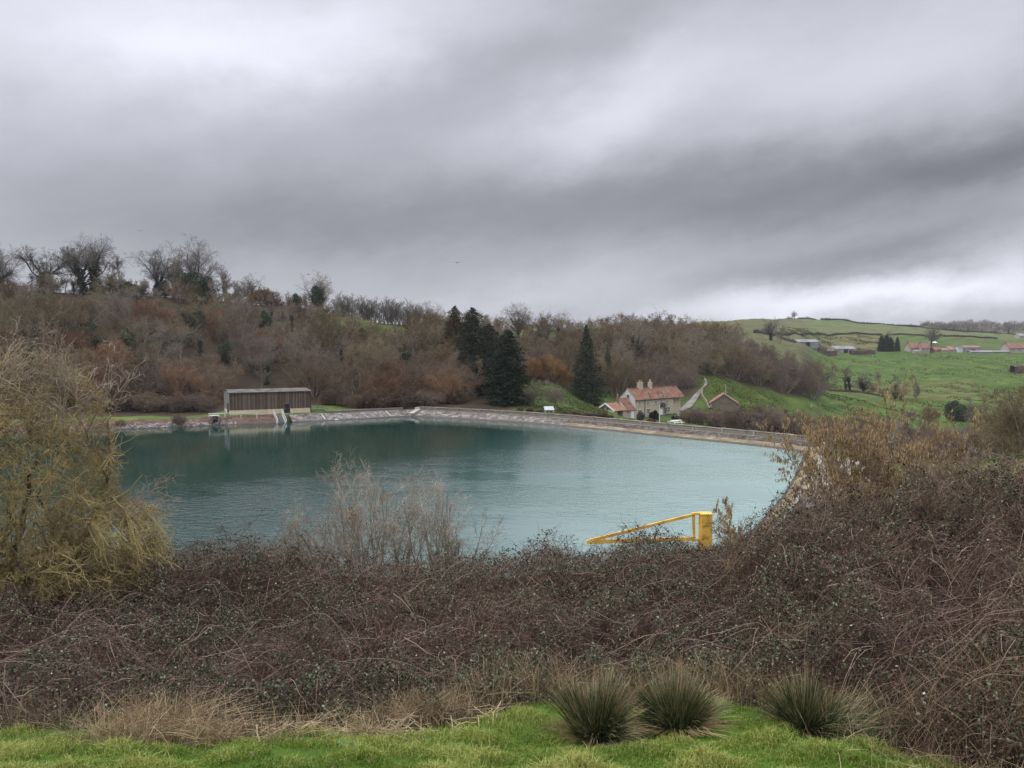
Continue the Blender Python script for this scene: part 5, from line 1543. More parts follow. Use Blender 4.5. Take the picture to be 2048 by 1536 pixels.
# thickets below the dam and in the valley
th = [(1385, 842, 165, 3.4, 'shrub_low', 'purplish bare thicket left end of the row behind the lawn fence'), (1408, 845, 163, 3.6, 'shrub_low', 'purplish bare thicket second along the row behind the lawn fence'),
      (1432, 847, 160, 3.4, 'shrub_low', 'purplish bare thicket in front of the barn wall'), (1455, 849, 156, 3.6, 'shrub_low', 'purplish bare thicket at the right of the barn front'),
      (1478, 860, 142, 4.0, 'shrub_low', 'bare thicket at the end of the lawn fence'), (1505, 868, 130, 5.0, 'shrub_low', 'big rounded bare thicket behind the dam wall'), (1532, 868, 128, 5.2, 'shrub_low', 'big rounded bare thicket, right half of the pair behind the dam wall'),
      (1565, 874, 124, 4.6, 'shrub_low', 'purple brown thicket behind the right end of the parapet wall'), (1590, 878, 122, 4.2, 'shrub_low', 'purple brown thicket beside the golden hazel'),
      (1520, 850, 158, 5.2, 'bush_b', 'olive thicket beyond the rounded thickets'), (1550, 842, 170, 6.0, 'bush_b', 'olive bare tree in the dip right of the barn'), (1580, 840, 180, 6.5, 'bush_a', 'brown bare tree in the dip below the end of the wood'), (1610, 845, 172, 6.2, 'bush_b', 'olive bare tree behind the golden hazel tops'),
      (1640, 842, 190, 5.8, 'bush_a', 'brown bare tree below the lower green field'), (1672, 850, 184, 5.6, 'bush_b', 'olive bare tree below the lower field hedge'), (1610, 872, 140, 4.4, 'bush_e', 'purplish thicket left of the hazel crown'), (1650, 876, 150, 4.6, 'bush_a', 'brown thicket seen through the hazel crown'),
      (1700, 880, 150, 4.4, 'bush_e', 'purplish thicket seen through the middle of the hazel'), (1745, 872, 160, 5.0, 'bush_a', 'brown thicket right of the hazel crown'), (1790, 850, 190, 6.4, 'bush_d', 'grey twiggy tree in the valley bottom'), (1835, 845, 195, 6.6, 'bush_e', 'purplish tree in the valley bottom below the field'),
      (1875, 850, 180, 6.0, 'bush_a', 'brown tree in front of the dark evergreen clump'), (1905, 870, 150, 4.6, 'bush_c', 'russet thicket below the dark evergreen clump'), (1940, 850, 170, 6.2, 'bush_d', 'grey tree right of the dark evergreen clump'), (1800, 890, 140, 4.0, 'shrub_low', 'low thicket on the near side of the valley'),
      (1850, 895, 130, 4.2, 'shrub_low', 'low thicket below the valley bottom trees'), (1960, 890, 120, 5.6, 'bush_d', 'pale grey feathery tree at the right'), (1990, 880, 110, 6.0, 'bush_d', 'pale grey feathery tree beside the olive tree'), (2030, 900, 85, 8.5, 'bush_b', 'tall olive bare tree at the right edge'), (2075, 900, 80, 8.5, 'bush_b', 'olive bare tree cut by the right edge'),
      (2010, 905, 95, 5.6, 'bush_a', 'brown tree below the olive tree at the right edge'), (1925, 905, 115, 3.6, 'shrub_low', 'pale seed headed thicket at the right'), (1890, 905, 118, 3.2, 'shrub_low', 'pale thicket beyond the bramble bank'),
      (1770, 830, 220, 5.2, 'bush_b', 'olive tree at the foot of the field'), (1720, 830, 225, 4.6, 'bush_a', 'brown tree at the corner of the lower field'), (1860, 815, 260, 5.0, 'bush_c', 'russet thicket on the edge of the big field'), (1820, 815, 265, 4.6, 'bush_a', 'brown thicket on the edge of the big field'),
      (1960, 820, 240, 7.0, 'bush_d', 'grey tree at the foot of the big field'), (2000, 815, 230, 8.0, 'bush_d', 'large grey tree at the right foot of the big field'), (2040, 805, 200, 8.5, 'bush_b', 'olive tree rising to the field at the right edge'), (1980, 840, 190, 7.4, 'bush_e', 'purplish tree between the grey trees at the right')]
for px, py, Y, h, k, lab in th:
    H0 = {'shrub_low': 3.6, 'bush_a': 7.5, 'bush_b': 8.5, 'bush_c': 6.5, 'bush_d': 9, 'bush_e': 7}[k]
    x = (px - 1024) / F * Y
    s = h / H0
    plant(k, 'bare_thicket' if h < 5 else 'bare_tree', lab, 'thicket' if h < 5 else 'tree', (x, Y, gz(x, Y) - .2), px, (s * 1.12, s * 1.12, s), 'thickets in the valley below the dam')

# ---------------------------------------------------------------- the far fields
def hedge(px_Y, h, w, label, m, name='hedge', cat='hedge', n_per=9, size=.55, gap=None):
    p = resample(np.array([((px - 1024) / F * Y, Y) for px, Y in px_Y]), .5)
    L_ = len(p) * .5; n = int(L_ * n_per)
    r = np.random.default_rng(int(px_Y[0][0] * 7 + px_Y[0][1]))
    i = r.integers(0, len(p), n)
    q = p[i] + r.normal(size=(n, 2)) * w * .3
    top = h * (.8 + .25 * np.sin(i * .13) + .12 * np.sin(i * .41))
    z = ground_z(q[:, 0], q[:, 1]) + r.uniform(0, 1, n) ** .8 * top
    v, f = leaf_quads(np.column_stack([q, z]), r.uniform(.6, 1.3, n) * size, r, up=.3, aspect=.8)
    core = loft(p[::4], [(-w * .3, 0), (-w * .25, h * .75), (w * .25, h * .75), (w * .3, 0)])
    cv = core[0].copy(); cv[:, 2] += ground_z(cv[:, 0], cv[:, 1]) - .2
    o = mesh_obj(name, [(v, f, 0), (cv, core[1], 0)], m)
    return tag(o, label, cat)
m_hedge = mat('dark_hedge', (.030, .028, .018), (.07, .06, .04), scale=.3, rough=.9, spec=.1)
m_hedge_b = mat('brown_hedge', (.075, .05, .045), (.13, .09, .08), scale=.3, rough=.9, spec=.1)
def HY(c): return float(np.interp(c, [1000, 1500, 1560, 1600, 1660, 1760, 1850, 2000, 2300], [470, 500, 560, 610, 690, 690, 675, 670, 670]))
hedge([(c, HY(c)) for c in range(1508, 1765, 16)], 2.2, 2.5, 'dark hedge curving across the far hill above the grey roofed barns', m_hedge)
hedge([(c, HY(c)) for c in range(1772, 2004, 16)], 2.0, 2.5, 'dark hedge above the far farmhouses', m_hedge)
hedge([(c, 846) for c in range(1595, 1632, 12)], 1.8, 2.5, 'short hedge on the crest of the far hill beside the lone tree', m_hedge, size=.8)
hedge([(c, 850 + (c - 1640) * .05) for c in range(1640, 1846, 15)], 2.2, 2.5, 'long hedge along the crest of the far hill', m_hedge, size=.8)
hedge([(c, float(np.interp(c, [1780, 1850, 1950, 2040], [850, 845, 840, 800]))) for c in range(1780, 2036, 15)], 2.2, 2.5, 'hedge beside the pale track below the far wood', m_hedge, size=.8)
hedge([(c, float(np.interp(c, [1620, 1660, 1800], [330, 338, 330]))) for c in range(1640, 1776, 12)], 1.5, 1.6, 'low brown hedge between the two lower fields', m_hedge_b)
hedge([(c, 530) for c in range(1560, 1600, 8)], 2.5, 3, 'low brown hedge below the left grey roofed barn', m_hedge_b)
hedge([(c, 536) for c in range(1636, 1680, 8)], 5.0, 5, 'reddish brown thicket between the two grey roofed barns', m_hedge_b, 'thicket', 'thicket', n_per=22)
hedge([(c, 538) for c in range(1700, 1755, 8)], 4.0, 5, 'brown hedge right of the grey roofed barns', m_hedge_b, n_per=18)
hedge([(c, 430) for c in range(2025, 2100, 10)], 5.5, 8, 'bare thicket in the big field at the right edge', m_hedge_b, 'thicket', 'thicket', n_per=18)
# pale track
c_ = np.arange(1790, 2110, 10); Yt = np.interp(c_, [1780, 1850, 1950, 2040, 2110], [862, 857, 852, 812, 800])
tr = np.column_stack([(c_ - 1024) / F * Yt, Yt]); tl = loft(tr, [(-2.2, 0), (2.2, 0)]); tv = tl[0]; tv[:, 2] = ground_z(tv[:, 0], tv[:, 1]) + .6
o = mesh_obj('track', [(tv, tl[1], 0)], mat('pale_track', (.34, .31, .25), (.44, .41, .34), scale=.1)); tag(o, kind='structure')

# trees of the lower hedge line and the far side
for px, Y, h, k, H0, lab in ((1693, 338, 11, 'ash_ivy', 11, 'ivy stemmed leaning tree at the left of the field hedge'), (1701, 338, 12, 'ash_ivy', 11, 'taller ivy stemmed tree in the field hedge'), (1727, 336, 10, 'oak_ivy', 13, 'dark ivy smothered tree in the field hedge'),
        (1760, 334, 11, 'ash_a', 13, 'upright bare tree in the field hedge'), (1792, 330, 11, 'ash_ivy', 11, 'ragged ivy topped tree at the right of the field hedge'), (1800, 326, 8, 'bush_ivy', 9, 'bushy ivy tree beside the ragged tree'), (1832, 332, 10, 'ash_slim', 12, 'lone thin dead tree standing in the big field'),
        (1743, 335, 6, 'bush_b', 8.5, 'small bare tree between the ivy smothered and upright trees'),
        (1948, 262, 10, 'ash_ivy', 11, 'twisted ivy tree right of the dark evergreen clump'), (1540, 470, 15, 'oak_c', 17, 'dark bare tree on the hill above the wood end'), (1558, 480, 12, 'ash_b', 12, 'smaller dark bare tree right of the one on the hill'),
        (1862, 600, 19, 'oak_a', 16, 'big spreading bare tree behind the far farmhouses'), (1587, 852, 10, 'oak_a', 16, 'lone small tree on the crest of the far hill'), (1775, 590, 14, 'ash_b', 12, 'grey bare tree behind the dark firs at the farm')):
    tree_px(k, H0, px, Y, h * F / Y, lab, group='scattered trees of the far fields', sink=.2)
tree_px('evergreen', 6.8, 1910, 262, 40, 'dark evergreen clump in the valley, left bush', name='evergreen_bush', cat='bush', wide=1.2)
tree_px('evergreen', 6.8, 1925, 258, 34, 'dark evergreen clump in the valley, right bush', name='evergreen_bush', cat='bush', wide=1.3, rz=1)
tree_px('bush_a', 7.5, 1578, 848, 8, 'low bush left of the lone tree on the far crest', name='bush', cat='bush', wide=1.6)
for px, h, w, lab in ((1762, 33, 1.1, 'dark fir at the left of the clump beside the farm'), (1772, 35, 1.2, 'tallest dark fir in the clump beside the farm'), (1781, 30, 1.1, 'dark fir at the right of the clump beside the farm'), (1794, 30, .9, 'dark fir standing alone right of the clump')):
    tree_px('cypress', 15.5, px, 552, h, lab, name='fir_tree', cat='conifer', wide=w * 1.15, group='dark firs beside the far farm')
rng = np.random.default_rng(31)
fw = []
for i in range(62):
    c = 1842 + i * 4.6 + rng.uniform(-1.5, 1.5)
    fw.append((c, 1395 - (i % 3) * 95 + rng.uniform(-10, 10), rng.uniform(13, 24) * (1.15 if i % 7 == 0 else 1)))
for i, (c, Y, h) in enumerate(fw):
    q = i % 4; k, H0 = (('oak_a', 16), ('bush_d', 9), ('oak_c', 17), ('bush_b', 8.5))[q]
    part = 'left end' if c < 1905 else 'middle' if c < 1990 else 'right end'
    tree_px(k, H0, c, Y, h * .8 * F / Y, name='distant_tree', label=f'misty bare tree at the {part} of the wood on the far ridge', group=f'misty trees of the far ridge wood, {part}', sink=.5, wide=1.25)
G_W = 'misty trees of the far ridge wood'

# the far farm
m_roofred = mat('red_tile_roof', (.18, .085, .065), (.27, .14, .105), scale=.3, rough=.9, c3=(.22, .11, .085))
m_roofgrey = mat('grey_barn_roof', (.17, .175, .18), (.25, .255, .26), scale=.2, rough=.7)
m_rust = mat('rusty_roof', (.21, .12, .09), (.30, .20, .15), scale=.25, rough=.85)
m_wallp = mat('pale_farm_wall', (.28, .25, .21), (.36, .33, .285), scale=.3, rough=.9)
m_wallg = mat('grey_farm_wall', (.20, .19, .19), (.30, .29, .285), scale=.25, rough=.9)
def farm(px0, px1, Y, ev, ri, D, label, mw, mr, name='farmhouse', cat='house', rz=0.05, wins=0, chim=0, door=False, z=None):
    x0 = (px0 - 1024) / F * Y; L_ = (px1 - px0) / F * Y
    g_ = gz(x0 + L_ / 2, Y) - .3 if z is None else z
    ev, ri = ev * .85, ri * .82
    t = thing(name, label, cat, (x0, Y, g_), rz)
    mesh_obj('wall', gable_prism(L_, D, -1.5, ev, ri - .05), mw, t)
    r_ = mesh_obj('roof', roof_slab(L_, D, ev + .04, ri + .02, .2, .4, .2), mr, t)
    for i in range(chim):
        xx = .4 + i * (L_ - .8); mesh_obj('chimney', [box(xx - .4, xx + .4, D / 2 - .4, D / 2 + .4, ri - .8, ri + 1.3)], m_brick, r_)
    for i in range(wins): window(t, L_ * (i + .5) / wins, ev * .5, L_ / wins * .4, ev * .32, 2)
    if door: mesh_obj('door', [box(L_ * .4, L_ * .4 + 3, -.08, -.01, 0, 3)], m_black, t)
    return t
farm(1594, 1636, 545, 3.4, 5.6, 12, 'far long barn with grey sheet roof at the left of the farm', m_wallg, m_roofgrey, 'farm_barn', 'barn', rz=-.03, door=True)
farm(1670, 1712, 548, 3.6, 6.2, 14, 'far barn with grey roof and pale slatted side, right of the reddish thicket', m_wallp, m_roofgrey, 'farm_barn', 'barn', rz=.02, door=True)
farm(1820, 1842, 556, 4.0, 8.0, 8, 'left one of two cream farmhouses with red roofs beside the firs', m_wallp, m_roofred, chim=1, wins=3)
farm(1842, 1858, 552, 4.8, 8.8, 8, 'taller cream farmhouse with red roof joined to the left one', m_wallp, m_roofred, chim=1, wins=2, rz=-.12)
farm(1829, 1841, 546, 2.3, 3.2, 5, 'small pale shed in front of the left cream farmhouse', m_wallp, m_wallg, 'farm_shed', 'shed', door=False)
farm(1868, 1884, 550, 2.2, 4.2, 6, 'low pink brick cottage left of the open barn', m_brick, m_roofred, chim=1, wins=2)
farm(1885, 1897, 548, 2.0, 3.6, 6, 'lowest pink roofed outhouse in the middle of the farm', m_wallp, m_rust, 'outhouse', 'outhouse', wins=1)
farm(1898, 1914, 550, 2.6, 5.4, 7, 'stone cottage with steep brown roof left of the pale blue shed', m_wallp, m_rust, wins=2, rz=.15)
farm(1915, 1929, 549, 4.2, 4.9, 7, 'pale blue grey metal shed beside the open barn', m_pale_paint, m_roofgrey, 'farm_shed', 'shed')
farm(1928, 1963, 548, 5.0, 6.6, 10, 'open sided barn with rusty pink roof', m_wallg, m_rust, 'open_barn', 'barn', door=True)
farm(1942, 2018, 544, 2.0, 3.0, 8, 'long low grey farm shed in front of the open barn', m_wallg, m_wallg, 'farm_shed', 'shed', rz=-.02)
farm(2017, 2075, 546, 4.4, 8.4, 9, 'farmhouse with bright red roof at the right edge', m_wallp, m_roofred, chim=1, wins=4)
farm(2038, 2070, 700, 3.0, 5.6, 8, 'pale house half seen at the right edge above the red roofed farmhouse', m_wallp, m_wallg, wins=2)
farm(1224, 1304, 440, 2.0, 3.4, 12, 'long flat grey roof of a shed on the ridge above the house', m_wallg, m_roofgrey, 'ridge_shed', 'shed', rz=-.08, z=gz((1262 - 1024) / F * 440, 440) - 0.2)
farm(1864, 1873, 610, 1.4, 2.6, 5, 'small pale roofed hut under the big spreading tree', m_wallg, m_white, 'hut', 'hut')

# rough tufts and molehills that break up the pasture
rng = np.random.default_rng(55)
def tufts(n, c0, c1, y0, y1, s0, s1, name, label, m, bias=-9):
    c = rng.uniform(c0, c1, n * 3); Y = np.exp(rng.uniform(math.log(y0), math.log(y1), n * 3)); x = (c - 1024) / F * Y
    k = (NS(x * .12, Y * .12) + .8 * NM(x * .6, Y * .6) + rng.normal(size=len(x)) * .5) > bias
    k &= ~inside(x, Y, POND) & (seg_dist(x, Y, POND) > 7.5)
    x, Y = x[k][:n], Y[k][:n]
    x4 = np.repeat(x, 4) + rng.normal(size=4 * len(x)) * s1 * .4; Y4 = np.repeat(Y, 4) + rng.normal(size=4 * len(x)) * s1 * .4
    v, f = leaf_quads(np.column_stack([x4, Y4, ground_z(x4, Y4) + rng.uniform(0, .12, len(x4))]), rng.uniform(s0, s1, len(x4)), rng, up=.2, aspect=.6)
    tag(mesh_obj(name, [(v, f, 0)], m, rnd=np.repeat(rng.uniform(0, 1, len(x4)), 2)), label, 'grass', kind='stuff')
m_tuft = mat('rough_grass_tufts', (.035, .062, .012), (.17, .16, .06), attr='rnd', c3=(.075, .105, .026), rough=.9, spec=.1, contrast=(.05, .95))
tufts(2600, 1035, 1215, 150, 205, .15, .42, 'meadow_tufts', 'rough grass tufts on the meadow between the conifers', m_tuft, .3)
tufts(3200, 1395, 1640, 188, 256, .15, .45, 'bank_tufts', 'rough grass tufts on the green bank behind the barn', m_tuft, .3)
tufts(4200, 1640, 2150, 250, 540, .3, .9, 'field_tufts', 'tufts and thistles scattered over the big green field', m_tuft, .7)
tufts(2500, 1560, 1790, 565, 690, .4, 1.3, 'hill_tufts', 'rough tufts on the scrubby pasture above the barns', m_tuft, .5)
tufts(3000, 1500, 2100, 66, 128, .1, .3, 'dam_tufts', 'rough grass tufts on the pasture below the dam', m_tuft, .2)
# ---------------------------------------------------------------- the near bank: brambles
CREST = np.array([(-700, 1140, 18), (0, 1140, 18), (300, 1112, 19), (450, 1106, 19.5), (560, 1096, 20), (640, 1118, 20), (700, 1128, 20.5), (850, 1130, 20.5), (960, 1112, 20), (1040, 1102, 19.5), (1100, 1092, 19), (1160, 1104, 19),
                  (1230, 1102, 19), (1290, 1090, 19), (1340, 1094, 19), (1400, 1104, 18.5), (1450, 1106, 17.5), (1510, 1064, 16), (1560, 1030, 15), (1640, 1010, 14.5), (1720, 994, 14), (1800, 986, 14), (1860, 962, 13.5), (1920, 970, 13.5), (1990, 944, 13.5), (2048, 946, 13.5), (2700, 930, 13)], float)
CRZ = np.array([at(a, b, c)[2] for a, b, c in CREST])
NC = snoise(93, 9, .22, .6); NB = snoise(91, 14, .25, 1.6); NB2 = snoise(92, 10, .08, .35)
def bram_z(x, y):
    x = np.asarray(x, float); y = np.asarray(y, float)
    c = 1024 + F * x / np.maximum(y, 2)
    Yc = np.interp(c, CREST[:, 0], CREST[:, 2]); Zc = np.interp(c, CREST[:, 0], CRZ)
    E = lawn_edge(x); g = ground_z(x, y); side_ = 1 - sstep(1.55, 1.82, np.abs(x) / np.maximum(y, 2))
    xc = x / np.maximum(y, 2) * Yc
    hc = np.maximum(Zc - ground_z(xc, Yc), .3)
    t = np.clip((y - E) / np.maximum(Yc - E, 1), 0, 1)
    rise = .16 * sstep(0, .05, t) + .84 * np.minimum(1, t * 1.25) ** .95
    lump = 1 + (.10 * NB(x, y) + .14 * NB2(x, y) + .30 * (.75 - np.abs(NC(x, y)))) * sstep(.03, .2, t) * (1 - .5 * t)
    lump = lump + .22 * sstep(2.5, 6, x) * NB2(x * 1.6 + 9, y * 1.6) * sstep(.1, .4, t) * (1 - t)
    h = hc * rise * lump
    bz = g + h
    after = Zc - (y - Yc) * .36 + .10 * NB(x, y)
    bz = np.where(y > Yc, np.minimum(bz, after), bz)
    bz = g + (bz - g) * side_
    return np.maximum(bz, g + .05), g

def bram_pts(rng, n, y0=0.0, y1=27.0, pw=1.0, umax=.80):
    n = int(n * 1.15)
    u = np.where(rng.uniform(0, 1, n) < .80, rng.uniform(-umax, umax, n), rng.uniform(.78, 1.75, n) * rng.choice([-1, 1], n))
    y = np.exp(rng.uniform(math.log(4.3), math.log(y1), n))
    x = u * y
    k = (y > lawn_edge(x) + y0)
    return x[k], y[k]

# inner litter mass under the canes
us = np.concatenate([np.linspace(-1.85, -.9, 90)[:-1], np.linspace(-.9, .9, 340), np.linspace(.9, 1.85, 90)[1:]]); ys = np.concatenate([np.arange(3.4, 14, .10), np.arange(14, 30, .2)])
BY, BU = np.meshgrid(ys, us, indexing='ij'); BX = BU * BY
BZ, BG = bram_z(BX, BY)
ED = BY - lawn_edge(BX)
Zin = BG - .25 + np.maximum(0, (BZ - BG) - .12) * sstep(.0, .7, ED) * .86 + .03 * NS(BX * 6, BY * 6)
i_ = np.arange(BZ.size).reshape(BZ.shape)
fq = np.stack([i_[:-1, :-1], i_[:-1, 1:], i_[1:, 1:], i_[1:, :-1]], -1).reshape(-1, 4)
m_litter = mat('dead_bramble_litter', (.020, .013, .009), (.065, .042, .028), scale=7, rough=.95, bump=1.0, bscale=26, spec=.05, c3=(.038, .024, .016), detail=9, bdist=.06)
m_cane = mat('bramble_canes', (.066, .034, .030), (.24, .165, .125), attr='rnd', c3=(.135, .078, .062), rough=.65, spec=.25, contrast=(.1, .95))
m_twigd = mat('dead_twigs', (.050, .032, .024), (.36, .275, .20), attr='rnd', c3=(.135, .092, .068), rough=.85, spec=.1, contrast=(.05, .98))
m_bleaf = mat('bramble_leaves', (.018, .026, .011), (.30, .30, .21), attr='rnd', c3=(.075, .086, .042), rough=.55, spec=.22, contrast=(.05, .97))
m_bred = mat('dull_red_leaves', (.060, .030, .022), (.20, .115, .08), attr='rnd', rough=.6, contrast=(.05, .97))
rng = np.random.default_rng(101)
bram_parts, bram_rnd = [], []
def add_b(v, f, m, r): bram_parts.append((v, f, m)); bram_rnd.append(r)
add_b(np.stack([BX, BY, Zin], -1).reshape(-1, 3), fq, 0, np.zeros(len(fq)))
PATCH = snoise(95, 14, .12, .9)     # green and bare patches

def canes(n, L0, L1, r0, r1, seg, arch, depth, m, sides=3, flat=1.0, y0=0.15, y1=26):
    x, y = bram_pts(rng, n, y0, y1); k = len(x)
    a = rng.uniform(0, 2 * pi, k); L_ = rng.uniform(L0, L1, k) * (.55 + .45 * sstep(0, 1.5, y - lawn_edge(x)))
    t = np.linspace(-.5, .5, seg + 1)
    bend = rng.normal(size=k) * .5
    ang = a[:, None] + bend[:, None] * t
    X = x[:, None] + np.cos(ang) * L_[:, None] * t; Y = y[:, None] + np.sin(ang) * L_[:, None] * t * .8
    X += np.cumsum(rng.normal(size=X.shape), 1) * .012; Y += np.cumsum(rng.normal(size=X.shape), 1) * .012
    B, G = bram_z(X, Y)
    d0 = rng.uniform(*depth, k)
    tilt = rng.normal(size=k) * .28
    Z = B - d0[:, None] + (arch * rng.uniform(.2, 1.3, k))[:, None] * L_[:, None] * (.25 - t ** 2) * 1.2 + tilt[:, None] * t * L_[:, None]
    Z = np.minimum(Z, B + .16 + .06 * rng.normal(size=k)[:, None])
    Z = np.maximum(Z, G + .02)
    r = rng.uniform(r0, r1, k) * (1 + .04 * (y - 8).clip(0))
    R = r[:, None] * np.linspace(1.1, .6, seg + 1)[None]
    v, f = tubes(np.stack([X, Y, Z], -1), R, sides)
    rr = np.repeat(rng.uniform(0, 1, k), seg * sides)
    add_b(v, f, m, rr)
canes(1500, .6, 1.8, .0022, .0042, 8, .55, (-.05, .10), 1)
canes(4500, .25, .8, .0018, .0032, 5, .5, (-.02, .14), 2)
LUMP = snoise(97, 14, .9, 3.2)      # hollows between the sprays
def spray_z(x, y, B):
    return B - .10 + .12 * LUMP(x, y)
# short side shoots pointing every way
def shoots(n, L0, L1, r0, r1, m, seg=3, y1=26):
    x, y = bram_pts(rng, n, .05, y1); k = len(x)
    B, G = bram_z(x, y)
    z = np.maximum(spray_z(x, y, B) - np.abs(rng.normal(size=k)) * .09, G + .02)
    d = norm(rng.normal(size=(k, 3)) * np.array([1, 1, .8]) + np.array([0, -.15, .25]))
    L_ = rng.uniform(L0, L1, k) * (1 + .02 * (y - 8).clip(0))
    p = np.stack([x, y, z], -1); P = [p]
    for s in range(seg):
        d = norm(d + rng.normal(size=(k, 3)) * .28 + np.array([0, 0, -.06]))
        p = p + d * (L_ / seg)[:, None]; P.append(p)
    P = np.stack(P, 1); P[:, :, 2] = np.maximum(P[:, :, 2], G[:, None] + .01)
    r = rng.uniform(r0, r1, k) * (1 + .05 * (y - 8).clip(0))
    v, f = tubes(P, r[:, None] * np.linspace(1, .5, seg + 1), 3)
    add_b(v, f, m, np.repeat(rng.beta(1.4, 2.2, k), seg * 3))
shoots(62000, .10, .34, .0014, .0026, 2)
shoots(26000, .12, .40, .0018, .0030, 1)
# stalks dropping down the front of the bank
x, y = bram_pts(rng, 7000, .02, 16); k = len(x)
B, G = bram_z(x, y)
seg = 4; t = np.linspace(0, 1, seg + 1)
ln = np.minimum(rng.uniform(.2, .6, k), (B - G) + .2)
hd_ = rng.uniform(0, 2 * pi, k); le_ = rng.normal(size=k) * .5
P_ = np.stack([x[:, None] + np.cos(hd_)[:, None] * (le_[:, None] * t * ln[:, None]), y[:, None] + np.sin(hd_)[:, None] * (le_[:, None] * t * ln[:, None]) * .6,
               (B - ln + rng.uniform(-.05, .08, k))[:, None] + ln[:, None] * t - .12 * ln[:, None] * t ** 3 * np.abs(le_)[:, None] * 3], -1)
v, f = tubes(P_, (rng.uniform(.0015, .0028, k) * (1 + .04 * (y - 8).clip(0)))[:, None] * np.linspace(1, .6, seg + 1), 3)
add_b(v, f, 2, np.repeat(rng.uniform(.1, .8, k), seg * 3))
# leaves, in patches and sprays
x, y = bram_pts(rng, 240000, .06, 26)
pt = PATCH(x, y) * .5
keep = rng.uniform(0, 1, len(x)) < np.clip(.48 + .70 * pt, .08, .97)
x, y = x[keep], y[keep]
B, G = bram_z(x, y)
z = np.maximum(spray_z(x, y, B) - np.abs(rng.normal(size=len(x))) * .085 + .045, G + .03)
tip = rng.uniform(0, 1, len(x)) < .012
z = z + tip * rng.uniform(.05, .22, len(x))
C = np.stack([x, y, z], -1)
C = np.concatenate([C, C + rng.normal(size=C.shape) * .024, C + rng.normal(size=C.shape) * .026])
yy = C[:, 1]
v, f = leaf_quads(C, rng.uniform(.018, .040, len(C)) * (1 + .03 * (yy - 8).clip(0)), rng, up=.35, aspect=.72)
rl = rng.beta(1.5, 2.3, len(C))
isred = rng.uniform(0, 1, len(C)) < .24 - .12 * np.clip(PATCH(C[:, 0], C[:, 1]), -1, 1)
f2 = f.reshape(-1, 2, 3)
add_b(v, f2[~isred].reshape(-1, 3), 3, np.repeat(rl[~isred], 2))
add_b(v, f2[isred].reshape(-1, 3), 4, np.repeat(rl[isred], 2))
# pale seed heads
x, y = bram_pts(rng, 260, .3, 20); B, G = bram_z(x, y)
m_seed = mat('pale_seed_heads', (.38, .36, .31), (.55, .53, .48), rough=.9)
v, f = leaf_quads(np.stack([x, y, B + rng.uniform(-.03, .10, len(x))], -1), rng.uniform(.012, .03, len(x)), rng, aspect=.9)
add_b(v, f, 5, np.full(len(f), .5))
br_ob = mesh_obj('bramble_thicket', bram_parts, [m_litter, m_cane, m_twigd, m_bleaf, m_bred, m_seed], rnd=np.concatenate(bram_rnd))
tag(br_ob, 'tangled bank of brambles with dull leaves between the lawn and the water', 'brambles', kind='stuff')

# long canes that arch clear of the tangle against the water
lc = []
for i in range(150):
    c = rng.choice([rng.uniform(420, 720), rng.uniform(1040, 1460), rng.uniform(1480, 2040), rng.uniform(1500, 2040)])
    Yc = float(np.interp(c, CREST[:, 0], CREST[:, 2])) - rng.uniform(0, 3)
    x0 = (c - 1024) / F * Yc; B, G = bram_z(np.array([x0]), np.array([Yc]))
    a = rng.uniform(0, 6.28); L_ = rng.uniform(.35, 1.0)
    t = np.linspace(0, 1, 8)
    hgt = rng.uniform(.25, .55) * L_
    arc = hgt * (1.9 * t - 1.5 * t ** 2) * 1.6 if i % 2 else hgt * t * 1.3
    lc.append(np.stack([x0 + cos(a) * L_ * .6 * t + .01 * rng.normal(size=8), Yc + sin(a) * L_ * .4 * t, B[0] - .12 + arc], -1))
lc = np.array(lc)
v, f = tubes(lc, np.tile(np.linspace(.007, .003, 8), (len(lc), 1)), 4)
ii = rng.integers(0, len(lc), 1500); tt = rng.uniform(2, 7, 1500).astype(int)
Cl = lc[ii, tt] + rng.normal(size=(1500, 3)) * .025
v2, f2 = leaf_quads(Cl, rng.uniform(.03, .06, 1500), rng, aspect=.75)
o = mesh_obj('arching_canes', [(v, f, 0), (v2, f2, 1)], [m_cane, m_bleaf], rnd=np.concatenate([np.repeat(rng.uniform(0, .7, len(lc)), 28), np.repeat(rng.uniform(0, .5, 1500), 2)]))
tag(o, 'leafy bramble canes arching up clear of the tangle against the water', 'brambles', kind='stuff')

# dry straw and dead stalks at the edge of the lawn
m_straw = mat('dry_straw', (.17, .115, .06), (.50, .40, .25), attr='rnd', c3=(.33, .245, .14), rough=.85, spec=.1, contrast=(.05, .95))
m_bracken = mat('orange_brown_bracken', (.17, .075, .025), (.38, .20, .075), attr='rnd', rough=.85, spec=.1, contrast=(.05, .95))
SP, SR_, SM, SA = [], [], [], []
def straw(px, py, n, rad, h0, h1, lean=.5, flatx=1.0, m=0, Y=None, up=0.0):
    p = hit(px, py, 4.5, 14) if Y is None else on(px, Y)
    x = p[0] + rng.normal(size=n) * rad * flatx; y = p[1] + rng.normal(size=n) * rad * .5
    z = ground_z(x, y) + up
    L_ = rng.uniform(h0, h1, n); a = rng.uniform(0, 6.28, n); le = np.abs(rng.normal(size=n)) * lean
    t = np.linspace(0, 1, 5)
    P = np.stack([x[:, None] + np.cos(a)[:, None] * le[:, None] * L_[:, None] * t ** 1.6, y[:, None] + np.sin(a)[:, None] * le[:, None] * L_[:, None] * t ** 1.6 * .7,
                  z[:, None] + L_[:, None] * (t - .35 * np.minimum(le, 1.6)[:, None] * t ** 2)], -1)
    SP.append(P); SR_.append(np.tile(np.linspace(.0022, .0008, 5), (n, 1))); SM.append(np.full(n, m)); SA.append(rng.uniform(0, 1, n))
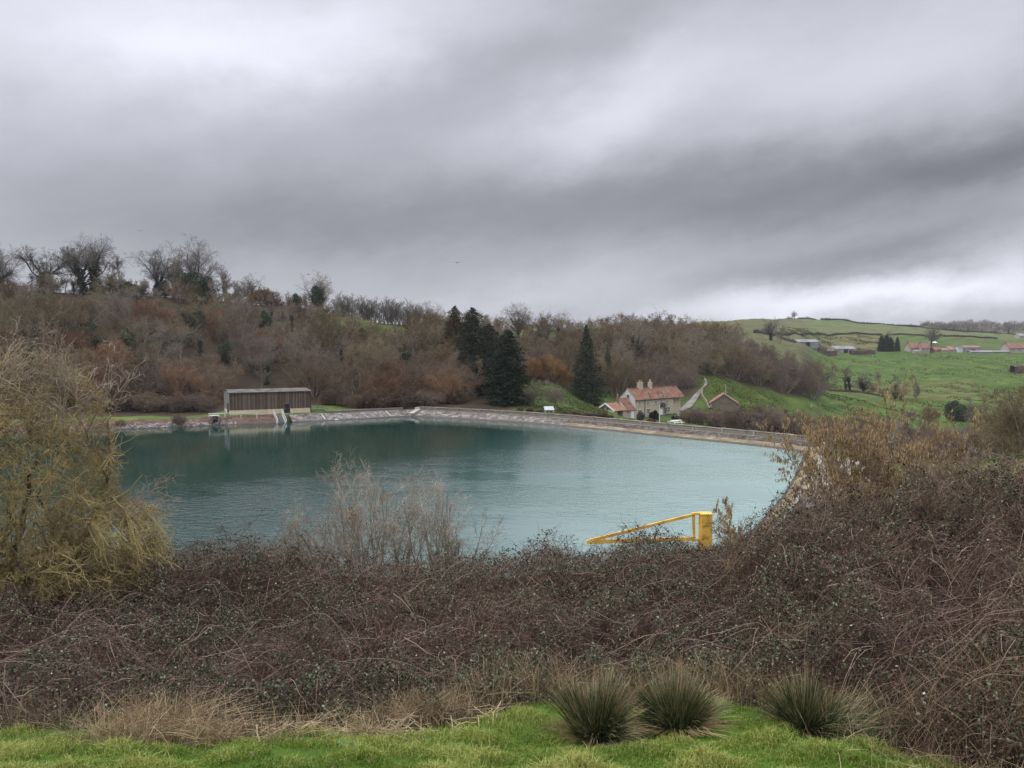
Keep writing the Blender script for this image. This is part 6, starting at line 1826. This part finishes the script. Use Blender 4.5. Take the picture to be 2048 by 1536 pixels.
for a_ in ((300, 1480, 420, .22, .18, .42, 1.0), (360, 1470, 420, .2, .25, .5, .9), (250, 1490, 300, .2, .15, .35, .9), (410, 1490, 250, .15, .15, .3, .9),
           (830, 1450, 450, .2, .2, .42, .8), (880, 1440, 300, .15, .2, .4, .8), (745, 1475, 200, .15, .12, .3, 1.1), (560, 1480, 200, .3, .12, .3, 1.1)):
    straw(*a_)
for px in range(950, 1560, 30): straw(px, 1412, 95, .28, .2, .6, .55, Y=float(lawn_edge(np.array([(px - 1024) / F * 7.6]))[0]) + rng.uniform(.15, .9))
for px in range(-150, 960, 45): straw(px, 1450, 20, .22, .12, .4, .7, Y=float(lawn_edge(np.array([(px - 1024) / F * 7.2]))[0]) + rng.uniform(.0, .5))
for px in range(1760, 2400, 30): straw(px, 1480, 45, .3, .10, .34, .9, Y=float(lawn_edge(np.array([(px - 1024) / F * 6.3]))[0]) + rng.uniform(.0, 1.1))
for a_ in ((1715, 1425, 420, .16, .2, .45, .6, 1.3, 1), (1770, 1440, 300, .2, .15, .35, .8, 1.2, 1), (1690, 1405, 200, .12, .25, .5, .5, 1.0, 1)): straw(*a_)
# dead stalks standing out of the brambles at the right
uu = rng.uniform(.33, .80, 4200); y = rng.uniform(5.2, 9.0, 4200); x = uu * y; k = (y > lawn_edge(x) + .1) & (NB2(x * 2, y * 2) > -.3); x, y = x[k], y[k]; k = len(x)
B, G = bram_z(x, y); L_ = rng.uniform(.15, .42, k); a = rng.uniform(0, 6.28, k); le = np.abs(rng.normal(size=k)) * .7; t = np.linspace(0, 1, 5)
SP.append(np.stack([x[:, None] + (np.cos(a) * le * L_)[:, None] * t ** 1.5, y[:, None] + (np.sin(a) * le * L_)[:, None] * t ** 1.5 * .7, (B - .16)[:, None] + L_[:, None] * (t - .3 * np.minimum(le, 1.6)[:, None] * t ** 2)], -1))
SR_.append(np.tile(np.linspace(.0020, .0008, 5), (k, 1))); SM.append(np.zeros(k)); SA.append(rng.uniform(0, .75, k))
SPc = np.concatenate(SP); v, f = tubes(SPc, np.concatenate(SR_), 3)
fm = np.repeat(np.concatenate(SM), 12); ra = np.repeat(np.concatenate(SA), 12)
o = mesh_obj('dry_straw', [(v, f[fm == 0], 0), (v, f[fm == 1], 1)], [m_straw, m_bracken], rnd=np.concatenate([ra[fm == 0], ra[fm == 1]]))
tag(o, 'dry straw and dead stalks along the edge of the lawn', 'dead grass', kind='stuff')

# ---------------------------------------------------------------- lawn
m_blade = mat('lawn_blades', (.062, .130, .012), (.36, .36, .10), attr='rnd', c3=(.148, .222, .024), rough=.5, spec=.3, contrast=(.05, .98), trans=.25)
n = 230000
u = rng.uniform(-.85, .85, n); y = np.exp(rng.uniform(math.log(4.6), math.log(8.6), n)); x = u * y
tuft = NS(x * 2.0, y * 2.0)
ed = lawn_edge(x) + .12 * NB(x * 3, y * 3)
k = (y < ed) | ((y < ed + .35) & (rng.uniform(0, 1, n) < .25))
x, y, tuft = x[k], y[k], tuft[k]; n = len(x)
z = ground_z(x, y)
L_ = rng.uniform(.018, .062, n) * (1 + .3 * np.clip(tuft, -.9, 2.4) + .38 * np.clip(NT(x, y), -.9, 2.4)).clip(.3); a = rng.uniform(0, 6.28, n); le = np.abs(rng.normal(size=n)) * .55 + .1
w = rng.uniform(.0018, .0034, n)
d = np.stack([np.cos(a), np.sin(a)], -1); s = np.stack([-d[:, 1], d[:, 0], np.zeros(n)], -1) * w[:, None]
b0 = np.stack([x, y, z - .005], -1)
m0 = b0 + np.stack([d[:, 0] * le * L_ * .35, d[:, 1] * le * L_ * .35, L_ * .65], -1)
t0 = b0 + np.stack([d[:, 0] * le * L_ * 1.1, d[:, 1] * le * L_ * 1.1, L_ * (1.05 - .3 * le.clip(0, 1.6))], -1)
V = np.stack([b0 - s, b0 + s, m0 + s * .8, m0 - s * .8, t0], 1).reshape(-1, 3)
i5 = np.arange(n)[:, None] * 5
rr = np.clip(rng.beta(2, 2, n) + .10 * tuft + .13 * NT(x, y) + .08 * NB(x, y), 0, 1)
lawn = mesh_obj('lawn_grass', [(V, i5 + np.array([0, 1, 2, 3]), 0), (V, i5 + np.array([3, 2, 4]), 0)], m_blade, rnd=np.concatenate([rr, rr]))
tag(lawn, 'short bright green grass across the bottom of the view', 'grass', kind='stuff')
u = rng.uniform(-.8, .8, 420); y = rng.uniform(5.0, 8.3, 420); x = u * y; k = y < lawn_edge(x) + .1
k &= rng.uniform(0, 1, 420) < .25 + .75 * np.exp(-(lawn_edge(x) - y) / .35)
x, y = x[k], y[k]
v, f = leaf_quads(np.stack([x, y, ground_z(x, y) + rng.uniform(.01, .045, len(x))], -1), rng.uniform(.02, .05, len(x)), rng, up=1.5, aspect=.7)
o = mesh_obj('fallen_leaves', [(v, f, 0)], m_bred, rnd=np.repeat(rng.uniform(0, 1, len(x)), 2)); tag(o, 'dead brown leaves scattered on the lawn near its edge', 'leaves', kind='stuff')
# sticks and weeds at the lawn edge
stk = []
for i in range(70):
    c = rng.uniform(430, 1000); xx = (c - 1024) / F * 7.1; yy = float(lawn_edge(np.array([xx]))[0]) + rng.uniform(-.25, .25)
    g_ = gz(xx, yy); a = rng.uniform(0, 6.28); L_ = rng.uniform(.12, .4)
    stk.append(np.stack([xx + cos(a) * L_ * np.linspace(-.5, .5, 4) + rng.normal(size=4) * .01, yy + sin(a) * L_ * np.linspace(-.5, .5, 4), g_ + .03 + np.abs(rng.normal(size=4)) * .05], -1))
v, f = tubes(np.array(stk), np.full((len(stk), 4), .004), 4)
o = mesh_obj('dead_sticks', [(v, f, 0)], m_straw, rnd=rng.uniform(.5, 1, len(f))); tag(o, 'pale broken sticks lying along the lawn edge', 'sticks', kind='stuff')
m_dock = mat('dock_leaves', (.06, .11, .02), (.12, .17, .04), rough=.6, spec=.2, scale=9)
for i, (px, py, lab) in enumerate(((690, 1494, 'small green dock plant on the lawn edge left of the bare sticks'), (905, 1503, 'broad leaved dock plant on the lawn below the straw clump'))):
    p = hit(px, py, 4.5, 12)
    P = []
    V, Fc = [], []
    for j in range(11):
        a = j * 2.4; L_ = rng.uniform(.04, .10); wd_ = L_ * .42
        t = np.linspace(0, 1, 5); cx = np.cos(a) * L_ * t; cy = np.sin(a) * L_ * t; cz = .02 + L_ * (.75 * t - .5 * t ** 2)
        ww = wd_ * np.sin(np.pi * np.clip(t * .92 + .06, 0, 1)) * .5
        l = np.stack([cx - np.sin(a) * ww, cy + np.cos(a) * ww, cz], -1); r = np.stack([cx + np.sin(a) * ww, cy - np.cos(a) * ww, cz], -1)
        b_ = len(V) * 1
        o_ = sum(len(q) for q in V); V.append(np.concatenate([l, r])); Fc += [[o_ + q, o_ + q + 1, o_ + 6 + q, o_ + 5 + q] for q in range(4)]
    o = mesh_obj('dock_plant', [(np.concatenate(V), np.array(Fc), 0)], m_dock); o.location = p
    tag(o, lab, 'weed')

# ---------------------------------------------------------------- rush tussocks
m_rush = mat('rush_stems', (.016, .032, .012), (.13, .165, .065), attr='rnd', c3=(.046, .072, .030), rough=.6, spec=.2, contrast=(.05, .97))
m_rushdry = mat('dry_rush_tips', (.22, .15, .07), (.44, .35, .20), attr='rnd', rough=.8, spec=.1, contrast=(.05, .95))
def tussock(px, py, h, rad, lean, label, n=2600, Y=None):
    p = hit(px, py, 4.5, 14)
    t_ = thing('rush_tussock', label, 'rush', p, 0, 'rush tussocks on the lawn edge')
    def blades(n, h0, h1, spread, droop, r, base=.42):
        a = np.where(rng.uniform(0, 1, n) < .5, rng.uniform(0, 6.28, n), np.round(rng.uniform(0, 14, n)) / 14 * 6.28 + rng.normal(size=n) * .12); q = rng.uniform(0, 1, n) ** .55
        bx = np.cos(a) * q * rad * base; by = np.sin(a) * q * rad * base
        L_ = h * rng.uniform(h0, h1, n); out = q * spread * rng.uniform(.6, 1.25, n) + np.abs(rng.normal(size=n)) * .08
        t = np.linspace(0, 1, 6)
        out = out * (1 + .35 * np.sin(a * 2 + px) + .2 * np.sin(a * 5 + py)); L_ = L_ * (1 + .14 * np.sin(a * 3 + px * .7))
        ox = np.cos(a) * out + lean[0] * rng.uniform(.3, 1.2, n); oy = np.sin(a) * out + lean[1]
        dd = droop * out
        P = np.stack([bx[:, None] + ox[:, None] * L_[:, None] * (t * .75 + .25 * t ** 2), by[:, None] + oy[:, None] * L_[:, None] * (t * .75 + .25 * t ** 2),
                      -.03 + L_[:, None] * (t * (1 - .25 * out[:, None] ** 2).clip(.3) - dd[:, None] * t ** 3)], -1)
        P[:, :, 2] = np.maximum(P[:, :, 2], .01 - .27 * P[:, :, 1].clip(-.5, .0))
        return P, np.tile(np.linspace(1, .35, 6), (n, 1)) * r
    P, R = blades(n, .45, 1.08, .62, .26, .0023)
    v, f = tubes(P, R, 3)
    mesh_obj('green_stems', [(v, f, 0)], m_rush, t_, rnd=np.repeat(rng.beta(1.6, 2.2, n), 15))
    k = n // 3
    P, R = blades(k, .7, 1.25, .66, .30, .0019)
    P2 = P[:, 3:]; R2 = R[:, 3:]
    v, f = tubes(P2, R2, 3); r1_ = np.repeat(rng.uniform(0, 1, k), 6)
    k2 = n // 6
    Pd, Rd = blades(k2, .45, .85, 1.2, .75, .0026, .6)
    v2, f2 = tubes(Pd, Rd, 3)
    mesh_obj('dry_stems', [(v, f, 0), (v2, f2, 0)], m_rushdry, t_, rnd=np.concatenate([r1_, np.repeat(rng.uniform(0, 1, k2), 15)]))
tussock(1192, 1476, .50, .38, (-.02, 0), 'leftmost and largest dark green rush tussock on the lawn edge', 2600)
tussock(1352, 1452, .44, .40, (.0, 0), 'middle rush tussock with a fringe of tan dead stems at its foot')
tussock(1612, 1464, .47, .31, (.02, 0), 'right hand rush tussock beside the orange brown dead fern', 2000)
tussock(1668, 1482, .44, .28, (.85, .12), 'flattened rush tussock sprawling to the right over the straw', 620)

# ---------------------------------------------------------------- lichened hawthorn on the left
m_lichen = mat('lichened_twigs', (.15, .12, .062), (.44, .36, .165), scale=1.6, rough=.9, spec=.1, c3=(.29, .228, .10), contrast=(.3, .7), detail=8)
m_haw = mat('pale_twigs', (.19, .155, .12), (.42, .36, .30), scale=1.4, rough=.9, spec=.1, c3=(.29, .235, .18), contrast=(.3, .7), detail=8)
m_hbark = mat('hawthorn_bark', (.085, .070, .042), (.24, .195, .105), scale=5, rough=.95, bump=.5, spec=.1)
def hawthorn():
    r = np.random.default_rng(205)
    base = on(38, 14.0)
    x0, y0 = base[0], base[1]
    t_ = thing('hawthorn_tree', 'big tangled bare hawthorn covered in ochre lichen at the left edge', 'tree', (x0, y0, base[2]))
    n = 7; a = np.linspace(0, 6.28, n, endpoint=False) + r.uniform(-.3, .3, n); til = r.uniform(.10, .45, n)
    P = np.stack([np.cos(a) * .25, np.sin(a) * .25, np.full(n, -.3)], 1); D = np.stack([np.cos(a) * til, np.sin(a) * til, np.ones(n)], 1)
    e1 = ell(-.05, 0, 2.9, 1.65, 2.0, 2.75); e2 = ell(1.3, 0, 1.7, 1.2, 1.5, 1.1)
    env = lambda q: e1(q) | e2(q)
    sp = [dict(seg=10, wander=.17, end=.25, trop=.03),
          S(9, .15, 1, 35, 80, .52, .6, seg=8, wander=.22, trop=.0, end=.35, fall=.4),
          S(8, .12, 1, 35, 80, .50, .6, seg=6, wander=.26, trop=-.015, end=.45),
          S(9, .08, 1, 35, 85, .52, .65, seg=5, wander=.28, trop=-.01, end=.5),
          S(5, .1, 1, 35, 85, .62, .75, seg=3, wander=.28, end=.5)]
    g = grow(r, P, D, r.uniform(3.2, 4.7, n), r.uniform(.06, .10, n), sp, env, .0045)
    # the outer tangle: from the nearest limb out to every part of the crown
    ok = env((g[1][0][:, -1] * np.array([1, 1, .97])))
    g[1] = (g[1][0][ok], g[1][1][ok])
    nodes = np.concatenate([p[:, 1:].reshape(-1, 3) for p, _ in g[1:3]])
    nodes = nodes[env(nodes)]
    m_ = 2500
    q3 = norm(r.normal(size=(m_ * 3, 3))) * (r.uniform(.25, 1.0, (m_ * 3, 1)) ** .5)
    lobe = r.uniform(0, 1, m_ * 3) < .72
    tgt = np.where(lobe[:, None], np.array([-.05, 0, 2.95]) + q3 * np.array([1.65, 1.9, 2.6]), np.array([1.35, 0, 1.65]) + q3 * np.array([1.2, 1.4, 1.2]))
    tgt = tgt[tgt[:, 2] > .45][:m_]
    near_ = np.empty(len(tgt), int)
    for i0_ in range(0, len(tgt), 400):
        dd_ = ((tgt[i0_:i0_ + 400, None] - nodes[None, ::2]) ** 2).sum(-1); near_[i0_:i0_ + 400] = dd_.argmin(1) * 2
    st0 = nodes[near_]; ln_ = np.linalg.norm(tgt - st0, axis=1)
    tt = np.linspace(0, 1, 7)[None, :, None]
    wob = np.cumsum(r.normal(size=(len(tgt), 7, 3)), 1) * .05 * np.minimum(ln_, .8)[:, None, None] * tt
    pl = st0[:, None] * (1 - tt) + tgt[:, None] * tt + wob; pl[:, :, 2] += (np.sin(tt[..., 0] * pi) * .12 * ln_[:, None])
    rl_ = np.clip(.004 + .006 * ln_, .004, .012)[:, None] * np.linspace(1, .5, 7)[None]
    extra = [(pl, rl_)]
    s1 = sprout(r, pl, rl_, np.clip(ln_, .35, .9), 5, .3, 1, radians(30), radians(85), .55, .75)
    p1, r1_ = march(r, *s1, 4, .28, -.01, .5); r1_ = np.maximum(r1_, .003); extra.append((p1, r1_))
    s2 = sprout(r, p1, r1_, s1[2], 3, .2, 1, radians(30), radians(85), .55, .8)
    p2, r2_ = march(r, *s2, 3, .28, .0, .5); extra.append((p2, np.maximum(r2_, .0026)))
    g = g[:3] + extra
    mesh_obj('trunk', [tubes(p, q, 8) + (0,) for p, q in g[:1]], m_hbark, t_)
    mesh_obj('limbs', [tubes(p, q, 5) + (0,) for p, q in g[1:2]], m_hbark, t_)
    lo, hi = [], []
    for p, q in g[2:]:
        zz = p[:, -1, 2] + r.normal(size=len(p)) * .75 + .35 * p[:, -1, 0]
        up = zz > 4.9
        lo.append(tubes(p[~up], q[~up], 3) + (0,)); hi.append(tubes(p[up], q[up], 3) + (0,))
    mesh_obj('lichened_twigs', lo, m_lichen, t_); mesh_obj('upper_twigs', hi, m_haw, t_)
    # long pale shoots that stand clear of the crown
    ends = np.array([at(118, 668, 13.6), at(88, 655, 13.6), at(158, 700, 13.4), at(166, 702, 13.4), at(250, 668 + 40, 13.3), at(228, 742, 13.3), at(270, 752, 13.3), at(330, 990, 13.4), at(342, 985, 13.5), at(30, 650, 13.8), at(205, 730, 13.5), at(12, 668, 13.9), at(140, 690, 13.5), at(318, 968, 13.6), at(255, 770, 13.3)]) - base
    st_ = ends * np.array([.62, .6, .70]) + np.array([0, 0, .2])
    tt = np.linspace(0, 1, 9)[None, :, None]
    sh = st_[:, None] * (1 - tt) + ends[:, None] * tt + np.cumsum(r.normal(size=(len(ends), 9, 3)), 1) * .035 * tt
    g2 = [(sh, np.tile(np.linspace(.010, .005, 9), (len(ends), 1)))]
    q = sprout(r, sh, g2[0][1], np.full(len(ends), 1.3), 7, .2, 1, radians(25), radians(70), .35, .7)
    pp, rr = march(r, *q, 4, .25, .03, .5); g2.append((pp, np.maximum(rr, .004)))
    q = sprout(r, pp, rr, q[2], 4, .2, 1, radians(25), radians(70), .5, .8)
    pp, rr = march(r, *q, 3, .25, .02, .5); g2.append((pp, np.maximum(rr, .003)))
    mesh_obj('long_shoots', [tubes(p, q, 4) + (0,) for p, q in g2], m_haw, t_)
hawthorn()
# ---------------------------------------------------------------- bare shrubs in front of the water
def willow(key, seed, H, stems, fan=.40, k=(8, 6, 4)):
    r = np.random.default_rng(seed)
    a = r.uniform(0, 6.28, stems); q = r.uniform(.1, 1, stems) * fan
    P = np.stack([np.cos(a) * .25, np.sin(a) * .25, np.full(stems, -.2)], 1); D = np.stack([np.cos(a) * q, np.sin(a) * q, np.ones(stems)], 1)
    sp = [dict(seg=9, wander=.07, end=.25, trop=.03), S(k[0], .3, .98, 15, 40, .36, .55, seg=6, wander=.12, trop=.05, end=.35, fall=.4),
          S(k[1], .15, 1, 20, 50, .5, .6, seg=4, wander=.16, trop=.03, end=.5), S(k[2], .15, 1, 25, 55, .6, .7, seg=3, wander=.18, trop=.02, end=.5)]
    g = grow(r, P, D, r.uniform(.7, 1, stems) * H, np.full(stems, .0075 * H), sp, None, .0045)
    make_proto(key, g[:1], g[1:], None, m_wtw, m_wtw)
    d = PROT[key]; d['stems'] = d.pop('trunk'); d['twigs'] = d.pop('crown')
m_wtw = mat('grey_brown_stems', (.175, .15, .115), (.43, .385, .315), scale=.9, rough=.85, spec=.15, c3=(.29, .25, .195), contrast=(.3, .7))
willow('willow_a', 301, 4.8, 11); willow('willow_b', 302, 4.2, 9, .5); willow('willow_c', 303, 3.2, 14, .6)
for px, Y, top, k, H, lab in ((722, 27, 925, 'willow_a', 4.8, 'tallest bare shrub in front of the water, with a clump of withered leaves'), (860, 27.5, 948, 'willow_a', 4.8, 'bare upright shrub right of the tallest one in front of the water'), (795, 28, 985, 'willow_b', 4.2, 'spindly bare shrub between the two tall ones'),
        (628, 26, 1005, 'willow_b', 4.2, 'bare shrub left of the tallest one, standing behind the brambles'), (905, 28, 1015, 'willow_b', 4.2, 'low bare shrub at the right end of the row in front of the water'), (585, 25, 1050, 'willow_c', 3.2, 'small leafy twigged shrub at the left end of the row'), (680, 26, 990, 'willow_b', 4.2, 'thin bare shrub close against the left of the tallest one')):
    b_ = on(px, Y); z1 = at(px, top, Y)[2]
    s = (z1 - b_[2]) / PH[k]
    s *= 1.10
    plant(k, 'bare_shrub', lab, 'shrub', b_, px, (s * 1.25, s * .9, s), 'bare shrubs in front of the water')
p = at(706, 1033, 27)
o = mesh_obj('withered_leaves', [leaf_quads(p + rng.normal(size=(160, 3)) * np.array([.10, .1, .22]), .09, rng, aspect=.6) + (0,)], m_bracken, rnd=rng.uniform(0, .6, 320))
tag(o, 'clump of withered brown leaves hanging in the tallest bare shrub', 'leaves')

# ---------------------------------------------------------------- hazels with golden catkins
m_catkin = mat('golden_catkins', (.26, .165, .07), (.52, .40, .22), attr='rnd', c3=(.38, .26, .125), rough=.75, spec=.15, contrast=(.05, .95), trans=.2)
def hazel(px, Y, top, stems, label, seed, ncat, wide, lean=0.0, k=(11, 8)):
    r = np.random.default_rng(seed)
    b_ = on(px, Y); H = at(px, top, Y)[2] - b_[2]
    t_ = thing('hazel_bush', label, 'bush', b_)
    a = r.uniform(0, 6.28, stems); q = r.uniform(.1, 1, stems) * wide
    P = np.stack([np.cos(a) * .15, np.sin(a) * .15, np.full(stems, -.2)], 1); D = np.stack([np.cos(a) * q + lean, np.sin(a) * q, np.ones(stems)], 1)
    sp = [dict(seg=9, wander=.07, end=.3, trop=.03), S(k[0], .3, .98, 20, 50, .34, .55, seg=5, wander=.12, trop=.03, end=.4, fall=.4), S(k[1], .15, 1, 20, 55, .5, .6, seg=4, wander=.16, end=.5)]
    g = grow(r, P, D, r.uniform(.5, 1.0, stems) * H, np.full(stems, .0055 * H), sp, None, .004)
    mesh_obj('stems', [tubes(p_, r_, 5) + (0,) for p_, r_ in g[:1]], m_cane if False else m_bark, t_)
    mesh_obj('twigs', [tubes(p_, r_, 3) + (0,) for p_, r_ in g[1:]], m_bark, t_)
    src = np.concatenate([g[1][0][:, 2:].reshape(-1, 3), g[2][0][:, 1:].reshape(-1, 3)])
    src = src[src[:, 2] > H * .38]
    i = r.integers(0, len(src), ncat)
    c0 = src[i] + r.normal(size=(ncat, 3)) * .012
    L_ = r.uniform(.035, .085, ncat)
    t = np.linspace(0, 1, 3)
    P = c0[:, None] + np.stack([np.outer(r.normal(size=ncat) * .25 * L_, t), np.outer(r.normal(size=ncat) * .25 * L_, t), -np.outer(L_, t)], -1)
    v, f = tubes(P, np.tile([.0042, .0066, .004], (ncat, 1)) * r.uniform(.8, 1.3, (ncat, 1)), 4)
    mesh_obj('catkins', [(v, f, 0)], m_catkin, t_, rnd=np.repeat(r.uniform(0, 1, ncat), 8))['kind'] = 'stuff'
hazel(1780, 16.5, 780, 14, 'tall hazel hung with golden catkins above the bramble bank', 401, 12000, .55, .02)
hazel(1716, 16.5, 815, 13, 'golden catkin hazel on the left, against the end of the dam', 402, 11000, .6, -.08)
hazel(1870, 15.5, 855, 9, 'sparser hazel on the right with few catkins', 403, 1500, .6, .05)
hazel(1522, 14.5, 965, 4, 'small hazel sprig with drooping catkins leaning over the water', 404, 1300, .45, -.12, (6, 5))
m_thorn = mat('brown_thorn_twigs', (.085, .06, .042), (.27, .205, .15), scale=1.5, rough=.85, spec=.12, c3=(.16, .115, .08), contrast=(.3, .7))
willow('thorn', 305, 2.6, 10, .8, (9, 7, 4))
for px, Y, top, lab in ((1930, 13.5, 890, 'bare twiggy bush on top of the bramble bank right of the hazel'), (2010, 13, 870, 'bare twiggy bush on the bramble bank near the right edge'), (1640, 15, 985, 'bare twiggy bush at the left shoulder of the bramble bank'),
        (2085, 13, 870, 'bare twiggy bush cut by the right edge of the view'), (1870, 14.5, 885, 'bare twiggy bush just behind the sparse hazel'), (1965, 12, 925, 'bare twiggy bush below the bank top, second from the right edge'), (1790, 13.5, 925, 'bare twiggy bush under the right side of the hazel crown'),
        (1690, 14, 955, 'bare twiggy bush among the hazel stems'), (1545, 15.5, 1000, 'low twiggy bush at the foot of the left shoulder of the bramble bank'), (1740, 12, 990, 'twiggy bush on the face of the bramble bank under the hazel'), (2035, 11.5, 960, 'twiggy bush on the face of the bramble bank at the right')):
    b_ = on(px, Y); s = (at(px, top, Y)[2] - b_[2]) / PH['thorn']
    plant('thorn', 'bare_shrub', lab, 'shrub', b_, px, (s, s, s), 'twiggy bushes on the bramble bank', {'stems': m_thorn, 'twigs': m_thorn})

# ---------------------------------------------------------------- yellow barrier by the water
m_yellow = mat('yellow_paint', (.30, .15, .04), (.78, .52, .12), scale=3.2, rough=.6, spec=.25, c3=(.70, .42, .06), bump=.08, detail=10, contrast=(.26, .6))
GYY = 25.0
gp_ = at(1411, 1030, GYY); gg = gz(gp_[0], gp_[1])
gate = thing('yellow_barrier', 'yellow steel swing barrier with thick post standing above the brambles', 'barrier', (gp_[0], gp_[1], gg))
def gl(px, py, dy=0): return at(px, py, GYY + dy) - np.array([gp_[0], gp_[1], gg])
tz = gl(1411, 1028)[2]
po = mesh_obj('post', [box(-.185, .185, -.185, .185, -.3, tz)], m_yellow, gate); bv = po.modifiers.new('bevel', 'BEVEL'); bv.width = .02; bv.segments = 2
mesh_obj('post_cap', [box(-.20, .20, -.20, .20, tz, tz + .035)], m_yellow, po)
mesh_obj('bracket', [beam(gl(1384, 1027.5), gl(1400, 1027.0), .14, .07)], m_yellow, gate)
mesh_obj('bottom_bracket', [beam(gl(1388, 1079), gl(1400, 1079), .1, .06)], m_yellow, gate)
for hz_ in (.35, .75): mesh_obj('bolt', [tube1([(-.10, -.19, tz - hz_), (-.10, -.215, tz - hz_)], .025, 6)[0]], m_bark, po)
mesh_obj('upright', [beam(gl(1387, 1026.5), gl(1388, 1083), .08, .08)], m_yellow, gate)
mesh_obj('diagonal_brace', [beam(gl(1385, 1030), gl(1180, 1081), .07, .09)], m_yellow, gate)
mesh_obj('bottom_bar', [beam(gl(1385, 1077.5), gl(1174, 1084), .09, .12)], m_yellow, gate)

# ---------------------------------------------------------------- three birds far off
m_bird = mat('dark_plumage', (.03, .03, .03), (.06, .06, .06), rough=.8)
for px, py, Y, s, lab in ((280, 462, 190, .35, 'dark bird flying high above the left hand trees'), (617, 549, 170, .32, 'dark bird flying above the wide grey tree'), (914, 526, 160, .45, 'larger bird gliding above the middle of the lake')):
    p = at(px, py, Y)
    b_ = thing('bird', lab, 'bird', p, px, None)
    body = np.array([[0, -1, 0], [0, -.6, .1], [0, .2, .12], [0, 1.1, .0]]) * s
    mesh_obj('body', [tubes(body[None], np.array([[.03, .15, .17, .02]]) * s, 6) + (0,)], m_bird, b_)
    for sg in (-1, 1):
        v = np.array([[.08 * sg, -.35, .1], [1.0 * sg, -.25, .42], [2.0 * sg, .25, .25], [1.0 * sg, .2, .40], [.08 * sg, .3, .1]]) * s
        v = np.vstack([v, v - np.array([0, 0, .04]) * s])
        mesh_obj('wing', [(v, np.array([[0, 1, 3, 4], [9, 8, 6, 5], [0, 5, 6, 1], [4, 3, 8, 9]]), 0), (v, np.array([[1, 2, 3], [8, 7, 6]]), 0), (v, np.array([[1, 6, 7, 2], [2, 7, 8, 3]]), 0)], m_bird, b_)

# ---------------------------------------------------------------- the damp air over the valley
hz = mesh_obj('haze', [box(-1900, 1900, -50, 2300, -14, 78)], [], None)
m_haze = bpy.data.materials.new('damp_air'); m_haze.use_nodes = True
N, L = m_haze.node_tree.nodes, m_haze.node_tree.links
N.remove(N['Principled BSDF'])
pv = N.new('ShaderNodeVolumePrincipled')
pv.inputs['Color'].default_value = (.92, .95, 1.0, 1); pv.inputs['Density'].default_value = .00010
pv.inputs['Anisotropy'].default_value = .2
L.new(pv.outputs[0], N['Material Output'].inputs['Volume'])
hz.data.materials.append(m_haze)
tag(hz, kind='stuff')
SC.cycles.volume_bounces = 0
